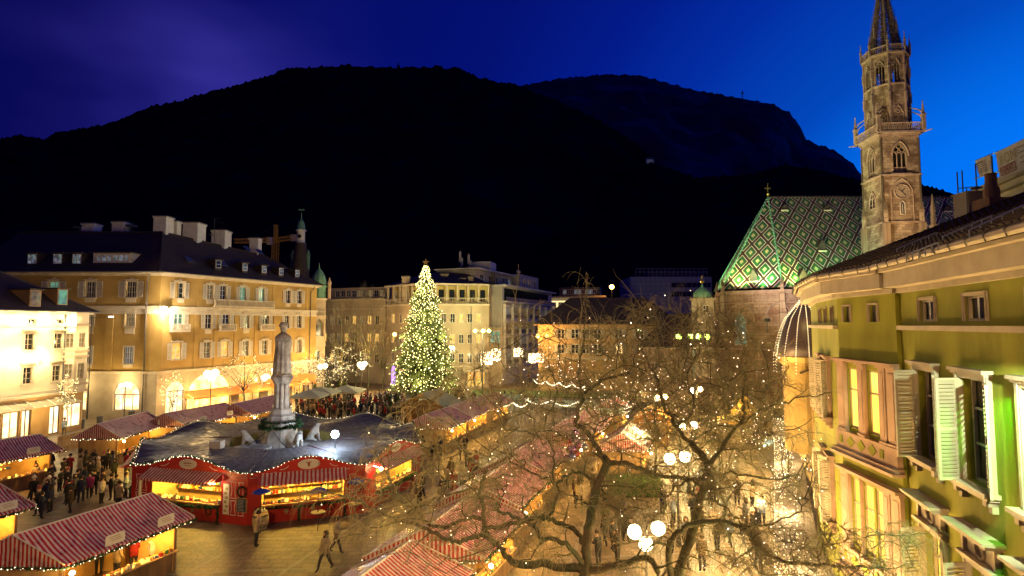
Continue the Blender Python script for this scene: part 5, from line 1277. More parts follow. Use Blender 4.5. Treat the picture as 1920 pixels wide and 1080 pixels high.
def leaf_shutter(fr, hinge_u, z, h, w, side, ang, d=.1):
    """slatted leaf hinged at hinge_u, opened by ang degrees from the wall; slats are pieces of their own"""
    base = fr.p(hinge_u, z, d); dirv = (fr.u * side * math.cos(R(ang)) + fr.n * math.sin(R(ang))); rz = math.atan2(dirv.y, dirv.x)
    M = Matrix.Translation(base) @ Matrix.Rotation(rz, 4, 'Z'); t = .055
    m = MB(); m.M = M
    m.box(0, t, -.02, .02, 0, h); m.box(w - t, w, -.02, .02, 0, h)
    for zz in (0, h * .5 - t / 2, h - t): m.box(t, w - t, -.02, .02, zz, zz + t)
    o = m.build('shutter', M_gshut, gh)
    n = 13
    for part in (0, 1):
        za, zb = (t, h * .5 - t / 2) if part == 0 else (h * .5 + t / 2, h - t)
        k = int((zb - za) / .075)
        for i in range(k):
            zc = za + (zb - za) * (i + .5) / k; s = MB(); s.M = M
            s.hexa([(t, -.022, zc - .028), (w - t, -.022, zc - .028), (w - t, -.012, zc - .034), (t, -.012, zc - .034), (t, .012, zc + .034), (w - t, .012, zc + .034), (w - t, .022, zc + .028), (t, .022, zc + .028)])
            s.build('slat', M_gshut, o)
    for zz in (h * .12, h * .85):
        s = MB(); s.M = M; s.box(-.05, .06, -.03, -.02, zz, zz + .05); s.build('hinge', M_iron, o)
    s = MB(); s.M = M; s.box(w - .1, w - .06, -.035, -.02, h * .48, h * .53); s.build('latch', M_iron, o)
    return o
L_curt = glow_room('curtained_room', (1, .66, .12), (1, .52, .06), 2.3, .8)
for i, (u, _) in enumerate(ups):
    casement(FW, u, Zu0, .92, Zu1 - Zu0, mat('grey_curtain_glass', (.16, .13, .10), .25, (.08, .07, .06), 1.5)); surround(FW, u, Zu0, Zu1, .92)
    casement(FW, u, Zl0, .92, Zl1 - Zl0, L_curt if i == 0 else mat('grey_curtain_glass', (.1, .1, .1))); surround(FW, u, Zl0, Zl1, .92, pediment=True)
    if i < 2: leaf_shutter(FW, u - .46 - .02, Zu0 - .02, 2.0, .48, -1, 112); leaf_shutter(FW, u - .46 - .02, Zl0 - .02, 2.05, .48, -1, 112)
    leaf_shutter(FW, u + .46 + .06, Zu0 - .02, 2.0, .46, 1, 21); leaf_shutter(FW, u + .46 + .06, Zl0 - .02, 2.05, .46, 1, 21)
for u in (a1, a2, a2 + (a2 - a1), a2 + 2 * (a2 - a1)): casement(FW, u, 12.06, .76, .49, M_curtain, small=True, depth=.1); surround(FW, u, 12.06, 12.55, .76, .07, sill=False, corn=False)
M_bay = mat('bay_stucco', (.52, .34, .26), .8, (.42, .27, .20), 2, bump=.1)
for fr, ops in ((FB, opsB), (FCc, opsC)):
    for (x0, x1, z0, z1) in ops:
        lit = z1 < 11.5
        far = fr is FCc
        gd = .28 if far else .09
        g = MB(); g.M = fr.M; g.face([(x0, gd, z0), (x1, gd, z0), (x1, gd, z1), (x0, gd, z1)]); o = g.build('window', (L_curt if lit else M_curtain), gh)
        if lit:
            f = MB(); f.M = fr.M
            for zz in (z0, z0 + (z1 - z0) * .62, z1 - .05): f.box(x0, x1, gd - .05, gd - .01, zz, zz + .05)
            f.box(x0, x0 + .03, gd - .05, gd - .01, z0, z1); f.box(x1 - .03, x1, gd - .05, gd - .01, z0, z1); f.build('frame', M_gtrim, o)
        else:
            surround(fr, (x0 + x1) / 2, z0, z1, x1 - x0, .05, sill=False, corn=False)
# pilastered bay on the second and first floors
for zb, zt, zp in ((8.98, 10.86, 8.42), (5.7, 7.72, 5.1)):
    for x0, x1 in ((.02, .42), (1.10 if zb > 8 else 1.01, 1.42 if zb > 8 else 1.04), (2.10, 2.38), (2.44, FB.L + .02)):
        m = MB(); m.M = FB.M; D = .10
        m.box(x0, x1, -D, .0, zb, zt); m.box(x0 - .04, x1 + .04, -D - .05, .0, zt + .002, zt + .07); m.box(x0 - .02, x1 + .02, -D - .03, 0, zb - .07, zb - .002)
        if x1 - x0 > .2: m.box(x0 + .07, x1 - .07, -D - .015, -D + .002, zb + .12, zt - .12)
        m.build('pilaster', M_bay, gh)
    m = MB(); m.M = FB.M
    m.box(-.05, FB.L + .06, -.24, 0, zt + .072, zt + .15); m.build('bay_cornice', M_bay, gh); m = MB(); m.M = FB.M; m.box(-.02, FB.L + .04, -.14, 0, zp, zb - .075); m.box(-.06, FB.L + .08, -.24, 0, zp - .1, zp - .003); m.box(-.1, FB.L + .12, -.32, 0, zp - .18, zp - .103)
    m.build('bay_moulding', M_bay, gh)
    m = MB(); m.M = FB.M; zc = (zp + zb - .07) / 2; h = (zb - .07 - zp) * .32
    for cx, s in ((.75, 1), (1.27, 1.0), (1.8, 1), (2.22, .5), (.24, .5)):
        if s == 1: m.prism([(cx - .2, zc), (cx, zc - h), (cx + .2, zc), (cx, zc + h)], -.16, -.14)
        else: m.prism([(cx - .08, zc - h * .7), (cx + .08, zc - h * .7), (cx + .08, zc + h * .7), (cx - .08, zc + h * .7)], -.16, -.14)
    m.build('lozenge', M_green, gh)
for u in (.875, 2.275):
    for z, h in ((9.0, 1.8), (5.7, 1.9)):
        leaf_shutter(FCc, u - .28, z, h, .40, -1, 35); leaf_shutter(FCc, u + .28, z, h, .40, 1, 35 if z > 8 else 60); surround(FCc, u, z, z + h, .55, .1, mt=M_bay)
# sill course under the attic, cornice, gutter
for fr, e0, e1 in ((FW, .05, 0), (FB, -.02, .0), (FCc, 0, 0), (FD, 0, 0)):
    m = MB(); fbox(m, fr, -e0 if fr is not FW else .12, fr.L, 11.86, 11.97, .003, .14); 
    if fr is not FB: m.build('sill_course', M_gtrim, gh)
    m = MB(); fbox(m, fr, -.05, fr.L + .06, 12.78, 12.9, .003, .10); fbox(m, fr, -.1, fr.L + .1, 12.903, 13.28, .002, .42 + (.003 if fr is FB else 0)); fbox(m, fr, -.2, fr.L + .2, 13.283, 13.36, .001, .56 + (.002 if fr is FB else 0)); m.build('cornice', M_gtrim, gh)
# gutter with brackets
EL = [FW.p(FW.L + .1, 13.42, .66), FW.p(-.05, 13.42, .66), FB.p(0, 13.42, .66), FCc.p(0, 13.42, .66), FD.p(0, 13.42, .66)]
m = MB(); m.tube(EL, .075, 7); m.build('gutter', M_gtrim, gh)
for a, b in zip(EL, EL[1:]):
    n = max(1, int((b - a).length / .55))
    for k in range(n):
        p = a.lerp(b, (k + .5) / n); m = MB(); m.tube([p + Vector((.0, 0, .10)), p + Vector((-.085, .02, .02)), p + Vector((-.05, .01, -.085))], .014, 4); m.build('gutter_bracket', M_iron, gh)
# roof with real tiles near the eave
Rn = Vector((13.2, 4.4, 16.35)); Rf = Vector((19.6, 28.6, 16.1)); Rn = Rf + (Vector((9.75, 14.08, 0)) - Vector((11.3, 20.8, 0)) ) * 0 + Vector((-.258, -.966, 0)) * 26 + Vector((0, 0, .3))
m = MB()
EG = [e + Vector((0, 0, .05)) for e in EL]
t_r = [(EG[1], EG[0]), (EG[2], EG[1]), (EG[3], EG[2]), (EG[4], EG[3])]
def ridge_at(e):
    d = (Rf - Rn); t = max(0, min(1, (Vector((e.x, e.y, 0)) - Vector((Rn.x, Rn.y, 0))).dot(Vector((d.x, d.y, 0))) / (d.x ** 2 + d.y ** 2))); return Rn + d * t
RR = [ridge_at(e) for e in EG]; RR[4] = Rf
planes = []
for i in range(4):
    a, b = EG[i + 1], EG[i]
    P = [a, b, RR[i], RR[i + 1]] if (RR[i] - RR[i + 1]).length > .01 else [a, b, RR[i]]
    roof_face(m, P); planes.append((a, b, RR[i], RR[i + 1]))
m.face([EG[4], RR[4], Vector((24, 30, 13.4))]); m.face([RR[4], Rn, Rn + Vector((7, -2, -3)), Vector((24, 30, 13.4))]); m.build('roof', M_roof, gh)
M_tile = mat('clay_roof_tile', (.10, .055, .035), .8, (.045, .03, .025), 2.2, bump=.3)
m = MB()
for a, b, c, d in planes:     # a,b eave far->near ; c ridge near; d ridge far
    W = (b - a).length; n = (b - a).cross(c - a).normalized(); 
    if n.z < 0: n = -n
    rows_ = 42
    for j in range(rows_):
        t0, t1 = j / rows_, (j + 1.25) / rows_
        l0, r0 = a.lerp(d, t0), b.lerp(c, t0); l1, r1 = a.lerp(d, min(1, t1)), b.lerp(c, min(1, t1)); k = max(1, int((r0 - l0).length / (.19 if j < 14 else .26)))
        for i in range(k):
            p, q = l0.lerp(r0, (i + .06) / k), l0.lerp(r0, (i + .94) / k); s, r = l1.lerp(r1, (i + .94) / k), l1.lerp(r1, (i + .06) / k)
            h = n * (.075 + rnd.random() * .02); e = (q - p) * .28; z_ = n * .03
            m.face([p + h - z_, p + e + h + z_ * .4, r.lerp(s, .28) + n * .02, r + n * .01]); m.face([p + e + h + z_ * .4, q - e + h + z_ * .4, s.lerp(r, .28) + n * .02, r.lerp(s, .28) + n * .02]); m.face([q - e + h + z_ * .4, q + h - z_, s + n * .01, s.lerp(r, .28) + n * .02])
            if j < 12: m.face([p, q, q + h - z_, p + h - z_]); m.face([p + h - z_, q + h - z_, q - e + h + z_ * .4, p + e + h + z_ * .4])
m.build('roof_tiles', M_tile, gh, kind='stuff')
# snow rails and roof flashing that catch the sky
def roofpt(px, py, lift=.15):
    for pl in planes:
        q = on_roof(pl[0], pl[1], pl[2], px, py)
        W = (pl[1] - pl[0]); t = (q - pl[0]).dot(W) / W.length_squared
        if 0 <= t <= 1: return q + Vector((0, 0, lift))
    q = on_roof(planes[0][0], planes[0][1], planes[0][2], px, py); return q + Vector((0, 0, lift))
M_zinc = mat('zinc_sheet', (.45, .47, .5), .35, metal=.6)
for a, b in (((1682, 478), (1757, 447)), ((1768, 458), (1860, 419)), ((1818, 448), (1920, 401)), ((1700, 493), (1760, 470))):
    A, B = roofpt(*a), roofpt(*b); m = MB(); m.tube([A, B], .014, 4)
    for k in range(6): p = A.lerp(B, k / 5); m.tube([p - Vector((0, 0, .15)), p], .012, 4)
    m.build('snow_rail', M_zinc, gh)
for px, py in ():
    q = roofpt(px, py, .12); m = MB(); m.hexa([q + Vector(v) for v in ((-.05, -.6, -.18), (.35, -.5, -.02), (.35, .5, 0), (-.05, .4, -.16), (-.05, -.6, -.12), (.35, -.5, .04), (.35, .5, .06), (-.05, .4, -.1))]); m.build('skylight', M_zinc, gh)
# chimneys on the ridge
q = at(1816, 400, 24); m = MB(); m.box(q.x - .32, q.x + .32, 23.6, 24.4, 14.5, at(1816, 365, 24).z); m.box(q.x - .38, q.x + .38, 23.55, 24.45, at(1816, 365, 24).z, at(1816, 362, 24).z); m.build('chimney', M_tan, gh)
q = at(1859, 360, 21.5); zt = at(1859, 326, 21.5).z; m = MB(); m.lathe((q.x, 21.5, 0), [(.32, 14.8), (.26, zt - .6), (.20, zt - .5), (.19, zt - .05), (.22, zt)], 12); m.box(q.x - .45, q.x + .45, 21.1, 21.9, 14.8, zt - 1.0); m.build('chimney', mat('terracotta', (.30, .15, .08), .85, (.2, .1, .06), 3), gh)
q = at(1812, 352, 23); m = MB(); m.tube([(q.x, 23, 15.5), (q.x, 23, q.z)], .02, 4); m.tube([(q.x - .35, 23, q.z - .03), (q.x + .6, 23.1, q.z + .08)], .02, 4); m.lathe((q.x + .45, 23.05, q.z - .02), [(.01, -.05), (.22, 0), (.23, .04), (.01, .02)], 10); m.build('aerial', M_iron, gh)

# building with scaffold and banners behind the ridge
nb = thing('scaffolded_house', 'pale house under renovation with scaffold poles behind the green house roof', 'building', (24, 22, 0))
A = at(1822, 380, 27); B = at(2000, 290, 20)
fn = Fr((A.x, A.y), (B.x, B.y)); zE = 18.0
def fz(fr, px, py): return fr.hit(px, py)[1]
zE = fz(fn, 1880, 352)
m = MB(); wall_mb(m, fn, 0, fn.L, 0, zE, [], .2); fbox(m, fn, 0, fn.L, zE - .25, zE, .003, .3); fbox(m, fn, 0, fn.L, zE - .6, zE - .5, .002, .15); m.build('wall', M_gtrim, nb)
m = MB(); fbox(m, fn, -.2, fn.L, zE + .003, zE + .3, .1, .5); 
m.build('gutter', M_tan, nb)
m = MB(); a = fn.p(-.3, zE + .3, .5); b = fn.p(fn.L, zE + .3, .5); roof_face(m, [a, b, fn.p(fn.L, zE + 1.0, -3), fn.p(0, zE + 1.0, -3)]); m.build('roof', M_roof, nb)
m = MB()
zt_s = fz(fn, 1840, 300)
for px in (1828, 1838, 1866, 1900): 
    u = fn.hit(px, 340)[0]; top = fn.hit(px, {1828: 303, 1838: 300, 1866: 286, 1900: 270}[px], .7)[1]; m.tube([fn.p(u, 10, .7), fn.p(u, top, .7)], .03, 5)
for py0, py1 in ((302, 262), (335, 305)):
    h0 = fn.hit(1828, py0, .7); h1 = fn.hit(1925, py1, .7); m.tube([fn.p(h0[0], h0[1], .7), fn.p(h1[0], h1[1], .7)], .025, 5)
m.build('scaffold', M_iron, nb)
M_ban = mat('banner_cloth', (.50, .46, .42), .8, (.42, .38, .36), .8, bump=.3)
def banner(name, label, corners, d, texts):
    P = [fn.p(*fn.hit(*c, d), d) for c in corners]   # bl br tr tl
    o = None; m = MB(); n = 8
    nn = Vector((fn.n.x, fn.n.y, 0))
    for i in range(n):
        for j in range(3):
            def S(i, j): t, s = i / n, j / 3; p = P[0].lerp(P[1], t).lerp(P[3].lerp(P[2], t), s); return p + nn * (.04 * math.sin(i * 1.7 + j * 1.3) * math.sin(math.pi * s))
            m.face([S(i, j), S(i + 1, j), S(i + 1, j + 1), S(i, j + 1)])
    for a, b in zip(P, P[1:] + P[:1]): m.tube([a, b], .012, 3)
    o = m.build(name, M_ban, label=label, cat='banner', loc=P[0])
    return o, P, nn
def text_on(parent, P, nn, s, t, w, h, body, mt, tilt=0):
    cu = bpy.data.curves.new('t', 'FONT'); cu.body = body; cu.extrude = .004; cu.align_x = 'CENTER'; cu.align_y = 'CENTER'
    to = bpy.data.objects.new('t', cu); col.objects.link(to); bpy.context.view_layer.update()
    me = bpy.data.meshes.new_from_object(to); bpy.data.objects.remove(to)
    X = (P[1] - P[0]); Lx = X.length; X = X / Lx; Z = (P[3] - P[0]); Lz = Z.length; Z = Z / Lz
    xs = [v.co.x for v in me.vertices]; ys = [v.co.y for v in me.vertices]; sx = w * Lx / (max(xs) - min(xs)); sy = h * Lz / (max(ys) - min(ys))
    O = P[0] + X * s * Lx + Z * t * Lz + nn * .06 - ORG[parent]
    for v in me.vertices: v.co = O + X * (v.co.x * sx) + Z * (v.co.y * sy) + nn * v.co.z
    me.materials.append(mt); ob = bpy.data.objects.new('lettering', me); col.objects.link(ob); ob.parent = parent; ORG[ob] = ORG[parent]; return ob
M_ink = mat('dark_print', (.10, .07, .10), .8); M_red = mat('red_print', (.30, .07, .06), .8); M_goldp = mat('gold_print', (.32, .27, .15), .8)
o, P, nn = banner('banner', 'big pale tarpaulin banner with a red-framed word on the scaffold at the roof', [(1877, 338), (1960, 300), (1960, 240), (1867, 287)], .8, None)
text_on(o, P, nn, .30, .62, .38, .34, 'RON', M_goldp)
text_on(o, P, nn, .25, .25, .30, .20, 'ELEMENTS', M_red)
m = MB(); X = P[1] - P[0]; Z = P[3] - P[0]; O = P[0] + nn * .05
q = [O + X * .07 + Z * .12, O + X * .43 + Z * .12, O + X * .43 + Z * .39, O + X * .07 + Z * .39]
for a, b in zip(q, q[1:] + q[:1]): m.tube([a, b], .018, 4)
m.build('print_frame', M_red, o)
m = MB()
for k in range(4): a = O + X * .55 + Z * (.25 + .17 * k); m.tube([a, a + X * (.30 - .05 * (k % 2))], .014, 3)
m.build('small_print', M_ink, o)
o, P, nn = banner('banner', 'small ragged notice sheet with lines of print tied to the scaffold', [(1838, 332), (1860, 323), (1858, 290), (1829, 302)], .75, None)
m = MB(); X = P[1] - P[0]; Z = P[3] - P[0]; O = P[0] + nn * .05
for k in range(6): a = O + X * .08 + Z * (.18 + .12 * k); m.tube([a, a + X * (.8 - .12 * (k % 3))], .012 if k < 5 else .03, 3)
m.build('small_print', M_ink, o)

# ------------------------------------------------------------------ houses down the shopping street, corner turret hung with lights
M_och2 = mat('yellow_house_plaster', (.50, .36, .14), .85, (.42, .28, .10), .6)
st = thing('street_house', 'shop house beyond the green house with a tent-roofed corner turret hung with strings of lights', 'house', (15.5, 29, 0))
FE = Fr((23.6, 49), (14.6, 27.5)); m = MB(); wall_mb(m, FE, 0, FE.L, 3.6, 9.6, [(1.5 + i * 2.7, 2.5 + i * 2.7, 5.2, 7.2) for i in range(8)], .25); m.build('wall', M_och2, st)
for i in range(8): add_window(st, FE, 2 + i * 2.7, 5.2, 1.0, 2.0, 2, 3, L_warm); 
m = MB(); f_ = Fr((14.6, 27.5), (17.5, 26)); wall_mb(m, f_, 0, f_.L, 0, 9.6, [], .2); m.build('end_wall', M_och2, st)
m = MB(); roof_face(m, [FE.p(-.4, 9.6, .5), FE.p(FE.L + .4, 9.6, .5), FE.p(FE.L, 11.6, -4), FE.p(0, 11.6, -4)]); m.build('roof', M_roof, st)
tc_ = Vector((15.15, 29.0)); 
m = MB(); m.lathe((tc_.x, tc_.y, 0), [(1.12, 5.6), (1.12, 9.9), (1.4, 10.1), (1.4, 10.35), (1.2, 10.4)], 12); m.build('turret_wall', M_och2, st)
m = MB(); m.smooth = True; m.lathe((tc_.x, tc_.y, 0), [(1.45, 10.4), (1.36, 10.9), (1.15, 11.7), (.9, 12.3), (.5, 12.8), (.25, 13.0), (.06, 13.5)], 16); m.build('turret_roof', mat('turret_slate', (.06, .04, .05), .5), st)
M_bulbw = emis('bulb_warm_white', (1, .78, .42), 3.5)
ts = MB()
for k in range(16):
    a_ = 2 * math.pi * k / 16
    pr = [(.08, 13.4), (.5, 12.85), (.92, 12.32), (1.18, 11.7), (1.40, 10.9), (1.5, 10.35), (1.5, 9.4)]
    for (r0, z0), (r1, z1) in zip(pr, pr[1:]):
        n = 6
        for i in range(n): t = i / n; r = (r0 + (r1 - r0) * t) + .03; z = z0 + (z1 - z0) * t; ts.octa((tc_.x + r * math.cos(a_), tc_.y + r * math.sin(a_), z), .026)
ts.build('light_string', M_bulbw, st, kind='stuff')
for q in ((tc_.x - 1.6, tc_.y - 1.0, 10.3), (tc_.x - .9, tc_.y - 1.6, 12.6), (tc_.x + .6, tc_.y - 2.0, 10.6)): plight(st, q, 60, (1, .75, .35), .2, 'string_light')
# shop fascia, awnings and lights along the green house ground floor
M_fas = mat('timber_fascia', (.34, .17, .06), .6, (.24, .11, .04), 2)
sf = thing('shop_arcade', 'row of brightly lit shop fronts with timber fascia below the green house', 'shop front', (11.5, 21, 0))
pts = [FE.p(0, 0, .5), FE.p(FE.L * .5, 0, .8), FE.p(FE.L, 0, 1.3), FD.p(FD.L, 0, 1.15), FCc.p(FCc.L, 0, .75), FB.p(FB.L, 0, .5), FW.p(FW.L, 0, .35)]
for a, b in zip(pts, pts[1:]):
    fr = Fr(tuple(a.xy), tuple(b.xy)); n = max(1, int(fr.L / 1.5)); m = MB(); wall_mb(m, fr, 0, fr.L, 0, 3.2, [(fr.L * i / n + .07, fr.L * (i + 1) / n - .07, .3, 2.9) for i in range(n)], .08); m.build('shop_front', M_fas, sf)
    for i in range(n):
        g = MB(); g.M = fr.M; u0, u1 = fr.L * i / n + .07, fr.L * (i + 1) / n - .07; g.face([(u0, .06, .3), (u1, .06, .3), (u1, .06, 2.9), (u0, .06, 2.9)]); g.build('shop_window', L_shop, sf)
    m = MB(); fbox(m, fr, 0, fr.L, 3.2, 3.75, -1.0, .35); m.build('fascia', M_fas, sf)
    m = MB(); fbox(m, fr, 0, fr.L, 3.753, 3.83, -1.0, .5); m.build('cornice', M_gtrim, sf)
    plight(sf, fr.p(fr.L / 2, 2.6, 1.8), 1900, (1, .72, .34), .3, 'shop_light')
    plight(sf, fr.p(fr.L / 2, 4.6, .2), 160, (1, .8, .5), .3, 'string_light')
    m = MB(); n = int(fr.L / .07)
    for i in range(n): m.octa(fr.p(fr.L * rnd.random(), 3.87, rnd.uniform(-.5, .5)), .03)
    for i in range(n):
        for zz in (3.05, 3.55): m.octa(fr.p(fr.L * (i + rnd.random()) / n, zz + rnd.uniform(-.16, .16), .40 + rnd.random() * .12), .03)
    m.build('light_string', M_bulbw, sf, kind='stuff')
# blue awning and ornate hanging lantern sign
p = FE.p(5, 3.0, .5); m = MB(); m.M = Matrix.Translation((FE.p(5, 0).x, FE.p(5, 0).y, 0)) @ Matrix.Rotation(FE.rz, 4, 'Z'); m.face([(-.8, -1.9, 2.5), (1.2, -1.9, 2.5), (1.2, -.4, 3.3), (-.8, -.4, 3.3)]); m.face([(-.8, -1.9, 2.3), (1.2, -1.9, 2.3), (1.2, -1.9, 2.5), (-.8, -1.9, 2.5)]); m.M = None
m.build('awning', mat('blue_canvas', (.03, .09, .22), .7), label='blue shop awning at the far end of the lit arcade', cat='awning', loc=p)

# white-green floodlight fixed to the wall just past the last shutter
uF = FW.hit(2010, 640, .55)[0]; q = FW.p(uF, 11.5, .55); o = thing('wall_floodlight', 'white floodlight on the green wall above the near lower pediment, grazing the plaster', 'floodlight', q)
m = MB(); m.box(q.x - .12, q.x + .12, q.y - .08, q.y + .08, q.z - .08, q.z + .1); m.tube([q, FW.p(uF, 11.2, 0)], .02, 5); m.build('housing', M_iron, o)
slight(o, q + Vector((-.02, 0, -.14)), FW.p(w2 + .95, 9.7, .0), 1500, (.80, 1, .60), 62, .35, .04)
q = FW.p(w2 + 2.0, 10.9, .3); slight(o, q, FW.p(w2 + .7, 9.6, 0), 420, (.16, 1, .02), 75, .5, .03)  # second green beam with no fixture, added to deepen the green streak
# unseen floodlights added behind the viewpoint to warm the square and near tree
for x, pw_, aim, lab in ((-7, 11500, (-16, 36, 2), 'square floodlight on a wall arm west of the viewpoint'), (2.5, 2400, (3, 24, 3), 'square floodlight on a wall arm east of the viewpoint')):
    q = Vector((x, -1.0, 14.5)); o = thing('added_square_flood', lab, 'floodlight', q); m = MB(); m.box(x - .25, x + .25, -1.1, -.9, 14.35, 14.65); m.tube([(x, -1, 14.6), (x, -3.5, 14.6)], .04, 5); m.build('housing', M_iron, o)
    slight(o, q + Vector((0, .25, -.1)), aim, pw_, (1, .70, .36), 110, .8, .35)
# ------------------------------------------------------------------ market stalls
M_stripe = stripes('red_white_awning', (.42, .015, .02), (.60, .50, .46), .175, wet=.22)
M_stripe_s = stripes('narrow_awning', (.45, .02, .02), (.62, .52, .45), .24)
M_pine = mat('fir_garland', (.025, .085, .02), .8, (.012, .04, .012), 9)
M_bulb = emis('fairy_bulb', (1, .84, .55), 4.5)
M_red_p = mat('red_painted_board', (.46, .018, .012), .45, (.36, .014, .01), 1.5)
M_board = mat('sign_board', (.60, .56, .50), .6)
M_scribe = mat('sign_print', (.25, .08, .06), .7)
WARE = [emis('ware_amber_glow', (1, .62, .10), 2.2), mat('ware_red', (.5, .03, .02), .4), mat('ware_gold', (.7, .42, .08), .35), mat('ware_cream', (.7, .6, .4), .6), mat('ware_green', (.06, .2, .05), .6), mat('ware_blue', (.06, .12, .35), .5), mat('ware_brown', (.25, .11, .04), .6)]  # amber wares emit: the stall's lamplight is put into their colour
M_inner = mat('stall_lining', (.62, .42, .16), .7, (.5, .3, .1), 2)
M_stallamp = emis('stall_lamp', (1, .82, .45), 22)
def garland(mb_g, mb_b, path, r=.11, step=.16, bulb=.03, nb=1.0, amp=.07):
    """fir garland (tufts of needles along a wire) and its bulbs"""
    path = [Vector(p) for p in path]; L = sum((b - a).length for a, b in zip(path, path[1:])); acc = 0
    for a, b in zip(path, path[1:]):
        l = (b - a).length; n = max(1, int(l / step)); d = (b - a) / n
        for i in range(n):
            p = a + d * i; 
            for k in range(5):
                v = Vector((rnd.gauss(0, 1), rnd.gauss(0, 1), rnd.gauss(0, 1))).normalized(); w = v.cross(d).normalized() * r * .35
                q = p + d * rnd.random(); mb_g.face([q - w, q + w, q + v * r * 1.25 + w * .3]) ; mb_g.face([q - v * r * .6, q + w * 1.2, q + v * r * .8 - w])
            if rnd.random() < nb: mb_b.octa(p + Vector((rnd.uniform(-amp, amp), rnd.uniform(-amp, amp), rnd.uniform(-amp, amp * .4))) , bulb)
def ware_rows(parent_kind, M, x0, x1, y0, z0, z1, rows, label, seed, dens=.16, loc=None):
    r = random.Random(seed); m = MB(); m.M = M
    for j in range(rows):
        z = z0 + (z1 - z0) * j / max(1, rows); x = x0
        m.mi = 6; m.box(x0, x1, y0 - .02, y0 + .22, z - .03, z); hh = (z1 - z0) / rows * .75
        while x < x1 - .12:
            w = r.uniform(.06, dens); h = r.uniform(.35, .95) * hh; m.mi = r.choice([0, 0, 1, 2, 2, 3, 3, 4, 5, 6]); k = r.random(); 
            if k < .45: m.box(x, x + w, y0, y0 + w, z, z + h)
            elif k < .8: m.lathe((x + w / 2, y0 + w / 2, z), [(w * .45, 0), (w * .48, h * .6), (w * .18, h * .8), (w * .16, h)], 6)
            else: m.octa((x + w / 2, y0 + w / 2, z + w * .5), w * .5)
            x += w + r.uniform(.01, .05)
    m.M = None
    return m.build('market_wares', WARE, label=label, cat='wares', kind='stuff', loc=loc)
stallN = 0
def stall(A, B, w, label, hipA=True, hipB=False, ze=2.45, zr=3.6, ov=.5, signs=(), back_open=False, stripe=None, wares=True, posts=True, seed=1, name='market_stall', light=70, group='market stalls with striped roofs', open_end=None):
    """A, B: ends of the serving side eave"""
    fr = Fr(A, B); L = fr.L
    if fr.u.x > .1: fr.n = Vector((1, -.02)); fr.M = Matrix(((fr.u.x, -fr.n.x, 0, fr.A.x), (fr.u.y, -fr.n.y, 0, fr.A.y), (0, 0, 1, 0), (0, 0, 0, 1)))   # the ends of the rows run parallel to the hotel front
    t = thing(name, label, 'stall', (*fr.p(L / 2, 0, -w / 2).xy, 0), group)
    stripe = stripe or M_stripe
    def P(u, z, d): return fr.p(u, z, d)
    hA = hB = 0
    m = MB(); n = 10
    def sheet(p00, p10, p11, p01, uvw, nv=5):
        # slightly sagging cloth between rafters
        nu = max(3, int((p10 - p00).length / .5))
        U = (p10 - p00).length; V = ((p01 + p11) / 2 - (p00 + p10) / 2).length
        def S(i, j):
            s, t2 = i / nu, j / nv; p = p00.lerp(p10, s).lerp(p01.lerp(p11, s), t2); p = p + Vector((0, 0, -.09 * math.sin(math.pi * t2) * (1 + .4 * math.sin(s * 9 + seed)))); return p
        e = (p10 - p00).normalized()
        for i in range(nu):
            for j in range(nv):
                q = [S(i, j), S(i + 1, j), S(i + 1, j + 1), S(i, j + 1)]
                m.face(q, [((x - p00).dot(e), (x.z) * 1.5) for x in q])
    e0, e1, r0, r1 = P(-.1, ze, 0), P(L + .1, ze, 0), P(hA - .1, zr, -w / 2), P(L - hB + .1, zr, -w / 2)
    b0, b1 = P(-.1, ze, -w), P(L + .1, ze, -w)
    sheet(e0, e1, r1, r0, 0); sheet(b1, b0, r0, r1, 0)
    for a, b, c in ((b0, e0, r0), (e1, b1, r1)):      # vertical cloth gables
        Lx = (b - a).length; h_ = c.z - a.z; m.face([a, b, c], [(0, 0), (Lx, 0), (Lx / 2, h_)])
    # valance
    for a, b in ((e0, e1), (e1, b1), (b1, b0), (b0, e0)):
        e = (b - a); Lx = e.length; m.face([a - Vector((0, 0, .2)), b - Vector((0, 0, .2)), b, a], [(0, 0), (Lx, 0), (Lx, .2), (0, .2)])
    m.smooth = False
    m.build('roof', stripe, t)
    m = MB(); m.tube([r0, r1], .04, 5)
    for a, b in ((e0, r0), (e1, r1), (b0, r0), (b1, r1)): m.tube([a + Vector((0, 0, .02)), b + Vector((0, 0, .02))], .03, 4)
    m.build('roof_frame', M_board, t)
    i0 = .35
    m = MB(); m.M = fr.M
    gaps = [i0, L - i0]
    y0, y1 = .55, w - .35
    m.box(i0, L - i0, y1 - .04, y1, 0, ze - .02); m.box(i0, i0 + .04, y0, y1 - .042, 0, ze - .02); m.box(L - i0 - .04, L - i0, y0, y1 - .042, 0, ze - .02); m.M = None
    m.build('plank_wall', M_woodl, t)
    for u in np.arange(i0 + .1, L - i0, .16):   # cover strips on the timber
        pass
    m = MB(); m.M = fr.M; m.box(i0 + .05, L - i0 - .05, y1 - .07, y1 - .045, 0, ze - .05); m.box(i0 + .045, i0 + .07, y0, y1 - .08, 0, ze - .05); m.box(L - i0 - .07, L - i0 - .045, y0, y1 - .08, 0, ze - .05); m.build('lining', M_inner, t)
    m = MB(); m.M = fr.M; m.box(i0 + .05, L - i0 - .05, y0 + .02, y0 + .07, 0, .95); m.build('counter_front', M_wood, t)
    m = MB(); m.M = fr.M; m.box(i0 - .02, L - i0 + .02, y0 - .2, y0 + .5, .955, 1.0); m.build('counter', M_woodl, t)
    for x in (i0 - .06, L - i0 - .04):
        for y in (y0 - .02, y1 - .02): m = MB(); m.M = fr.M; m.box(x, x + .1, y, y + .1, 0, ze - .03); m.build('post', M_wood, t)
    mg, mb2 = MB(), MB()
    z = ze - .12
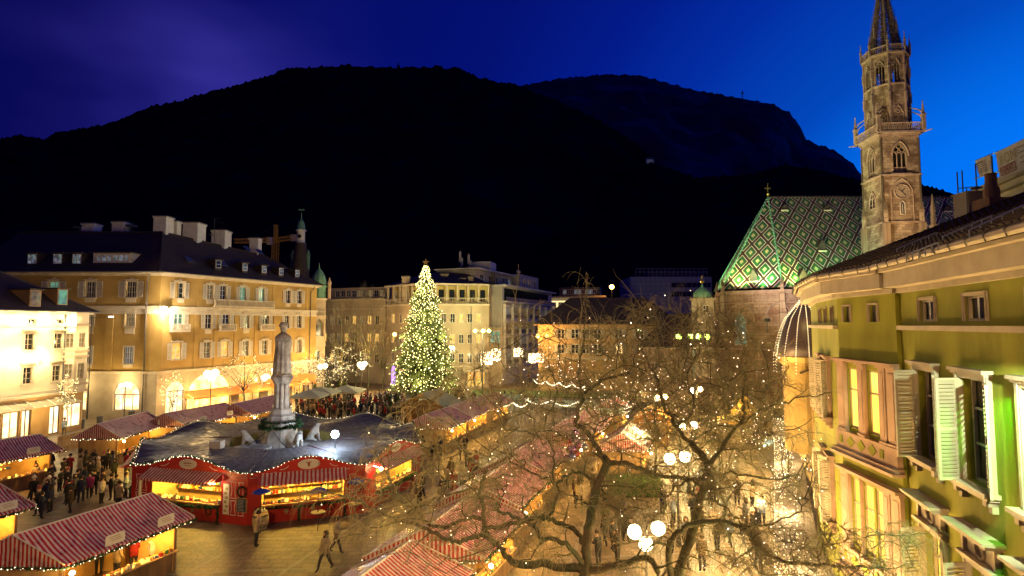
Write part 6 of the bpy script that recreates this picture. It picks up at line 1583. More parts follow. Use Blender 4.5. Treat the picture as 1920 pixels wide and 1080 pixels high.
    loop = [P(-.12, z, -w - .02), P(-.12, z, .03), P(L + .12, z, .03), P(L + .12, z, -w)]
    near = (fr.p(L / 2, 0, 0).y < 45)
    garland(mg, mb2, loop, .13, .13 if near else .22, .028 if near else .045, 1.0)
    mg.build('garland', M_pine, t, kind='stuff'); mb2.build('light_string', M_bulb, t, kind='stuff')
    for u in signs:
        m = MB(); m.M = fr.M; m.prism([(u - .38, ze + .12), (u + .38, ze + .12), (u + .42, ze + .18), (u + .42, ze + .5), (u + .36, ze + .56), (u - .36, ze + .56), (u - .42, ze + .5), (u - .42, ze + .18)], .0, .03); o = m.build('name_board', M_board, t)
        m = MB(); m.M = fr.M
        for k, zz in enumerate((.44, .36, .28)): m.box(u - .28 + .05 * k, u + .28 - .05 * (2 - k), -.006, 0, ze + zz, ze + zz + .02)
        m.build('print', M_scribe, o)
    k = max(1, int(L / 2.6))
    for i in range(k):
        q = P(L * (i + .5) / k, ze - .35, -1.0); m = MB(); m.ball(q, .09, 6); m.build('lamp', M_stallamp, t)
        plight(t, q + Vector((fr.n.x * .25, fr.n.y * .25, -.15)), light * 3.0, (1, .60, .17), .12, 'stall_light')
    q = P(-.05, ze - .32, .25); m = MB(); m.ball(q, .10, 6); m.build('lamp', M_stallamp, t); plight(t, q + Vector((0, -.2, -.1)), 130, (1, .68, .26), .1, 'stall_light')
    if wares:
        M_ = fr.M
        ware_rows('w', M_ @ Matrix.Translation((0, 0, 0)), i0 + .15, L - i0 - .15, y1 - .35, 1.15, ze - .3, 3, 'jumbled goods on the shelves of ' + label_short(label), seed, .18, loc=tuple(P(L / 2, 1, -w + .5)))
        ware_rows('w', M_ @ Matrix.Translation((0, 0, 0)), i0 + .1, L - i0 - .1, y0 - .1, 1.01, 1.33, 1, 'small goods set out on the counter of ' + label_short(label), seed + 50, .14, loc=tuple(P(L / 2, 1, -.4)))
    return t, fr
def label_short(l):
    w = l.split(); return ' '.join(w[:9])
def pt(px, py, z): p = on(px, py, z); return (p.x, p.y)
dS = Vector((.335, .942))
def seg(A, L, d=dS): return (A[0], A[1]), (A[0] + d.x * L, A[1] + d.y * L)
A = pt(127, 1058, 2.45); B = pt(362, 970, 2.45)
s1, f1 = stall(A, B, 4.4, 'stall with long red and white roof in the near left corner, gable towards the corner', hipA=True, signs=(1.9, 4.3), seed=3, light=85)
A2 = pt(65, 948, 2.45); a, b = (A2[0] - dS.x * 5.6, A2[1] - dS.y * 5.6), A2
stall(a, b, 4.4, 'stall cut by the left frame edge, between the near stall and the leftmost long stall', hipA=True, signs=(4.4,), seed=4)
A3 = pt(118, 843, 2.45); d3 = Vector((.40, .917)); a = (A3[0] - d3.x * 7.5, A3[1] - d3.y * 7.5)
stall(a, A3, 4.0, 'stall full of toys with purple-striped roof, in front of the cream house shop window', hipA=True, signs=(5.6,), seed=5, light=60)
c1 = pt(228, 820, 2.45); c2 = pt(350, 798, 2.45); c3 = pt(474, 777, 2.45); d4 = Vector((.26, .966)); d40 = Vector((-.04, .999)); d43 = Vector((.16, .987))
stall(*seg(c1, 6.6, d40), 4.0, 'gabled stall with shiny wet roof and timber end wall, left of the round red stall', hipA=True, hipB=False, signs=(5.6,), seed=6)
stall(*seg(c2, 7.4, d4), 4.2, 'middle stall of the row behind the round red stall, facing the hotel corner', hipA=True, signs=(2, 5.5), seed=7)
stall(*seg(c3, 7.5, d43), 4.0, 'far stall of the row, just left of the monument column', hipA=True, signs=(4,), seed=8)
e1 = pt(843, 801, 2.45); e2 = pt(886, 782, 2.45); e3 = pt(930, 765, 2.45); d5 = Vector((.30, .954))
stall(*seg(e1, 5.9, d5), 4.6, 'stall with yellow-green patched roof light, nearest the round red stall on its right', hipA=True, signs=(), seed=9, light=110)
stall(*seg(e2, 6.2, d5), 4.6, 'second stall of the row right of the crib hut, with striped end gable', hipA=True, seed=10, light=80)
stall(*seg(e3, 6.5, d5), 4.6, 'last pinkish-roofed stall of the row, before the green canopies', hipA=True, seed=11)
g1 = pt(910, 1045, 2.45); stall(*seg(g1, 5.4), 5.0, 'stall under the bare tree with broad striped gable, behind the bottom centre roof', hipA=True, seed=12, light=90)
g2 = pt(977, 950, 2.45); stall(*seg(g2, 6.2), 4.8, 'second stall under the bare tree crown, striped gable half hidden by limbs', hipA=True, seed=13)
g3 = pt(1027, 887, 2.45); stall(*seg(g3, 6.0), 4.8, 'third stall under the tree, beside the bunch of foil balloons', hipA=True, seed=14)
g4 = pt(1084, 836, 2.45); stall(*seg(g4, 6.5), 4.8, 'fourth stall in the tree row, deep behind the twigs', hipA=True, seed=15)
g5 = pt(1125, 806, 2.45); stall(*seg(g5, 6.5), 4.8, 'farthest stall of the tree row, before the amber house', hipA=True, seed=16)
h1 = pt(885, 1072, 2.45); a = (h1[0] - dS.x * 6, h1[1] - dS.y * 6); stall(a, h1, 4.8, 'stall roof cut by the bottom frame edge, with plain gable', hipA=False, hipB=False, seed=17, signs=())
# stalls on the far side of the promenade under the second tree
for i, (px, py) in enumerate(((1215, 842), (1262, 790), (1172, 775))):
    q = pt(px, py, 2.45); stall(*seg(q, 5.5), 4.2, ('orange-lit stall behind the second trunk', 'small stall near the receding globe lamps', 'stall with red goods before the amber house front')[i] + ', seen through twigs', hipA=True, seed=20 + i, stripe=M_stripe if i != 1 else stripes('orange_canvas_stripe', (.6, .22, .04), (.62, .35, .1), .5), light=60)

# ------------------------------------------------------------------ round red stall around the monument
K = [Vector(p) for p in ((-24.3, 36.5), (-15.85, 34.3), (-9.4, 36.6), (-7.0, 43.6), (-9.6, 50.8), (-17, 54), (-25, 51.5), (-28.2, 44.5))]
MC = Vector((-17.75, 43.6))
rs_t = thing('round_stall', 'big octagonal red stall with curved gables ringing the monument', 'stall', (MC.x, MC.y, 0))
M_tarp = stripes('wet_grey_roofing', (.085, .07, .075), (.125, .105, .105), .9, rough=.75, wet=.3, bump=.15)
def topz(s): # s 0..1 along a face: low at corners, high in the middle
    return 3.05 + .78 * (.5 - .5 * math.cos(2 * math.pi * s)) ** 1.2
NF = len(K); faces = []
for i in range(NF):
    a, b = K[i], K[(i + 1) % NF]
    fr = Fr(tuple(a), tuple(b)); faces.append(fr); L = fr.L
    m = MB(); m.M = fr.M; n = 24
    o0, o1, oz0, oz1 = (.62 if i == 0 else .12) + .9, L - 1.9, 1.15, 2.6
    if i == 1: o0, o1 = .75, L - 1.3
    if i == 2: o0, o1 = 1.2, L - 1.2
    us_ = sorted(set([L * k / n for k in range(n + 1)] + [o0, o1]))
    outer = i in (0, 1, 2, 7)
    for u0, u1 in zip(us_, us_[1:]):
        mid = (u0 + u1) / 2; z0a, z1a = topz(u0 / L), topz(u1 / L)
        if o0 < mid < o1 and outer:
            m.face([(u0, 0, 0), (u1, 0, 0), (u1, 0, oz0), (u0, 0, oz0)]); m.face([(u0, 0, oz1), (u1, 0, oz1), (u1, 0, z1a), (u0, 0, z0a)])
            for z in (oz0, oz1): m.face([(u0, 0, z), (u1, 0, z), (u1, .12, z), (u0, .12, z)])
        else: m.face([(u0, 0, 0), (u1, 0, 0), (u1, 0, z1a), (u0, 0, z0a)])
    m.build('front_panel', M_red_p if outer else M_cream, rs_t)
    if outer:
        m = MB(); m.M = fr.M; m.box(o0, o1, 2.2, 2.25, 0, 3.0); m.box(o0 - .05, o0, .12, 2.2, 0, 3.0); m.box(o1, o1 + .05, .12, 2.2, 0, 3.0); m.box(o0, o1, -.0 + .13, 2.2, 2.75, 2.8); m.build('lining', M_inner, rs_t)
        m = MB(); m.M = fr.M; m.box(o0, o1, -.22, .6, 1.06, 1.12); m.build('counter', M_woodl, rs_t)
        m = MB(); m.M = fr.M; e = .9
        for k in range(int((o1 - o0) / .5) + 1): pass
        p = [(o0 - .1, -e, 2.52), (o1 + .1, -e, 2.52), (o1 + .1, -.02, 2.98), (o0 - .1, -.02, 2.98)]
        LW = o1 - o0 + .2; m.face(p, [(0, 0), (LW, 0), (LW, 1), (0, 1)]); m.face([(p[0][0], -e, 2.40), (p[1][0], -e, 2.40), p[1], p[0]], [(0, 0), (LW, 0), (LW, .2), (0, .2)])
        m.face([p[0], p[3], (p[3][0], -.02, 2.5)]); m.face([p[1], (p[1][0], -.02, 2.5), p[2]]); m.build('awning', M_stripe_s, rs_t)
        ware_rows('', fr.M, o0 + .1, o1 - .1, 1.9, 1.2, 2.4, 3, ('gingerbread and sweets on the back shelves of the left red front', 'bottles and jars on the back shelves of the middle red front', 'goods on the shelves of the right red front', 'goods inside the left flank of the red stall')[(0, 1, 2, 7).index(i)], 70 + i, .2, loc=tuple(fr.p(L / 2, 1, -1.9)))
        ware_rows('', fr.M, o0 + .1, o1 - .1, .05, 1.125, 1.5, 1, ('pastries and price cards on the left red counter', 'cups and jars on the middle red counter', 'goods on the right red counter', 'cakes on the left flank counter')[(0, 1, 2, 7).index(i)], 80 + i, .2, loc=tuple(fr.p(L / 2, 1, -.1)))
        for k in range(3): q = fr.p(o0 + (o1 - o0) * (k + .5) / 3, 2.45, -.9); m = MB(); m.ball(q, .1, 6); m.build('lamp', M_stallamp, rs_t); plight(rs_t, q - Vector((0, 0, .15)), 330, (1, .68, .18), .12, 'stall_light')
        # base boards and garland swags
        mg, mb2 = MB(), MB(); garland(mg, mb2, [fr.p(o0 - .3, 1.0, .3), fr.p((o0 + o1) / 2, .9, .3), fr.p(o1 + .1, 1.0, .3)], .17, .1, .02, .15)
        for x in (o0 + (o1 - o0) * .45, o1 + .05): garland(mg, mb2, [fr.p(x, 1.0, .3), fr.p(x, .05, .3)], .16, .1, .02, .1)
        mg.build('garland', M_pine, rs_t, kind='stuff'); 
        # white outlined ornaments
        def outline(pts, r=.022):
            mm.tube([fr.p(u, z, .015) for u, z in pts] + [fr.p(pts[0][0], pts[0][1], .015)], r, 4)
        mm = MB()
        xs = [o1 + .9, o1 + 1.45] if i == 0 else ([o1 + .5] if i == 1 else [o1 + .4])
        xs2 = [o0 - .95, o0 - .5] if i == 0 else [o0 - .42]
        for cx in xs + (xs2 if i == 0 else []):
            for zc, hh in ((2.0, .48), (.95, .42)):
                pts_ = [(cx - .2, zc + hh)] + [(cx + .2, zc + hh)] + [(cx + .2 - .09 * math.sin(math.pi * k / 6), zc + hh - 2 * hh * k / 6) for k in range(1, 6)] + [(cx + .2, zc - hh), (cx - .2, zc - hh)] + [(cx - .2 + .09 * math.sin(math.pi * k / 6), zc - hh + 2 * hh * k / 6) for k in range(1, 6)]
                outline(pts_)
        if i < 2:
            for s in (-1, 1): cx = L if i == 0 else 0; outline([(abs(cx - .12), 2.75), (abs(cx - .8), 2.75), (abs(cx - .12), 2.97)])
        for s0, s1 in ((.16, .22), (.26, .33), (.68, .75), (.80, .86)):
            mm.tube([fr.p(L * s, topz(s) - .28 - .08 * math.sin(math.pi * (s - s0) / (s1 - s0)), .015) for s in np.linspace(s0, s1, 6)], .022, 4)
        mm.build('painted_outline', M_board, rs_t)
        # oval shield on the gable
        m = MB(); m.M = fr.M; cx = L * .5; m.face([(cx + .62 * math.cos(a_), -.06, 3.35 + .27 * math.sin(a_)) for a_ in np.linspace(0, 2 * math.pi, 25)[:-1]]); m.M = None
        m.tube([fr.p(cx + .62 * math.cos(a_), 3.35 + .27 * math.sin(a_), .05) for a_ in np.linspace(0, 2 * math.pi, 25)], .04, 5); o = m.build('oval_board', M_board, rs_t)
        m = MB(); m.M = fr.M; 
        if i == 1: m.prism([(cx - .09, 3.44), (cx - .05, 3.2), (cx + .05, 3.2), (cx + .09, 3.44)], -.075, -.062); m.box(cx - .16, cx + .16, -.075, -.062, 3.45, 3.49)
        else:
            for k in range(5): m.box(cx - .3 + k * .12, cx - .22 + k * .12, -.075, -.062, 3.36, 3.44)
            m.box(cx - .25, cx + .25, -.075, -.062, 3.24, 3.27)
        m.build('emblem', M_scribe, o)
        # stars and wreaths on the base
        def star(cx, cz, r, mt, nm, n=6):
            m = MB(); m.M = fr.M; m.prism([((r if k % 2 == 0 else r * .42) * math.cos(math.pi * k / n) + cx, (r if k % 2 == 0 else r * .42) * math.sin(math.pi * k / n) + cz) for k in range(2 * n)], -.05, -.01); m.build(nm, mt, rs_t)
        if i in (0, 1):
            star(o0 + (o1 - o0) * .30, .62, .2, M_goldp, 'star'); star(o0 + (o1 - o0) * .62, .62, .2, M_goldp, 'star'); star(o0 + (o1 - o0) * .70, .72, .17, M_red, 'star')
            mg, mb2 = MB(), MB(); cx = o0 + (o1 - o0) * .84; garland(mg, mb2, [fr.p(cx + .2 * math.cos(a_), .62 + .2 * math.sin(a_), .06) for a_ in np.linspace(0, 2 * math.pi, 10)], .09, .05, .01, 0); mg.build('wreath', M_pine, rs_t, kind='stuff')
        if i == 0:
            m = MB(); m.M = fr.M; m.box(o1 + .2, o1 + .62, -.05, -.005, .55, 2.35); o = m.build('menu_board', M_board, rs_t)
            m = MB(); m.M = fr.M
            for k in range(6): m.lathe((o1 + .41 + .06 * (-1) ** k, -.052, .75 + k * .26), [(.1, -.004), (.1, .004)], 6) if False else m.box(o1 + .27 + .08 * (k % 2), o1 + .47 + .08 * (k % 2), -.056, -.05, .68 + k * .26, .84 + k * .26)
            m.build('food_picture', mat('food_print', (.40, .25, .12), .7, (.2, .25, .1), 8), o)
    # wavy garland on the crest
    mg, mb2 = MB(), MB(); garland(mg, mb2, [fr.p(L * k / 30, topz(k / 30) + .03, .08) for k in range(31)], .12, .14, .035, 1.25 if outer else .5); mg.build('crest_garland', M_pine, rs_t, kind='stuff'); mb2.build('light_string', M_bulb, rs_t, kind='stuff')
fr0 = faces[1]
# wreath sign, chalkboard and Christmas star between the two near fronts
m = MB(); fr = faces[1]
mg, mb2 = MB(), MB(); cx = .32
fr = faces[0]; cx = fr.L - .35
garland(mg, mb2, [fr.p(cx + .3 * math.cos(a_), 1.95 + .3 * math.sin(a_), .07) for a_ in np.linspace(0, 2 * math.pi, 12)], .1, .05, .01, 0); mg.build('wreath', M_pine, rs_t, kind='stuff')
m = MB(); m.M = fr.M; m.box(cx - .36, cx + .36, -.08, -.03, .75, 1.6); o = m.build('chalkboard', M_woodl, rs_t)
m = MB(); m.M = fr.M; m.box(cx - .31, cx + .31, -.09, -.082, .8, 1.55); m.mi = 1
for k in range(8): m.box(cx - .26, cx + .2 - .05 * (k % 3), -.094, -.091, .86 + .085 * k, .88 + .085 * k)
m.build('slate', [mat('slate_black', (.03, .04, .06), .8), mat('chalk', (.45, .45, .5), .9)], o)
# ring roof: seams and inner wall
m = MB(); inner = [MC + (k - MC).normalized() * (3.9 if True else 0) for k in K]
RZ = 3.25
for i, fr in enumerate(faces):
    n = 12; a, b = inner[i], inner[(i + 1) % NF]; pa, pb = K[i], K[(i + 1) % NF]
    for k in range(n):
        s0, s1 = k / n, (k + 1) / n
        def Q(s, t):
            o_ = pa.lerp(pb, s); q_ = a.lerp(b, s); p = o_.lerp(q_, t); return Vector((p.x, p.y, (topz(s) - .06) * (1 - t) ** 3 + RZ * (1 - (1 - t) ** 3) + .02 * math.sin(t * math.pi) * math.sin(s * 12)))
        for j in range(5):
            q = [Q(s0, j / 5), Q(s1, j / 5), Q(s1, (j + 1) / 5), Q(s0, (j + 1) / 5)]
            LL = (pb - pa).length; m.face(q, [(LL * s0, j), (LL * s1, j), (LL * s1, j + 1), (LL * s0, j + 1)])
m.build('ring_roof', M_tarp, rs_t)
m = MB()
for i in range(NF):
    pa, a = K[i], inner[i]; m.tube([(pa.x, pa.y, topz(0) + .02), (a.x, a.y, RZ + .06)], .03, 5)
    pa, a = (K[i] + K[(i + 1) % NF]) / 2, (inner[i] + inner[(i + 1) % NF]) / 2; pass
m.build('roof_batten', mat('maroon_batten', (.10, .02, .03), .5), rs_t)
m = MB()
for i in range(NF):
    a, b = inner[i], inner[(i + 1) % NF]; m.face([(a.x, a.y, .6), (b.x, b.y, .6), (b.x, b.y, RZ), (a.x, a.y, RZ)])
m.build('inner_wall', mat('olive_canvas', (.30, .25, .07), .85, (.22, .18, .05), 1.5), rs_t)
for i in (4, 5):
    fr = faces[i]; m = MB(); m.M = fr.M; m.box(fr.L / 2 - .7, fr.L / 2 + .7, .03, .06, 3.0, 3.55); m.build('sign_back', M_board, rs_t)
# hanging awning on the left flank, downpipe and lamp bracket
fr = faces[0]; m = MB(); m.tube([fr.p(.85, .1, .15), fr.p(.85, 2.2, .15), fr.p(1.05, 2.35, .3)], .09, 6); m.build('vent_pipe', M_board, rs_t)
# LED floodlight on the ring roof
p = Vector((-12.5, 40.2, 4.25)); o = thing('led_floodlight', 'blazing blue-white LED floodlight on a short mast above the red stall roof', 'floodlight', p)
m = MB(); m.tube([(p.x, p.y, 3.2), p], .04, 5); m.box(p.x - .25, p.x + .25, p.y + .02, p.y + .12, p.z - .18, p.z + .18); m.build('housing', M_iron, o)
m = MB(); m.ball(p + Vector((0, -.08, 0)), .27, 8); m.build('lamp', emis('led_blue_white', (.62, .85, 1), 40), o)
plight(o, p + Vector((-.3, -.5, .1)), 520, (.55, .75, 1), .2)
plight(o, p + Vector((-.5, .9, .5)), 420, (.60, .80, 1), .2)
# star lamps on the red fronts
for fr, u in ((faces[0], faces[0].L - 1.95), (faces[2], 1.0)):
    q = fr.p(u, 2.55, .55); o = thing('spot_lamp', 'small dazzling warm lamp at the awning end of the ' + ('left' if fr is faces[0] else 'right') + ' red front', 'lamp', q); m = MB(); m.ball(q, .12, 6); m.tube([q, fr.p(u, 2.7, .0)], .02, 4); m.build('lamp', emis('spot_warm', (1, .85, .5), 40), o); plight(o, q + Vector((fr.n.x, fr.n.y, 0)) * .3, 90, (1, .75, .35), .1)

# ------------------------------------------------------------------ monument
M_mar = mat('white_marble', (.56, .53, .48), .7, (.22, .20, .17), 1.6, detail=6, bump=.3, bscale=7)
mon = thing('monument', 'white marble monument with robed poet statue on a clustered column and lions at its base', 'statue', (MC.x, MC.y, 0))
mx_, my_ = MC
m = MB(); m.lathe((mx_, my_, 0), [(2.9, 0), (2.9, .5), (2.6, .55), (2.6, 1.1), (2.2, 1.2), (2.2, 2.2), (1.8, 2.35), (1.55, 2.7)], 8, R(22.5)); m.build('plinth', M_mar, mon)
m = MB(); m.lathe((mx_, my_, 0), [(1.5, 2.7), (1.3, 3.3), (1.15, 4.1), (1.3, 4.3), (1.3, 4.6), (1.0, 4.75)], 8, R(22.5)); m.build('pedestal', M_mar, mon)
m = MB(); m.lathe((mx_, my_, 0), [(1.0, 4.75), (1.0, 5.05), (.8, 5.2), (.76, 5.5), (.66, 5.6)], 8, R(22.5)); m.build('column_base', M_mar, mon)
m = MB(); m.smooth = True
for k in range(8): a_ = R(22.5 + 45 * k); m.lathe((mx_ + .42 * math.cos(a_), my_ + .42 * math.sin(a_), 0), [(.17, 5.6), (.15, 5.75), (.14, 7.35), (.19, 7.5)], 8)
m.lathe((mx_, my_, 0), [(.38, 5.6), (.38, 7.5)], 8); m.build('clustered_column', M_mar, mon)
m = MB(); m.lathe((mx_, my_, 0), [(.62, 7.45), (.72, 7.7), (.82, 7.8), (.82, 8.0), (.74, 8.05), (.74, 8.15)], 8, R(22.5)); m.build('capital', M_mar, mon)
# robed figure, seen from behind, head bowed slightly
m = MB(); m.smooth = True
def fold(t, z):
    k = max(0, min(1, (11.0 - z) / 2.4)); return 1 + .13 * k * math.sin(9 * t + z * .7 + math.sin(z)) + .06 * math.sin(17 * t + z) + .03 * math.sin(29 * t) + .14 * math.cos(2 * (t - .2)) * (.5 + .5 * k)
m.lathe((mx_, my_, 0), [(.54, 8.15), (.57, 8.3), (.54, 8.9), (.51, 9.6), (.50, 10.2), (.53, 10.7), (.55, 10.95), (.48, 11.12), (.28, 11.25), (.17, 11.33), (.15, 11.46)], 40, 0, fold)
o = m.build('robe', M_mar, mon)
m = MB(); m.smooth = True; m.lathe((mx_, my_, 0), [(.58, 10.72), (.61, 10.9), (.52, 11.1), (.33, 11.24), (.26, 11.32)], 30, 0, lambda t, z: 1 + .03 * math.sin(13 * t)); m.build('cape_collar', M_mar, mon)
m = MB(); m.smooth = True; m.lathe((mx_ + .02, my_ - .03, 0), [(.08, 11.40), (.20, 11.45), (.25, 11.58), (.26, 11.74), (.23, 11.90), (.14, 12.0), (.02, 12.04)], 16, 0, lambda t, z: 1 + .10 * math.sin(t)); m.build('head', M_mar, mon)
m = MB(); m.smooth = True; m.lathe((mx_ + .02, my_ - .03, 0), [(.26, 11.80), (.36, 11.84), (.35, 11.91), (.29, 11.96), (.25, 12.08), (.12, 12.17), (.01, 12.18)], 16); m.build('beret', M_mar, mon)
m = MB(); m.tube([(mx_ - .30, my_ + .15, 10.9), (mx_ - .48, my_ + .25, 10.45), (mx_ - .32, my_ + .5, 10.15), (mx_ - .05, my_ + .55, 10.2)], [.16, .14, .11, .08], 8); m.tube([(mx_ + .30, my_ + .15, 10.9), (mx_ + .48, my_ + .25, 10.45), (mx_ + .32, my_ + .5, 10.15), (mx_ + .05, my_ + .55, 10.2)], [.16, .14, .11, .08], 8); m.build('arm', M_mar, mon)
mg, mb2 = MB(), MB(); garland(mg, mb2, [(mx_ + 1.4 * math.cos(a_), my_ + 1.4 * math.sin(a_), 4.35 - .12 * abs(math.sin(a_ * 4))) for a_ in np.linspace(0, 2 * math.pi, 40)], .26, .1, .03, .05); garland(mg, mb2, [(mx_ + 1.3 * math.cos(a_), my_ + 1.3 * math.sin(a_), 4.62) for a_ in np.linspace(0, 2 * math.pi, 40)], .2, .12, .03, 0); mg.build('fir_wreath', M_pine, label='thick fir wreath laid round the monument pedestal', cat='wreath', kind=None, loc=(mx_, my_, 4.4))
def skin(name, verts, edges, radii, root, mats, parent=None, lvl=1, matfn=None, loc=(0, 0, 0), link=True):
    me = bpy.data.meshes.new('s'); me.from_pydata([Vector(v) for v in verts], edges, []); o = bpy.data.objects.new('s', me); col.objects.link(o)
    mod = o.modifiers.new('skin', 'SKIN'); mod.use_smooth_shade = True
    for i, r in enumerate(radii): sv = me.skin_vertices[0].data[i]; sv.radius = (r, r) if not hasattr(r, '__len__') else r; sv.use_root = (i == root)
    sb = o.modifiers.new('sub', 'SUBSURF'); sb.levels = lvl; sb.render_levels = lvl
    dg = bpy.context.evaluated_depsgraph_get(); me2 = bpy.data.meshes.new_from_object(o.evaluated_get(dg)); bpy.data.objects.remove(o)
    me2.materials.clear()
    for mt in mats: me2.materials.append(mt)
    if matfn:
        for p in me2.polygons: p.material_index = matfn(p.center)
    for p in me2.polygons: p.use_smooth = True
    if not link: return me2
    ob = bpy.data.objects.new(name, me2); col.objects.link(ob)
    if parent is not None: ob.parent = parent
    ob.location = Vector(loc) - ORG.get(parent, Vector((0, 0, 0))); return ob
# seated lions: haunch, chest, forelegs, mane, muzzle, tail
Lv = [(0, .25, .36), (0, 0, .62), (0, -.25, .88), (0, -.34, 1.16), (0, -.50, 1.36), (0, -.74, 1.31)]
Le = [(0, 1), (1, 2), (2, 3), (3, 4), (4, 5)]; Lr = [.27, .24, .26, .27, .19, .10]
for s_ in (-1, 1):
    k = len(Lv); Lv += [(.17 * s_, -.42, .72), (.18 * s_, -.50, .36), (.18 * s_, -.52, .07), (.18 * s_, -.70, .05), (.27 * s_, .12, .30), (.31 * s_, -.14, .12), (.31 * s_, -.34, .06)]; Le += [(2, k), (k, k + 1), (k + 1, k + 2), (k + 2, k + 3), (0, k + 4), (k + 4, k + 5), (k + 5, k + 6)]; Lr += [.11, .075, .07, .075, .16, .09, .075]
k = len(Lv); Lv += [(.1, .5, .14), (.35, .45, .07)]; Le += [(0, k), (k, k + 1)]; Lr += [.06, .05]
lion_me = skin('lion', Lv, Le, Lr, 0, [M_mar], link=False, lvl=2)
for dx, dy, rz in ((1.75, -1.3, R(50)), (-1.9, -1.0, R(-55)), (1.9, 1.5, R(130)), (-1.9, 1.5, R(-130))):
    p = Vector((mx_ + dx, my_ + dy, 2.75)); put('lion', lion_me, mon, p, rz, scale=(.95, .95, .95))
    m = MB(); m.lathe((p.x, p.y, 0), [(1.0, .6), (1.0, 1.2), (.9, 1.35), (.9, 2.3), (1.0, 2.4), (1.0, 2.6), (.8, 2.75)], 10); m.build('lion_base', M_mar, mon)
m = MB(); m.box(mx_ - 3.55, mx_ - 2.75, my_ - 3.6, my_ - 2.95, 2.9, 3.75); m.build('white_crate', M_board, label='square white box at the foot of the monument', cat='box', loc=(mx_ - 3.15, my_ - 3.3, 2.9))
m = MB(); m.smooth = True; m.lathe((mx_ - .9, my_ - 3.0, 0), [(.3, 2.2), (.4, 2.6), (1.25, 2.95), (1.4, 3.1), (1.4, 3.2), (1.2, 3.22), (.5, 3.05)], 20); m.build('basin', M_mar, mon)
m = MB()
for a, b in (((mx_ - .5, my_ - 1.5, 4.0), (mx_ - 3.2, my_ - 3.0, 3.1)), ((mx_ + .1, my_ - 1.5, 4.0), (mx_ + 2.9, my_ - 3.3, 3.1))):
    a, b = Vector(a), Vector(b); m.tube([a.lerp(b, t) - Vector((0, 0, .5 * math.sin(math.pi * t))) for t in np.linspace(0, 1, 8)], .025, 4)
m.build('cable', M_black, mon)
# ------------------------------------------------------------------ Christmas tree
M_fir = mat('fir_needles', (.075, .105, .018), .8, (.035, .06, .010), 1.2)
M_firw = mat('fir_bark', (.08, .05, .03), .9)
CT = gx(797, 97); CT.y = 97
xt = thing('christmas_tree', 'giant fir Christmas tree covered in white lights with a gilt star on top', 'christmas tree', CT)
TH = 22.6
m = MB(); m.tube([CT, CT + Vector((0, 0, TH * .95))], [.38, .05], 8); m.build('trunk', M_firw, xt)
m = MB(); lb = MB(); rr = random.Random(5); twig = MB()
z = 1.3; prn = lambda z: (6.3 * (1 - z / TH) ** .82) * (1 + .10 * math.sin(z * 2.4)) + .12
while z < TH - .4:
    f = 1 - z / TH; R0 = prn(z); nb_ = int(9 + 15 * f); a0 = rr.random() * 6.28
    for k in range(nb_):
        a_ = a0 + 2 * math.pi * k / nb_ + rr.uniform(-.15, .15); Lb = R0 * rr.uniform(.66, 1.18); u = Vector((math.cos(a_), math.sin(a_), 0)); sidev = Vector((-u.y, u.x, 0))
        base = CT + Vector((0, 0, z)); rise = rr.uniform(.05, .30)
        def bp(t): return base + u * (Lb * t) + Vector((0, 0, rise * Lb * t - .42 * Lb * t * t))
        twig.tube([bp(0), bp(.5), bp(1)], [.05, .03, .01], 3)
        n = max(4, int(Lb / .20))
        for i in range(n):
            t = (i + .5) / n
            if t < .22 and R0 > 2: continue
            c_ = bp(t); wsp = (.75 * (1 - t) + .22) * min(1, .35 + .2 * Lb)
            for s in (-1, 1):
                d = (sidev * s * wsp * rr.uniform(.7, 1.2) + u * rr.uniform(.15, .5) * .5 + Vector((0, 0, rr.uniform(-.32, .06)))); e = Vector((rr.uniform(-.1, .1), rr.uniform(-.1, .1), rr.uniform(.06, .16)))
                m.face([c_ - e * .6, c_ + d * .55 - e * 1.1, c_ + d, c_ + d * .5 + e])
            if rr.random() < .9: d = Vector((rr.uniform(-.2, .2), rr.uniform(-.2, .2), rr.uniform(-.45, -.1))); m.face([c_ - u * .12, c_ + u * .14, c_ + d])
        for t in (1.0, .82, .6):
            if rr.random() < (.95 if t == 1 else .75): p = bp(t); lb.octa(p + Vector((0, 0, .06)), rr.choice((.05, .058, .075)))
    z += .24 + .30 * f * rr.uniform(.8, 1.2)
m.build('foliage', M_fir, xt, kind='stuff'); twig.build('branches', M_firw, xt, kind='stuff'); lb.build('light_string', emis('tree_bulb', (1, .82, .34), 11), xt, kind='stuff')
m = MB(); s_ = CT + Vector((0, 0, TH + .15)); poly = []
for k in range(10): r_ = .62 if k % 2 == 0 else .26; poly.append((s_.x + r_ * math.sin(math.pi * k / 5), s_.z + r_ * math.cos(math.pi * k / 5)))
m.prism(poly, s_.y - .06, s_.y + .06); m.build('tree_star', M_gold, xt)
for z in (2.5, 6, 10, 14, 18):
    r_ = prn(z) + .7
    for k in range(3 if z < 15 else 2): a_ = R(-90 + (-55, 0, 55)[k]); plight(xt, CT + Vector((r_ * math.cos(a_), r_ * math.sin(a_), z)), 1100, (1, .84, .50), .5, 'string_light')
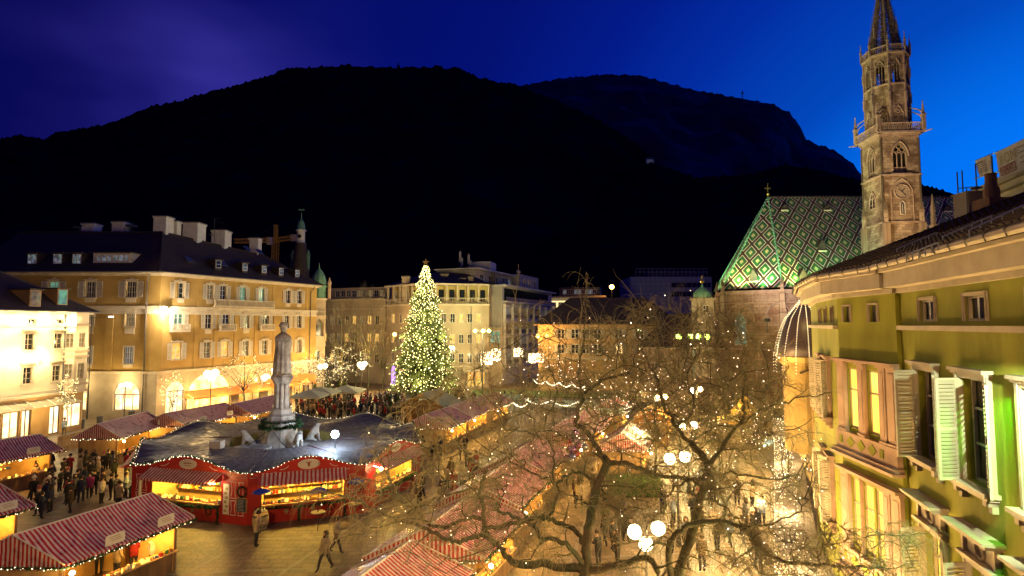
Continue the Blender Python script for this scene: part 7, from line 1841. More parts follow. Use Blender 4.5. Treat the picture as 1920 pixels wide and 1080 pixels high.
# ------------------------------------------------------------------ nativity hut
def hut(A, B, w, label, ze, zr, name, cat):
    fr = Fr(A, B); t = thing(name, label, cat, (*fr.p(fr.L / 2, 0, -w / 2).xy, 0)); L = fr.L
    m = MB(); m.M = fr.M; m.box(.1, L - .1, w - .2, w - .1, 0, ze); m.box(.1, .2, .5, w - .21, 0, ze); m.box(L - .2, L - .1, .5, w - .21, 0, ze); m.build('timber_wall', M_wood, t)
    m = MB(); m.M = fr.M
    for s0, s1 in (((-.7, ze - .3), (L / 2, zr)), ((L / 2, zr), (L + .7, ze - .3))):
        m.hexa([(s0[0], -.6, s0[1] - .08), (s1[0], -.6, s1[1] - .08), (s1[0], w + .3, s1[1] - .08), (s0[0], w + .3, s0[1] - .08), (s0[0], -.6, s0[1]), (s1[0], -.6, s1[1]), (s1[0], w + .3, s1[1]), (s0[0], w + .3, s0[1])])
    m.build('roof', mat('pale_shingle_roof', (.36, .33, .22), .8, (.28, .26, .17), 3), t)
    for x in (.1, L / 2 - .07, L - .24): m = MB(); m.M = fr.M; m.box(x, x + .14, -.1, .05, 0, ze - .05); m.build('post', M_wood, t)
    m = MB(); m.M = fr.M; m.box(-.2, L + .2, -.12, .06, ze - .05, ze + .1); m.build('beam', M_wood, t)
    return t, fr
hA = pt(752, 760, 2.6); t, fr = hut(hA, (hA[0] + 5.4, hA[1] - 1.6), 4.4, 'timber nativity hut with pale ridged roof and glowing figures below the Christmas tree', 2.7, 4.2, 'nativity_hut', 'hut')
plight(t, fr.p(fr.L * .6, 2.2, -1.0), 160, (1, .6, .2), .3)
for i, x in enumerate((.8, 1.8, 2.7, 3.9)):
    p = fr.p(x, 0, -.9); m = MB(); m.smooth = True; hgt = (1.5, 1.1, 1.6, .8)[i]; m.lathe((p.x, p.y, 0), [(.32, 0), (.30, hgt * .3), (.22, hgt * .7), (.1, hgt * .8), (.13, hgt * .88), (.12, hgt * .96), (.02, hgt)], 10)
    m.build('nativity_figure', mat('gilt_wood', (.6, .4, .15), .5), label=('standing carved figure with bent head at the left post of the nativity hut', 'kneeling carved figure second from the left post in the nativity hut', 'tall carved figure in the middle of the nativity hut', 'small crouched carved figure near the right wall of the nativity hut')[i], cat='figure', loc=tuple(p))
# low firs around it
def small_fir(p, h, r, label, light=False, group=None):
    t = thing('fir_tree', label, 'tree', p, group); rr = random.Random(int(p[0] * 100)); m = MB(); P0 = Vector(p)
    for k in range(int(190 * h / 2)):
        f = rr.random() ** .8; z = h * f; R0 = r * (1 - f) + .05; a_ = rr.random() * 6.28; q = P0 + Vector((math.cos(a_) * R0 * rr.uniform(.2, .8), math.sin(a_) * R0 * rr.uniform(.2, .8), z)); u = Vector((math.cos(a_), math.sin(a_), -.25)) * R0 * .6; s = Vector((-math.sin(a_), math.cos(a_), .3)) * .1
        m.face([q - s, q + u * .5 - s * 1.5, q + u, q + u * .5 + s * 1.5]); m.face([q, q + u * .4 + Vector((0, 0, .12)), q + u * .9 - Vector((0, 0, .15))])
    m.build('foliage', M_fir, t, kind='stuff'); m = MB(); m.tube([P0, P0 + Vector((0, 0, h * .9))], [.06, .02], 5); m.build('trunk', M_firw, t)
    if light:
        m = MB()
        for k in range(int(h * 25)): f = rr.random(); a_ = rr.random() * 6.28; R0 = r * (1 - f) + .05; m.octa(P0 + Vector((math.cos(a_) * R0, math.sin(a_) * R0, h * f)), .035)
        m.build('light_string', M_bulb, t, kind='stuff')
    return t
for i, (px, py, h) in enumerate(((728, 775, 2.6), (745, 768, 2.2), (855, 772, 2.8), (872, 776, 2.2), (838, 776, 2.0), (862, 758, 3.0), (505, 748, 3.4), (488, 742, 3.0), (585, 738, 3.0), (612, 733, 2.6), (640, 730, 2.8))):
    p = on(px, py, 0); small_fir((p.x, p.y, 0), h, h * .42, 'dark cut fir standing ' + ('left of the nativity hut, outer one', 'left of the nativity hut, beside its post', 'right of the nativity hut, tallest', 'right of the nativity hut, beside a stall roof', 'right of the nativity hut, lowest', 'right of the nativity hut, behind the others', 'behind the monument column, right one', 'behind the monument column, left one', 'left of the cream parasols', 'behind the cream parasols', 'right of the orange lanterns')[i])
# ------------------------------------------------------------------ cream parasols, green canopies
M_par = mat('cream_canvas', (.50, .50, .36), .8, (.42, .42, .3), 1)
for i, (px, py, w, Y) in enumerate(((600, 735, 4.6, 76), (648, 732, 4.6, 80), (580, 741, 4.0, 72))):
    q = at(px, py, Y); o = thing('parasol', ('cream square parasol, middle one behind the monument', 'cream square parasol, the one nearest the Christmas tree', 'cream square parasol with a dark mast, closest to the monument')[i], 'parasol', (q.x, Y, 0), 'cream parasols')
    m = MB(); z = q.z; e = w / 2; top = (q.x, Y, z + .75); c4 = [(q.x - e, Y - e, z), (q.x + e, Y - e, z), (q.x + e, Y + e, z), (q.x - e, Y + e, z)]
    for a, b in zip(c4, c4[1:] + c4[:1]): m.face([a, b, top]); m.face([(a[0], a[1], z - .2), (b[0], b[1], z - .2), b, a])
    m.build('canopy', M_par, o); m = MB(); m.tube([(q.x, Y, 0), (q.x, Y, z + .7)], .06, 6); m.build('pole', M_iron, o)
    plight(o, (q.x, Y - 1, z - .5), 70, (1, .6, .25), .2)
for i, (px, py, w, d, Y) in enumerate(((962, 744, 3.0, 2.4, 80), (985, 752, 3.4, 2.4, 76), (1075, 758, 5.5, 3, 66), (1130, 770, 4.5, 3, 60))):
    q = at(px, py, Y); o = thing('green_canopy', ('flat green canopy beside the blue parking sign, left one', 'flat green canopy beside the blue parking sign, right one', 'wide pale green canopy among the twigs, lit from below', 'pale green canopy low behind the tree row stalls')[i], 'canopy', (q.x, Y, 0), 'green canopies')
    m = MB(); z = q.z; m.hexa([(q.x - w / 2, Y - d / 2, z - .15), (q.x + w / 2, Y - d / 2, z - .15), (q.x + w / 2, Y + d / 2, z), (q.x - w / 2, Y + d / 2, z), (q.x - w / 2, Y - d / 2, z - .1), (q.x + w / 2, Y - d / 2, z - .1), (q.x + w / 2, Y + d / 2, z + .25), (q.x - w / 2, Y + d / 2, z + .25)]); m.build('canopy', M_copper if i < 2 else M_par, o)
    m = MB(); 
    for x in (-1, 1): m.tube([(q.x + x * w * .45, Y, 0), (q.x + x * w * .45, Y, z)], .05, 5)
    m.build('post', M_iron, o)
# blue bistro parasols at the red stall
for i, (px, py, Y) in enumerate(((490, 921, 33.0), (597, 919, 33.4), (667, 902, 35.0))):
    q = at(px, py, Y); o = thing('bistro_umbrella', ('small blue umbrella before the chalkboard of the red stall', 'small blue umbrella before the middle red counter', 'small blue umbrella at the right corner of the red stall, behind twigs')[i], 'umbrella', (q.x, Y, 0), 'blue table umbrellas')
    m = MB(); m.lathe((q.x, Y, q.z), [(.5, -.05), (.46, .0), (.25, .1), (.02, .17)], 12); m.build('canopy', mat('royal_blue_cloth', (.02, .05, .38), .6), o)
    m = MB(); m.tube([(q.x, Y, 0), (q.x, Y, q.z + .1)], .025, 5); m.build('pole', M_iron, o)
    m = MB(); m.lathe((q.x, Y, 0), [(.42, 1.06), (.42, 1.1)], 14); m.build('table_top', M_woodl, o)
p = on(488, 992, 0); o = thing('barrel_table', 'pale wooden barrel used as a table in front of the red stall', 'barrel', (p.x, p.y, 0))
m = MB(); m.lathe((p.x, p.y, 0), [(.36, 0), (.44, .3), (.46, .5), (.44, .75), (.37, 1.02)], 16); m.build('barrel', mat('sacking', (.42, .36, .22), .9, (.34, .28, .16), 5), o)
m = MB()
for z, r_ in ((.2, .425), (.78, .445)): m.lathe((p.x, p.y, z), [(r_, 0), (r_, .05)], 16)
m.build('hoop', M_iron, o)
m = MB(); 
for k in range(7): a_ = k * .9; m.lathe((p.x + .22 * math.cos(a_), p.y + .22 * math.sin(a_), 1.025), [(.05, 0), (.045, .13)], 8)
m.build('mugs', M_board, label='a few pale mugs standing on the wooden barrel table', cat='mugs', kind='stuff', loc=(p.x, p.y, 1.03))

# ------------------------------------------------------------------ street lamps
M_globe = emis('lamp_globe', (1, .78, .42), 16)
def globe_lamp(px, py, zl, label, n=2, power=700, r=.24, c=(1, .70, .33), group='globe lamps'):
    p = on(px, py, zl); o = thing('street_lamp', label, 'lamp', (p.x, p.y, 0), group)
    m = MB(); m.lathe((p.x, p.y, 0), [(.16, 0), (.14, .5), (.07, .7), (.05, zl - .3), (.05, zl + .1)], 8); m.build('post', M_iron, o)
    hs = [(-.42, 0, 0), (.42, 0, .12), (0, .1, -.45)][:n] if n > 1 else [(0, 0, .25)]
    for h in hs:
        m = MB(); m.tube([(p.x, p.y, zl - .15), (p.x + h[0], p.y + h[1], zl - .2 + h[2]), (p.x + h[0], p.y + h[1], zl + h[2])], .03, 5); m.build('arm', M_iron, o)
        m = MB(); m.smooth = True; m.ball((p.x + h[0], p.y + h[1], zl + h[2] + .05), r, 10); m.build('globe', M_globe, o)
    plight(o, (p.x, p.y - .7, zl + .3), power, c, .3)
    return o
globe_lamp(1212, 1000, 4.6, 'street lamp with three globes, nearest, below the forked trunk', 3, 2400, .25)
globe_lamp(1270, 862, 4.6, 'street lamp with double globes beside the second trunk', 2, 3000, .3)
globe_lamp(1290, 802, 4.6, 'street lamp third along the promenade, globes just under the upper twigs', 2, 3500, .28)
globe_lamp(1306, 733, 4.6, 'street lamp far along the promenade before the sacristy roof', 2, 5000, .3)
globe_lamp(1240, 747, 4.6, 'street lamp among the twigs left of the promenade row', 2, 3500, .28)
globe_lamp(605, 688, 4.8, 'glowing street lamp behind the cream parasols', 2, 2200, .42, group='lamps on the far side of the square')
globe_lamp(679, 684, 4.8, 'glowing street lamp just left of the Christmas tree', 3, 2600, .45, group='lamps on the far side of the square')
globe_lamp(641, 665, 5.2, 'small distant street lamp between the two glowing ones', 1, 800, .4, group='lamps on the far side of the square')
globe_lamp(396, 702, 6.4, 'street lamp blazing in front of the hotel arch', 3, 900, .40, group='lamps on the far side of the square')
globe_lamp(518, 695, 5.0, 'street lamp at the left shoulder of the monument column', 2, 900, .32, group='lamps on the far side of the square')
for px, py, Y, lab in ((740, 627, 103, 'orange wall lamp on the corner house left of the Christmas tree'), (1008, 630, 103.5, 'orange wall lamp at the left corner of the amber house, outer one'), (1025, 630, 103.5, 'orange wall lamp on the amber house front, second from its corner'), (1147, 538, 165, 'amber street lamp high above the dark roof in the distance')):
    q = at(px, py, Y); o = thing('wall_lamp', lab, 'lamp', q); m = MB(); m.ball(q, .35 if Y < 150 else .7, 8); m.build('globe', emis('sodium_globe', (1, .50, .10), 18), o); m = MB(); m.tube([q, q + Vector((0, 1.5, -.3))] if Y < 150 else [q, (q.x, q.y, 20)], .08, 5); m.build('bracket', M_iron, o)
    plight(o, q + Vector((0, -1.2, .2)), 800 if Y < 150 else 1500, (1, .55, .16), .3)
# triple green floodlight mast
def flood_mast(px, py, Y, heads, label, power, zaim=None):
    q = at(px, py, Y); o = thing('floodlight_mast', label, 'lamp', (q.x, Y, 0)); m = MB(); m.tube([(q.x, Y, 0), (q.x, Y, q.z + .2)], [.14, .08], 8); m.build('mast', M_iron, o)
    m = MB(); m.tube([(q.x + heads[0], Y, q.z), (q.x + heads[-1], Y, q.z)], .06, 5); m.build('crossbar', M_iron, o)
    for h in heads: m = MB(); m.box(q.x + h - .3, q.x + h + .3, Y - .1, Y + .25, q.z - .1, q.z + .3); m.build('housing', M_iron, o); m = MB(); m.ball((q.x + h, Y - .2, q.z + .05), .30, 8); m.build('lamp', emis('green_white_lamp', (.62, 1, .12), 18), o)
    plight(o, (q.x, Y - 1.2, q.z + .3), power, (.95, 1, .42), .5)
flood_mast(905, 621, 97, (-1.3, .1, 1.1), 'tall mast with three green-white floodlights right of the Christmas tree', 4500)
flood_mast(1300, 632, 60, (-1.6, -.4, .5, 1.4), 'mast with a row of four green floodlights above the twigs before the cathedral', 7000)
# slim modern post with arm in front of the cream house
p = on(163, 786, 0); o = thing('street_lamp', 'tall slim lamp post with a short arm in front of the cream house oriel', 'lamp', (p.x, p.y, 0))
zt = at(170, 592, p.y).z; m = MB(); m.tube([(p.x, p.y, 0), (p.x, p.y, zt + .6)], [.09, .05], 6); m.tube([(p.x - 1.6, p.y, zt - .1), (p.x, p.y, zt - .25), (p.x + 2.4, p.y, zt - .1)], .035, 5); m.build('post', M_iron, o)
m = MB(); m.box(p.x + 2.2, p.x + 2.7, p.y - .12, p.y + .12, zt - .2, zt - .06); m.build('lamp_head', emis('pale_led', (1, .9, .7), 6), o)
for i, (px, py) in enumerate(((232, 728),)):
    p = on(px, 795, 0); o = thing('lantern_post', 'short iron lantern post before the hotel shop window', 'lamp', (p.x, p.y, 0)); m = MB(); m.tube([(p.x, p.y, 0), (p.x, p.y, 4.4)], .06, 6); m.tube([(p.x - .6, p.y, 4.3), (p.x + .6, p.y, 4.3)], .04, 5); m.build('post', M_black, o); 
    for s in (-1, 1): m = MB(); m.lathe((p.x + s * .6, p.y, 4.35), [(.1, 0), (.16, .35), (.04, .5)], 6); m.build('lantern', M_globe, o)
# hanging light cubes
M_cube = emis('light_curtain', (1, .80, .42), 5)
for i, (px, py, w, h, Y) in enumerate(((912, 672, 20, 22, 100), (930, 665, 16, 20, 100), (972, 661, 16, 14, 104), (998, 672, 12, 16, 101), (1012, 671, 14, 16, 101), (847, 654, 9, 9, 100))):
    q = at(px, py, Y); W = w / F * Y / 2; H = h / F * Y / 2; o = thing('light_cube', ('hanging cube of light strings right of the tree, bigger left one', 'hanging cube of light strings right of the tree, overlapping its bigger neighbour', 'hanging light cube alone over the side street', 'hanging light cube at the amber house corner, left of a pair', 'hanging light cube at the amber house corner, right of a pair', 'small hanging light cube at the right edge of the Christmas tree')[i], 'decoration', q, 'hanging light cubes')
    m = MB(); c8 = [Vector((q.x + a * W, q.y + b * W, q.z + c * H)) for a in (-1, 1) for b in (-1, 1) for c in (-1, 1)]
    for x in range(8):
        for y in range(x + 1, 8):
            if ((x ^ y) in (1, 2, 4)): m.tube([c8[x], c8[y]], .05, 4)
    m.tube([q + Vector((0, 0, H)), q + Vector((0, 0, H + 5))], .02, 3); m.build('frame', M_iron, o)
    m = MB(); r_ = random.Random(i)
    for k in range(150): s = r_.choice((-1, 1)); ax = r_.random(); a, b, c = r_.uniform(-1, 1), r_.uniform(-1, 1), r_.uniform(-1, 1); 
    for k in range(170):
        v = [r_.uniform(-1, 1) for _ in range(3)]; j = r_.randrange(3); v[j] = r_.choice((-1, 1)); m.octa((q.x + v[0] * W, q.y + v[1] * W, q.z + v[2] * H), .085)
    m.build('light_string', emis('cube_bulb', (1, .72, .42), 9), o, kind='stuff'); plight(o, q + Vector((0, -W - .5, 0)), 700, (1, .72, .35), .3)
# orange paper lanterns band behind the monument
for i, (px, py) in enumerate(((563, 707), (575, 704), (585, 708), (553, 709), (498, 708), (505, 714))):
    q = at(px, py, 84); m = MB(); m.smooth = True; m.ball(q, .55 if i % 2 else .7, 8, .8); m.build('paper_lantern', emis('lantern_orange' if i != 4 else 'lantern_white', (1, .20, .03) if i != 4 else (1, .8, .6), 2.2), label='glowing ' + ('orange' if i != 4 else 'whitish') + ' lantern ' + ('second in the row right of the monument column', 'third in the row right of the column, highest', 'last in the row right of the monument column', 'first in the row right of the monument column', 'left of the monument column above the firs', 'left of the monument column touching it')[i], cat='lantern', loc=tuple(q), group='glowing lanterns behind the monument')
# parking sign
q = at(947, 775, 74); o = thing('parking_sign', 'blue parking sign with white letter P on a pole', 'sign', (q.x, 74, 0)); m = MB(); m.tube([(q.x, 74, 0), (q.x, 74, q.z + .8)], .05, 5); m.build('pole', M_iron, o)
m = MB(); m.box(q.x - .42, q.x + .42, 73.9, 73.95, q.z - .55, q.z + .75); m.build('plate', mat('sign_blue', (.02, .08, .45), .5), o)
P_ = [Vector((q.x - .42, 73.88, q.z - .55)), Vector((q.x + .42, 73.88, q.z - .55)), None, Vector((q.x - .42, 73.88, q.z + .75))]; text_on(o, P_, Vector((0, -.0, 0)), .5, .6, .5, .6, 'P', M_board)
# waste bins, planters, picket fence near the toy stall
for i, (px, py) in enumerate(((152, 803), (246, 785), (187, 797))):
    p = on(px, py, 0); m = MB(); m.lathe((p.x, p.y, 0), [(.3, 0), (.34, .9), (.38, .95), (.3, 1.05), (.05, 1.1)], 12); m.build('litter_bin', M_slate, label=('litter bin beneath the cream house canopy end', 'litter bin before the hotel shop window', 'litter bin between the cream house and the hotel')[i], cat='bin', loc=(p.x, p.y, 0))
a, b = on(108, 850, 0), on(150, 838, 0); o = thing('picket_fence', 'low picket fence between the toy stall and the gabled stall', 'fence', ((a.x + b.x) / 2, (a.y + b.y) / 2, 0))
for k in range(16): p = a.lerp(b, k / 15); m = MB(); m.box(p.x - .05, p.x + .05, p.y - .02, p.y + .02, 0, 1.5); m.build('picket', M_woodl, o)
m = MB(); m.tube([a + Vector((0, .05, .4)), b + Vector((0, .05, .4))], .04, 4); m.tube([a + Vector((0, .05, 1.2)), b + Vector((0, .05, 1.2))], .04, 4); m.build('rail', M_woodl, o)
# clipped hedge under the trees, foil balloons, paper star banner tents
a = on(1185, 925, 0); t = thing('clipped_hedge', 'bright green clipped hedge block under the bare trees', 'hedge', a)
m = MB(); rr = random.Random(3)
for k in range(9000):
    f = rr.random(); x = rr.uniform(-1.9, 1.9); y = rr.uniform(-1, 1.0); z = rr.uniform(.1, 1.05); j = rr.random()
    if j < .5: z = 1.05 + rr.uniform(-.08, .06)
    elif j < .8: y = -1 + rr.uniform(-.05, .06)
    else: x = rr.choice((-1.9, 1.9))
    c_ = Vector((a.x + x, a.y + y, z)); v = Vector((rr.uniform(-1, 1), rr.uniform(-1, 1), rr.uniform(-1, 1))) * .07; w_ = Vector((rr.uniform(-1, 1), rr.uniform(-1, 1), rr.uniform(-1, 1))) * .06; m.face([c_ - v, c_ + w_, c_ + v, c_ - w_])
m.build('foliage', mat('hedge_leaf', (.07, .18, .02), .7, (.03, .09, .012), 5), t, kind='stuff')
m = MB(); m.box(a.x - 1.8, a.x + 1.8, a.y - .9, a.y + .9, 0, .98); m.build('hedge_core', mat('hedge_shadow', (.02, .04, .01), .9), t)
BC = [(.45, .08, .30), (.5, .5, .55), (.1, .15, .5), (.5, .05, .08), (.55, .4, .1), (.3, .1, .45)]
BN = ['magenta', 'silver', 'blue', 'red', 'gold', 'violet']
q0 = on(1078, 880, 2.0)
for i in range(12):
    r_ = random.Random(i * 3 + 1); q = Vector((q0.x + r_.uniform(-.7, .7), q0.y + r_.uniform(-.6, .6), 2.6 + .16 * i + r_.uniform(-.1, .1))); m = MB(); m.smooth = True; m.ball(q, .27, 10, .95); m.tube([q - Vector((0, 0, .25)), (q0.x, q0.y, 1.3)], .006, 3)
    m.build('foil_balloon', mat('foil_' + BN[i % 6], BC[i % 6], .18, metal=.7), label=BN[i % 6] + ' foil balloon in the ' + ('lower' if i < 6 else 'upper') + ' half of the seller\'s bunch', cat='balloon', loc=tuple(q), group='foil balloons in the bunch')
for i, (px, py, c_, lab) in enumerate(((1405, 775, (.6, .32, .04), 'tall yellow tent front glowing beside the shopping street'), (1380, 790, (.62, .40, .12), 'yellow awning stall left of the tall yellow tent'))):
    q = on(px, py, 2.6); t = thing('tent', lab, 'tent', (q.x, q.y, 0)); mt_ = mat('yellow_canvas' + str(i), c_, .8); m = MB(); w_ = 1.6 if i else 1.1; hz = 4.4 if i == 0 else 3.2
    m.box(q.x - w_, q.x + w_, q.y, q.y + 2.2, 2.3, 2.6)
    for s in (-1, 1): m.face([(q.x + s * w_, q.y, 2.6), (q.x + s * w_, q.y + 2.2, 2.6), (q.x, q.y + 1.1, hz)])
    m.face([(q.x - w_, q.y, 2.6), (q.x + w_, q.y, 2.6), (q.x, q.y + 1.1, hz)]); m.face([(q.x - w_, q.y + 2.2, 2.6), (q.x + w_, q.y + 2.2, 2.6), (q.x, q.y + 1.1, hz)]); m.build('canopy', mt_, t)
    m = MB()
    for x in (-1, 1):
        for y in (0, 2.2): m.tube([(q.x + x * w_, q.y + y, 0), (q.x + x * w_, q.y + y, 2.4)], .04, 5)
    m.build('post', M_wood, t); plight(t, (q.x, q.y - .5, 2.0), 120, (1, .65, .2), .2)
# statue head post on the street (lantern pillar)
q = on(1489, 960, 0); q = gx(1489, 24); 
# ------------------------------------------------------------------ people
M_skin = mat('skin', (.50, .30, .22), .6)
def cm(n, c): return mat('coat_' + n, c, .85, [x * .7 for x in c], 6)
COATS = {'black': cm('black', (.015, .015, .018)), 'dark brown': cm('brown', (.06, .035, .02)), 'navy': cm('navy', (.015, .025, .07)), 'beige': cm('beige', (.36, .29, .20)), 'red': cm('red', (.35, .02, .02)), 'grey': cm('grey', (.12, .12, .125)), 'olive': cm('olive', (.07, .075, .03)), 'white': cm('white', (.55, .53, .5)), 'pale blue': cm('pblue', (.25, .32, .45)), 'magenta': cm('mag', (.3, .03, .18))}
M_trous = mat('dark_trousers', (.02, .022, .03), .9); M_hair = mat('hair', (.03, .018, .01), .8); M_boot = mat('boots', (.015, .012, .01), .6)
def person_mesh(pose, coat):
    w = pose; st = .16 * w.get('stride', 0); ar = w.get('arm', 0); lean = w.get('lean', 0)
    V_ = [(0, 0, .95), (0, lean * .3, 1.15), (0, lean * .7, 1.38), (0, lean, 1.50), (0, lean - .015, 1.56), (0, lean - .03, 1.68), (0, lean - .02, 1.735),
          (-.17, lean * .8, 1.40), (-.23, -.02 + lean * .5, 1.14), (-.21, -.12 - ar * .22, .98 + ar * .22),
          (.17, lean * .8, 1.40), (.23, -.02 + lean * .5, 1.14), (.21, -.10 - ar * .2, .98 + ar * .22),
          (-.095, -st * .2, .86), (-.10, -st, .48), (-.10, -st * 1.6 + .03, .09), (-.10, -st * 1.6 - .12, .05),
          (.095, st * .2, .86), (.10, st * .7, .48), (.10, st * 1.7 + .03, .09), (.10, st * 1.7 - .12, .05), (-.21, -.17 - ar * .25, .92 + ar * .24), (.21, -.15 - ar * .25, .92 + ar * .24)]
    E_ = [(0, 1), (1, 2), (2, 3), (3, 4), (4, 5), (5, 6), (2, 7), (7, 8), (8, 9), (2, 10), (10, 11), (11, 12), (0, 13), (13, 14), (14, 15), (15, 16), (0, 17), (17, 18), (18, 19), (19, 20), (9, 21), (12, 22)]
    R_r = [.185, .17, .165, .07, .065, .105, .07, .095, .065, .05, .095, .065, .05, .12, .075, .055, .045, .12, .075, .055, .045, .04, .04]
    def mf(c): 
        if c.z > 1.50 and abs(c.x) < .13: return 1
        if c.z < .12: return 3
        if c.z < .78: return 2
        if abs(c.x) > .15 and c.z < .99 + ar * .24 - .03 and c.y < -.1 - ar * .2: return 1
        return 0
    return skin('p', V_, E_, R_r, 0, [coat, M_skin, M_trous, M_boot], link=False, matfn=mf)
POSES = [dict(stride=0), dict(stride=1.3), dict(arm=1.0), dict(stride=.5, arm=.4), dict(lean=-.10, arm=1.2)]
base_me = [person_mesh(p, M_trous) for p in POSES]
def hair_mesh(kind):
    m = MB(); m.smooth = True
    if kind == 0: m.lathe((0, .015, 0), [(.095, 1.60), (.122, 1.66), (.118, 1.74), (.08, 1.80), (.01, 1.815)], 12)
    elif kind == 1: m.lathe((0, .01, 0), [(.125, 1.68), (.13, 1.74), (.09, 1.82), (.03, 1.85), (.035, 1.89), (.01, 1.90)], 12)
    else: m.lathe((0, .035, 0), [(.11, 1.44), (.125, 1.55), (.125, 1.68), (.11, 1.76), (.06, 1.81), (.01, 1.82)], 12)
    return m
HM = {}
PM = {}
def person(x, y, ang, label, coat='black', pose=0, head=0, group=None, h=1.0, headm=None):
    k = (coat, pose)
    if k not in PM:
        me = base_me[pose].copy(); me.materials[0] = COATS[coat]; PM[k] = me
    hk = (head, (headm or M_hair).name)
    if hk not in HM: HM[hk] = shared(hair_mesh(head), [headm or M_hair])
    o = put('person', PM[k], None, (x, y, 0), ang, label, 'person', group, scale=(h, h, h))
    c = bpy.data.objects.new('hat' if head == 1 else 'hair', HM[hk]); col.objects.link(c); c.parent = o
    lean = POSES[pose].get('lean', 0); c.location = (0, lean, 0)
    return o
# group queueing at the left red front, each told apart
for px, py, c_, ps, hd, ang, lab in (
    (167, 935, 'magenta', 0, 0, 20, 'person in magenta jacket standing behind the queue by the left flank'), (176, 930, 'black', 3, 1, 200, 'person in black coat and knit hat, next to the magenta jacket'),
    (190, 945, 'white', 0, 0, 90, 'person in white puffy jacket among dark coats left of the red stall'), (192, 930, 'dark brown', 0, 1, 150, 'person in brown coat with hat behind the white jacket'),
    (207, 938, 'black', 2, 0, 300, 'tall person in long black coat holding something, near the stall flank'), (217, 940, 'grey', 2, 0, 90, 'person in grey coat reaching forward beside the tall black coat'),
    (222, 955, 'beige', 0, 1, 170, 'person in beige coat with dark hat, seen from behind at the stall flank'), (235, 935, 'pale blue', 3, 0, 100, 'person in pale blue jacket closest to the lit flank counter'),
    (236, 922, 'beige', 0, 2, 120, 'long-haired person in beige jacket at the lit flank counter'), (123, 918, 'dark brown', 1, 1, 260, 'person in brown coat and hat walking from the toy stall'),
    (185, 1078, 'black', 0, 0, 200, 'dark-haired person in black coat at the near stall counter'), (250, 1072, 'red', 3, 1, 190, 'person in red jacket and hat at the near stall counter'),
    (287, 1070, 'white', 1, 0, 210, 'person in white jacket walking past the near stall counter'), (218, 1085, 'beige', 0, 2, 160, 'long-haired person in beige between the black and red coats at the near stall'),
    (120, 815, 'pale blue', 0, 1, 30, 'person in blue jacket before the cream house shop window'), (80, 812, 'black', 0, 0, 10, 'dark figure looking into the cream house shop window'),
    (1317, 1072, 'dark brown', 0, 0, 180, 'person in brown coat alone on the lit pavement below the arching limb'),
    (607, 950, 'black', 0, 1, 180, 'person in black coat and hat at the middle red counter')):
    p = on(px, py, 0); person(p.x, p.y, R(ang), lab, c_, ps, hd)
rr = random.Random(21); cn = list(COATS)
def crowd(region, n, label_fmt, group, weights, z=0, dmin=.55):
    pts_ = []; tries = 0
    while len(pts_) < n and tries < n * 60:
        tries += 1; px = rr.uniform(region[0], region[2]); py = rr.uniform(region[1], region[3]); p = on(px, py, 0)
        if any((p.x - q[0]) ** 2 + (p.y - q[1]) ** 2 < dmin ** 2 for q in pts_): continue
        if region[4] and not region[4](p): continue
        pts_.append((p.x, p.y)); c_ = rr.choice(weights); hd = rr.choice((0, 1, 2)); hw = ('bare-headed', 'hatted', 'long-haired')[hd]
        person(p.x, p.y, rr.uniform(0, 6.28), label_fmt % (hw, c_), c_, rr.randrange(5), hd, group, rr.uniform(.92, 1.05), headm=(rr.choice((M_red, M_hair, M_board)) if hd == 1 else None))
dark = ['black', 'black', 'dark brown', 'navy', 'grey', 'olive', 'black', 'beige', 'red']
crowd((60, 880, 240, 975, lambda p: (p - Vector((MC.x, MC.y, 0))).length > 12.2), 46, '%s person in %s coat in the throng left of the red stall', 'throng left of the red stall', dark)
crowd((555, 752, 760, 790, lambda p: (p - Vector((MC.x, MC.y, 0))).length > 12.5), 150, '%s person in %s coat in the crowd behind the round stall', 'crowd behind the round red stall', dark + ['red', 'navy'], dmin=.6)
crowd((880, 752, 960, 766, None), 14, '%s person in %s coat near the road right of the Christmas tree', 'people by the road', dark)
crowd((1240, 930, 1480, 1078, lambda p: p.x < 9.6 + .3 * (p.y - 15)), 20, '%s person in %s coat strolling on the lit promenade', 'people on the promenade', dark + ['pale blue'], dmin=.8)
crowd((1020, 900, 1180, 1060, lambda p: p.x > 4), 16, '%s person in %s coat under the bare trees', 'people under the bare trees', dark, dmin=.8)
crowd((450, 1000, 640, 1075, None), 3, '%s person in %s coat on the open paving before the red stall', 'people on the open paving', ['beige', 'grey', 'pale blue'], dmin=1.0)
crowd((700, 850, 900, 960, lambda p: (p - Vector((MC.x, MC.y, 0))).length > 12 and not (-5 < p.x < 3 and 24 < p.y < 36)), 22, '%s person in %s coat between the red stall and the tree row stalls', 'people between the stalls', dark, dmin=.8)
crowd((935, 700, 1005, 716, None), 10, '%s person in %s coat in the far side street', 'people in the side street', dark)
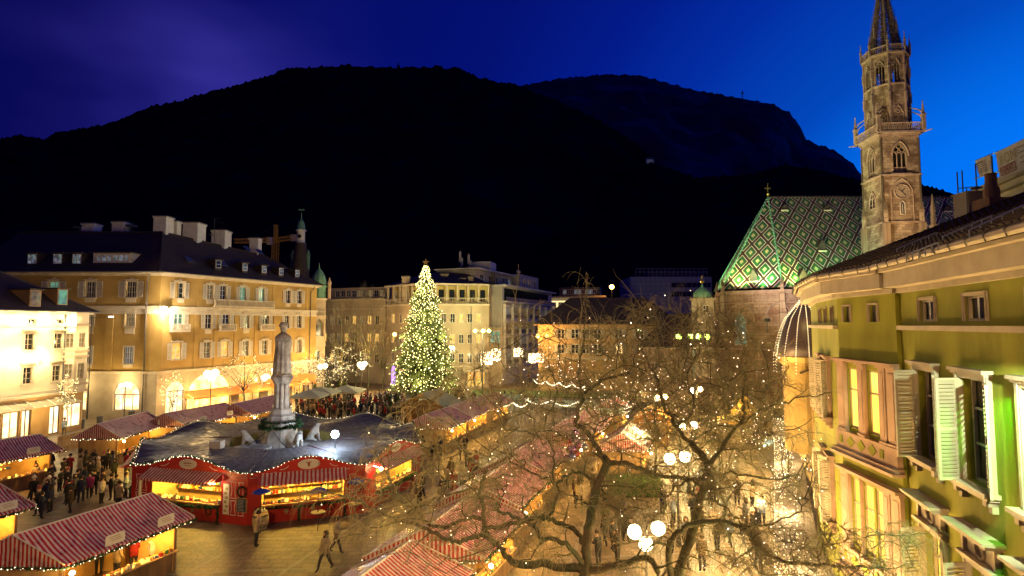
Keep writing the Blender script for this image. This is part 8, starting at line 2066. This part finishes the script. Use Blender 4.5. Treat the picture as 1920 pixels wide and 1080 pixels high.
# ------------------------------------------------------------------ bare trees
M_barkg = mat('pale_mossy_bark', (.15, .16, .09), .9, (.10, .085, .05), 2.5, detail=6, bump=.9, bscale=14, lo=.4, hi=.6)
M_bark = mat('mossy_bark', (.12, .095, .058), .9, (.085, .105, .06), 2.2, detail=6, bump=.9, bscale=14, lo=.4, hi=.6)
M_twig = mat('twig_bark', (.34, .27, .15), .85, (.21, .22, .13), 1.5)
class Tree:
    def __init__(s, seed):
        s.r = random.Random(seed); s.P = []; s.D = []; s.RAD = []; s.limbs = []; s.twigs = MB(); s.bulbs = MB(); s.twpts = []
    def limb(s, pts, r0, r1, jit=.05, sub=5):
        r0 *= .76; r1 *= .76
        pts = [Vector(p) for p in pts]; out = []
        for i in range(len(pts) - 1):
            p0 = pts[max(i - 1, 0)]; p1 = pts[i]; p2 = pts[i + 1]; p3 = pts[min(i + 2, len(pts) - 1)]
            for k in range(sub):
                t = k / sub; q = .5 * ((2 * p1) + (p2 - p0) * t + (2 * p0 - 5 * p1 + 4 * p2 - p3) * t * t + (3 * p1 - p0 - 3 * p2 + p3) * t ** 3)
                if out: q = q + Vector([s.r.gauss(0, jit) for _ in range(3)])
                out.append(q)
        out.append(pts[-1]); n = len(out); rad = [r0 + (r1 - r0) * (i / (n - 1)) ** .8 for i in range(n)]
        rad = [x * s.r.uniform(.92, 1.1) for x in rad]
        s.limbs.append((out, rad))
        for q, r_ in zip(out, rad): s.P.append(tuple(q)); s.RAD.append(r_)
        return out, rad
    def attach(s, target, bend=.25, jit=.06, rmin=.008, taper=.55, rmax=.09):
        A = np.array(s.P); T = np.array(target); rad = np.array(s.RAD); d = np.linalg.norm(A - T, axis=1)
        # favour thicker and lower parents so boughs sweep outwards
        cost = d + .35 * np.maximum(0, A[:, 2] - T[2]) - 1.2 * np.minimum(rad, .12)
        i = int(np.argmin(cost)); a = Vector(A[i]); L = (Vector(target) - a).length
        if L < .12: return None
        n = max(3, int(L / .22)); up = Vector((s.r.uniform(-1, 1), s.r.uniform(-1, 1), s.r.uniform(-.2, 1.0))).normalized() * L * bend
        r0 = min(rad[i] * taper, .012 + .022 * L, rmax); r0 = max(r0, rmin * 1.6); path = []; rr_ = []
        acc = Vector((0, 0, 0))
        for k in range(n + 1):
            t = k / n; acc += Vector([s.r.gauss(0, jit * .5) for _ in range(3)])
            q = a.lerp(Vector(target), t) + up * math.sin(math.pi * t) * .6 + (acc if 0 < k else Vector()) * (1 if k else 0)
            path.append(q); rr_.append(r0 + (rmin - r0) * t)
        s.limbs.append((path, rr_))
        for q, r_ in list(zip(path, rr_))[1:]: s.P.append(tuple(q)); s.RAD.append(r_)
        return path
    def twig(s, p, L, d, droop, r=.006, n=6, kids=1):
        r *= .9
        path = [Vector(p)]; v = Vector(d).normalized(); st = L / n
        for k in range(n):
            v = (v + Vector((s.r.gauss(0, .16), s.r.gauss(0, .16), s.r.gauss(0, .10) - droop * (k + 1) / n))).normalized(); path.append(path[-1] + v * st)
        s.twigs.tube(path, [r * (1 - .75 * k / n) for k in range(n + 1)], 3, cap=False); s.twpts.append(path[-1]); s.twpts.append(path[n // 2])
        if kids > 0:
            for _ in range(s.r.choice((1, 2, 2))):
                k = s.r.randrange(1, n - 1); e = (path[k + 1] - path[k]).normalized(); s.twig(path[k], L * s.r.uniform(.35, .6), e + Vector((s.r.gauss(0, .6), s.r.gauss(0, .6), s.r.gauss(0, .4))), droop * .8, r * .7, 4, kids - 1)
def build_tree(T, name, label, base, cat='tree', group=None, sides=7, bulb=None, nb=0, bulbr=.02, twigm=None, barkm=None, minbulb=0):
    o = thing(name, label, cat, base, group); barkm = barkm or M_bark; twigm = twigm or M_twig
    big = [(p, r) for p, r in T.limbs if r[0] > .06]; mid = [(p, r) for p, r in T.limbs if r[0] <= .06]
    for i, (p, r) in enumerate(big):
        m = MB(); m.smooth = True; m.tube(p, r, 8); m.build('trunk' if i == 0 else 'limb', barkm, o)
    m = MB()
    for p, r in mid: m.tube(p, r, 4 if r[0] < .03 else 5, cap=False)
    m.build('branches', barkm, o, kind='stuff'); T.twigs.build('twigs', twigm, o, kind='stuff')
    if nb:
        b = MB(); pts = T.twpts
        for k in range(nb): b.octa(T.r.choice(pts) + Vector((0, 0, -.02)), bulbr * T.r.choice((.7, .9, 1, 1.2)))
        b.build('fairy_lights', bulb, label='fairy lights scattered through the twigs of the ' + label[:60].rsplit(' ', 1)[0], cat='fairy lights', kind='stuff', loc=base)
    return o
def PX(l, Y0=None):
    return [at(x, y, Y) for x, y, Y in l]
# first pagoda tree: limbs traced where they stand, base on the square
M_star = emis('fairy_pinkwhite', (1, .72, .52), 6)
T = Tree(11)
b0 = gx(1085, 12.6)
tA = [b0] + PX([(1090, 1180, 12.6), (1096, 1075, 12.7), (1104, 990, 12.8), (1112, 940, 13), (1124, 903, 13.1), (1140, 866, 13.2)])
T.limb([Vector((b0.x, b0.y, 0)), Vector((b0.x + .05, 12.6, 2.4))] + tA[1:], .20, .115, .012, 4)
T.limb(PX([(1140, 866, 13.2), (1127, 852, 13.4), (1098, 808, 13.8), (1080, 790, 14.1), (1092, 748, 14.4), (1120, 720, 14.8), (1180, 700, 15.2)]), .10, .05, .03)
T.limb(PX([(1140, 866, 13.2), (1180, 872, 13.3), (1217, 884, 13.4), (1285, 897, 13.6), (1330, 893, 13.9), (1370, 888, 14), (1450, 898, 14.2), (1500, 890, 14.4)]), .085, .025, .02)
T.limb(PX([(1120, 905, 13.1), (1085, 885, 13.4), (1060, 893, 13.6), (1035, 905, 13.9), (985, 880, 14.2), (950, 855, 14.5)]), .06, .025, .03)
T.limb(PX([(1097, 1065, 12.7), (1030, 1060, 13.0), (962, 1053, 13.2), (933, 1018, 13.4), (912, 1003, 13.5), (906, 955, 13.7), (900, 915, 13.9), (915, 880, 14.2)]), .125, .05, .025)
T.limb(PX([(933, 1020, 13.4), (905, 1003, 13.4), (880, 1010, 13.3), (850, 1015, 13.3), (815, 1000, 13.4), (780, 983, 13.5), (745, 975, 13.6), (700, 955, 13.8), (660, 935, 14), (620, 925, 14.2), (575, 920, 14.4)]), .085, .022, .02)
T.limb(PX([(906, 970, 13.7), (870, 975, 13.7), (835, 988, 13.7), (800, 982, 13.8), (785, 962, 13.9), (760, 945, 14), (738, 935, 14.2), (735, 905, 14.4), (725, 885, 14.6), (715, 860, 14.8)]), .07, .03, .02)
T.limb(PX([(738, 975, 13.7), (770, 960, 13.9), (800, 945, 14.1), (830, 930, 14.3), (880, 918, 14.5), (905, 912, 14.6), (940, 890, 14.9)]), .045, .02, .02)
T.limb(PX([(912, 990, 13.5), (950, 985, 13.4), (1000, 972, 13.3), (1030, 972, 13.3), (1060, 985, 13.2), (1085, 1000, 13.0), (1096, 1040, 12.9)]), .065, .075, .02)
T.limb(PX([(1096, 1060, 12.7), (1060, 1020, 12.3), (1015, 1005, 12.0), (1000, 985, 12.0), (960, 970, 12.2), (930, 955, 12.5)]), .08, .04, .02)
T.limb(PX([(1030, 972, 13.3), (1045, 930, 13.6), (1035, 890, 14), (1040, 850, 14.3), (1020, 800, 14.6), (1045, 745, 15), (1030, 690, 15.4)]), .05, .022, .03)
T.limb(PX([(1092, 748, 14.4), (1085, 700, 14.8), (1092, 650, 15.2), (1098, 600, 15.5), (1100, 530, 15.7)]), .05, .015, .02)
T.limb(PX([(1092, 1073, 12.7), (1140, 1066, 12.6), (1200, 1046, 12.6), (1226, 1058, 12.5), (1233, 1100, 12.4)]), .11, .07, .02)
# attractors through the crown
def crown_pts(n, fn, r): 
    out = []
    while len(out) < n:
        p = fn(r)
        if p is not None: out.append(p)
    return out
def cA(r):
    px = r.triangular(575, 1330, 1020); py = r.uniform(600, 1080); t = (px - 560) / 760
    top = 905 - 330 * min(1, max(0, (px - 600) / 420)) ** .8
    if py < top: return None
    if py > 960 and r.random() < .55: return None
    return at(px, py, r.uniform(12.2, 17.0) if py < 900 else r.uniform(11.8, 15))
pts_ = crown_pts(430, cA, T.r); pts_.sort(key=lambda p: (p - tA[-1]).length)
for p in pts_: T.attach(p)
idx = [i for i, r_ in enumerate(T.RAD) if r_ < .05 and T.P[i][2] > 5.5]
for k in range(4300):
    i = T.r.choice(idx); p = Vector(T.P[i]); out = Vector((p.x - b0.x, p.y - b0.y, 0)); 
    if out.length > .1: out.normalize()
    if p.z > 10.0 and T.r.random() < .5: T.twig(p, T.r.uniform(.35, .95), out * .3 + Vector((T.r.gauss(0, .4), T.r.gauss(0, .4), 1.0)), T.r.choice((.15, .7, .9)), .0075, 6, 1)
    else: T.twig(p, T.r.uniform(.35, 1.05), out * .6 + Vector((T.r.gauss(0, .7), T.r.gauss(0, .7), T.r.uniform(-.3, .9))), T.r.uniform(.45, 1.0), .007, 6, 1)
for k in range(260):
    p = Vector(T.P[T.r.choice(idx)]); T.twig(p, T.r.uniform(.9, 1.7), (T.r.gauss(0, .4), T.r.gauss(0, .4), .2), 1.3, .0075, 8, 0)
for k in range(14):
    i = T.r.choice([i for i in idx if T.P[i][2] > 10.6]); T.twig(T.P[i], T.r.uniform(1.0, 1.7), (T.r.gauss(0, .2), T.r.gauss(0, .2), 1), .05, .012, 7, 1)
build_tree(T, 'bare_tree', 'big bare weeping tree in front, trunk rising left of the hedge, crown over the stalls', (b0.x, b0.y, 0), bulb=M_star, nb=160, bulbr=.014)
# second tree, by the promenade
T = Tree(23); b1 = gx(1262, 12.8)
T.limb([Vector((b1.x - .1, 12.8, 0)), Vector((b1.x, 12.8, 2.2))] + PX([(1262, 1160, 12.8), (1272, 1075, 12.9), (1292, 1015, 13.1), (1308, 962, 13.3), (1318, 915, 13.5), (1326, 880, 13.7), (1318, 855, 13.9), (1296, 832, 14.1)]), .19, .10, .012, 4)
T.limb(PX([(1326, 880, 13.7), (1345, 850, 14), (1372, 812, 14.3), (1392, 790, 14.6), (1396, 765, 14.9), (1393, 740, 15.1), (1400, 700, 15.4)]), .08, .035, .02)
T.limb(PX([(1392, 795, 14.6), (1415, 778, 14.4), (1435, 765, 14.3), (1470, 755, 14.3), (1520, 742, 14.3), (1560, 735, 14.4)]), .04, .015, .02)
T.limb(PX([(1296, 832, 14.1), (1270, 800, 14.4), (1245, 760, 14.7), (1235, 715, 15.1), (1210, 670, 15.5), (1195, 620, 15.8), (1190, 575, 16)]), .08, .02, .03)
T.limb(PX([(1270, 800, 14.4), (1300, 760, 14.8), (1290, 710, 15.2), (1310, 660, 15.6), (1305, 610, 15.9)]), .055, .018, .03)
T.limb(PX([(1258, 1085, 12.7), (1253, 1030, 12.6), (1262, 1008, 12.5), (1292, 986, 12.4), (1345, 977, 12.3), (1388, 988, 12.2), (1420, 1022, 12.0), (1455, 1048, 11.9), (1517, 1057, 11.8), (1580, 1062, 11.7), (1660, 1066, 11.4)]), .10, .028, .015)
T.limb(PX([(1318, 915, 13.5), (1290, 900, 13.6), (1255, 925, 13.8), (1240, 960, 13.9), (1215, 980, 14)]), .05, .02, .03)
T.limb(PX([(1315, 935, 13.4), (1350, 945, 13.3), (1390, 980, 13.2), (1420, 1030, 13.1)]), .045, .018, .03)
T.limb(PX([(1388, 988, 12.2), (1440, 985, 12.1), (1490, 965, 12.0), (1520, 930, 12.0)]), .035, .012, .03)
def cB(r):
    px = r.triangular(1110, 1560, 1330); py = r.uniform(560, 1080)
    top = 575 + (0 if px < 1330 else (px - 1330) * .62) + (0 if px > 1180 else (1180 - px) * .5)
    if py < top: return None
    if px > 1480 and (py < 700): return None
    if py > 930 and r.random() < .5: return None
    return at(px, py, r.uniform(12.6, 18.0) if py < 860 else r.uniform(11.8, 15))
pts_ = crown_pts(430, cB, T.r); c0 = at(1320, 860, 13.8); pts_.sort(key=lambda p: (p - c0).length)
for p in pts_: T.attach(p)
def cC(r): px = r.uniform(1380, 1740); py = r.uniform(980, 1085); return at(px, py, r.uniform(10.6, 12.6))
for p in sorted(crown_pts(60, cC, T.r), key=lambda p: p.x): T.attach(p, rmin=.006)
idx = [i for i, r_ in enumerate(T.RAD) if r_ < .05 and T.P[i][2] > 5.0]
for k in range(5200):
    i = T.r.choice(idx); p = Vector(T.P[i]); out = Vector((p.x - b1.x, p.y - b1.y, 0)); 
    if out.length > .1: out.normalize()
    if p.z > 10.2 and T.r.random() < .55: T.twig(p, T.r.uniform(.35, .95), out * .2 + Vector((T.r.gauss(0, .35), T.r.gauss(0, .35), 1.0)), T.r.choice((.15, .7, .9)), .0075, 6, 1)
    else: T.twig(p, T.r.uniform(.3, .9), out * .5 + Vector((T.r.gauss(0, .7), T.r.gauss(0, .7), T.r.uniform(-.3, .9))), T.r.uniform(.35, .95), .0065, 6, 1)
for k in range(300):
    p = Vector(T.P[T.r.choice(idx)]); T.twig(p, T.r.uniform(.8, 1.6), (T.r.gauss(0, .4), T.r.gauss(0, .4), .3), 1.3, .0075, 8, 0)
for k in range(16):
    i = T.r.choice([i for i in idx if T.P[i][2] > 11.0]); T.twig(T.P[i], T.r.uniform(.8, 1.5), (T.r.gauss(0, .25), T.r.gauss(0, .2), 1), .05, .012, 7, 1)
build_tree(T, 'bare_tree', 'bare weeping tree by the promenade, pale green trunk leaning right towards the green house', (b1.x, b1.y, 0), barkm=M_barkg, bulb=M_star, nb=180, bulbr=.014)
# smaller light-wound trees along the promenade and on the square
def simple_tree(base, h, rad, label, seed, nb, bulb, bulbr, trunk=.16, twn=380, att=90, fork=.35, name='bare_tree', shape='round', group=None, bar=None):
    T = Tree(seed); B = Vector(base); T.limb([B, B + Vector((.1, 0, h * fork * .6)), B + Vector((-.05, .1, h * fork)), B + Vector((.1, 0, h * .6)), B + Vector((0, 0, h * .9))], trunk, trunk * .25, .05, 3)
    for k in range(6): a_ = k * 1.05 + seed; T.limb([B + Vector((0, 0, h * fork)), B + Vector((rad * .4 * math.cos(a_), rad * .4 * math.sin(a_), h * (fork + .25))), B + Vector((rad * .8 * math.cos(a_), rad * .8 * math.sin(a_), h * (fork + .42)))], trunk * .5, trunk * .18, .06, 4)
    c = B + Vector((0, 0, h * .66)); P_ = []
    while len(P_) < att:
        v = Vector((T.r.uniform(-1, 1), T.r.uniform(-1, 1), T.r.uniform(-1, 1)))
        if v.length > 1: continue
        P_.append(c + Vector((v.x * rad, v.y * rad, v.z * h * .36)))
    P_.sort(key=lambda p: (p - c).length)
    for p in P_: T.attach(p, rmin=.012, jit=.1)
    idx = [i for i, r_ in enumerate(T.RAD) if r_ < trunk * .5 and T.P[i][2] > h * fork]
    for k in range(twn): i = T.r.choice(idx); p = Vector(T.P[i]); o = (p - c).normalized() + Vector((T.r.gauss(0, .5), T.r.gauss(0, .5), .4)); T.twig(p, T.r.uniform(.05, .11) * h * 1.2, o, .2, .012, 4, 0)
    o = build_tree(T, name, label, base, bulb=bulb, nb=0, group=group, barkm=bar, twigm=bar)
    if nb:
        b = MB(); limbs = [l for l in T.limbs if len(l[0]) > 3]
        for k in range(nb):
            l = T.r.choice(limbs)[0]; i = T.r.randrange(len(l) - 1); q = l[i].lerp(l[i + 1], T.r.random()); b.octa(q + Vector((0, -.03, .0)), bulbr * T.r.choice((.7, 1, 1.2)))
        b.build('fairy_lights', bulb, label='fairy lights wound round the branches of the ' + label[:60].rsplit(' ', 1)[0], cat='fairy lights', kind='stuff', loc=base)
    return o
M_gold_b = emis('fairy_gold', (1, .78, .38), 4)
def G(px, py): p = on(px, py, 0); return (p.x, p.y, 0)
simple_tree(G(455, 772), 8.2, 4.2, 'lit bare tree before the hotel wing, left of the monument', 31, 560, M_gold_b, .03, att=110)
simple_tree(G(585, 752), 7.4, 3.6, 'lit bare tree just right of the monument column', 32, 560, M_gold_b, .034)
simple_tree(G(650, 745), 8.6, 4.0, 'lit bare tree between the monument and the Christmas tree', 33, 620, M_gold_b, .036)
simple_tree(G(620, 752), 7.0, 3.2, 'low lit bare tree behind the cream parasols', 36, 460, M_gold_b, .034)
for i, (px, h) in enumerate(((640, 17), (692, 19), (718, 15), (668, 14.5))):
    p = gx(px, 101 + i * 2); simple_tree((p.x, p.y, 0), h, 3.4, ('tall unlit bare tree left in the group before the terrace house', 'tallest unlit bare tree, with thick trunk, left of the Christmas tree', 'unlit bare tree touching the Christmas tree outline', 'shorter unlit bare tree in the middle of the group before the terrace house')[i], 40 + i, 0, None, 0, .26, 300, 90, .22)
# column-like lit saplings by the shops
for i, (px, py, Y, h, r_) in enumerate(((133, 835, 61, 7.0, 1.15), (329, 790, 63, 7.0, 1.3))):
    p = gx(px, Y); o = simple_tree((p.x, p.y, 0), h, r_, ('slim lit sapling in front of the cream house', 'slim golden lit sapling in front of the hotel doorway')[i], 50 + i, 420, M_gold_b, .03, .07, 220, 60, .4)
# promenade trees with dense lights farther back
for i, (px, Y, h, r_, nb) in enumerate(((1345, 33, 9.5, 3.2, 420), (1225, 47, 9.0, 3.2, 420), (1465, 30, 8.0, 2.2, 420), (1150, 58, 9.0, 3.4, 300), (1060, 75, 8.5, 3.4, 260))):
    p = gx(px, Y); simple_tree((p.x, p.y, 0), h, r_, ('lit bare tree on the promenade behind the leaning trunk', 'lit bare tree left of the receding lamps', 'lit bush-like tree before the corner turret', 'lit bare tree before the right half of the amber house', 'lit bare tree before the amber house doorway')[i], 60 + i, nb // 3, M_star, .014 + .0005 * Y, .14, 500, 110, .3)
# strings of bulbs over the far stalls and paths
m = MB()
for (x0, y0, x1, y1, z) in ((985, 748, 1190, 760, 3.4), (1000, 712, 1100, 722, 4.5), (880, 750, 990, 756, 2.4)):
    a, b = on(x0, y0, z), on(x1, y1, z); n = 60
    for k in range(n): p = a.lerp(b, k / n); m.octa(p + Vector((0, 0, -.5 * math.sin(math.pi * (k % 15) / 15))), .09)
m.build('light_string', M_bulb, label='strings of small white bulbs looped over the far paths right of the Christmas tree', cat='string lights', kind='stuff', loc=on(985, 748, 3.4))
print('TRIS', sum(len(o.data.polygons) for o in bpy.data.objects if o.type == 'MESH'), 'OBJ', len(bpy.data.objects))
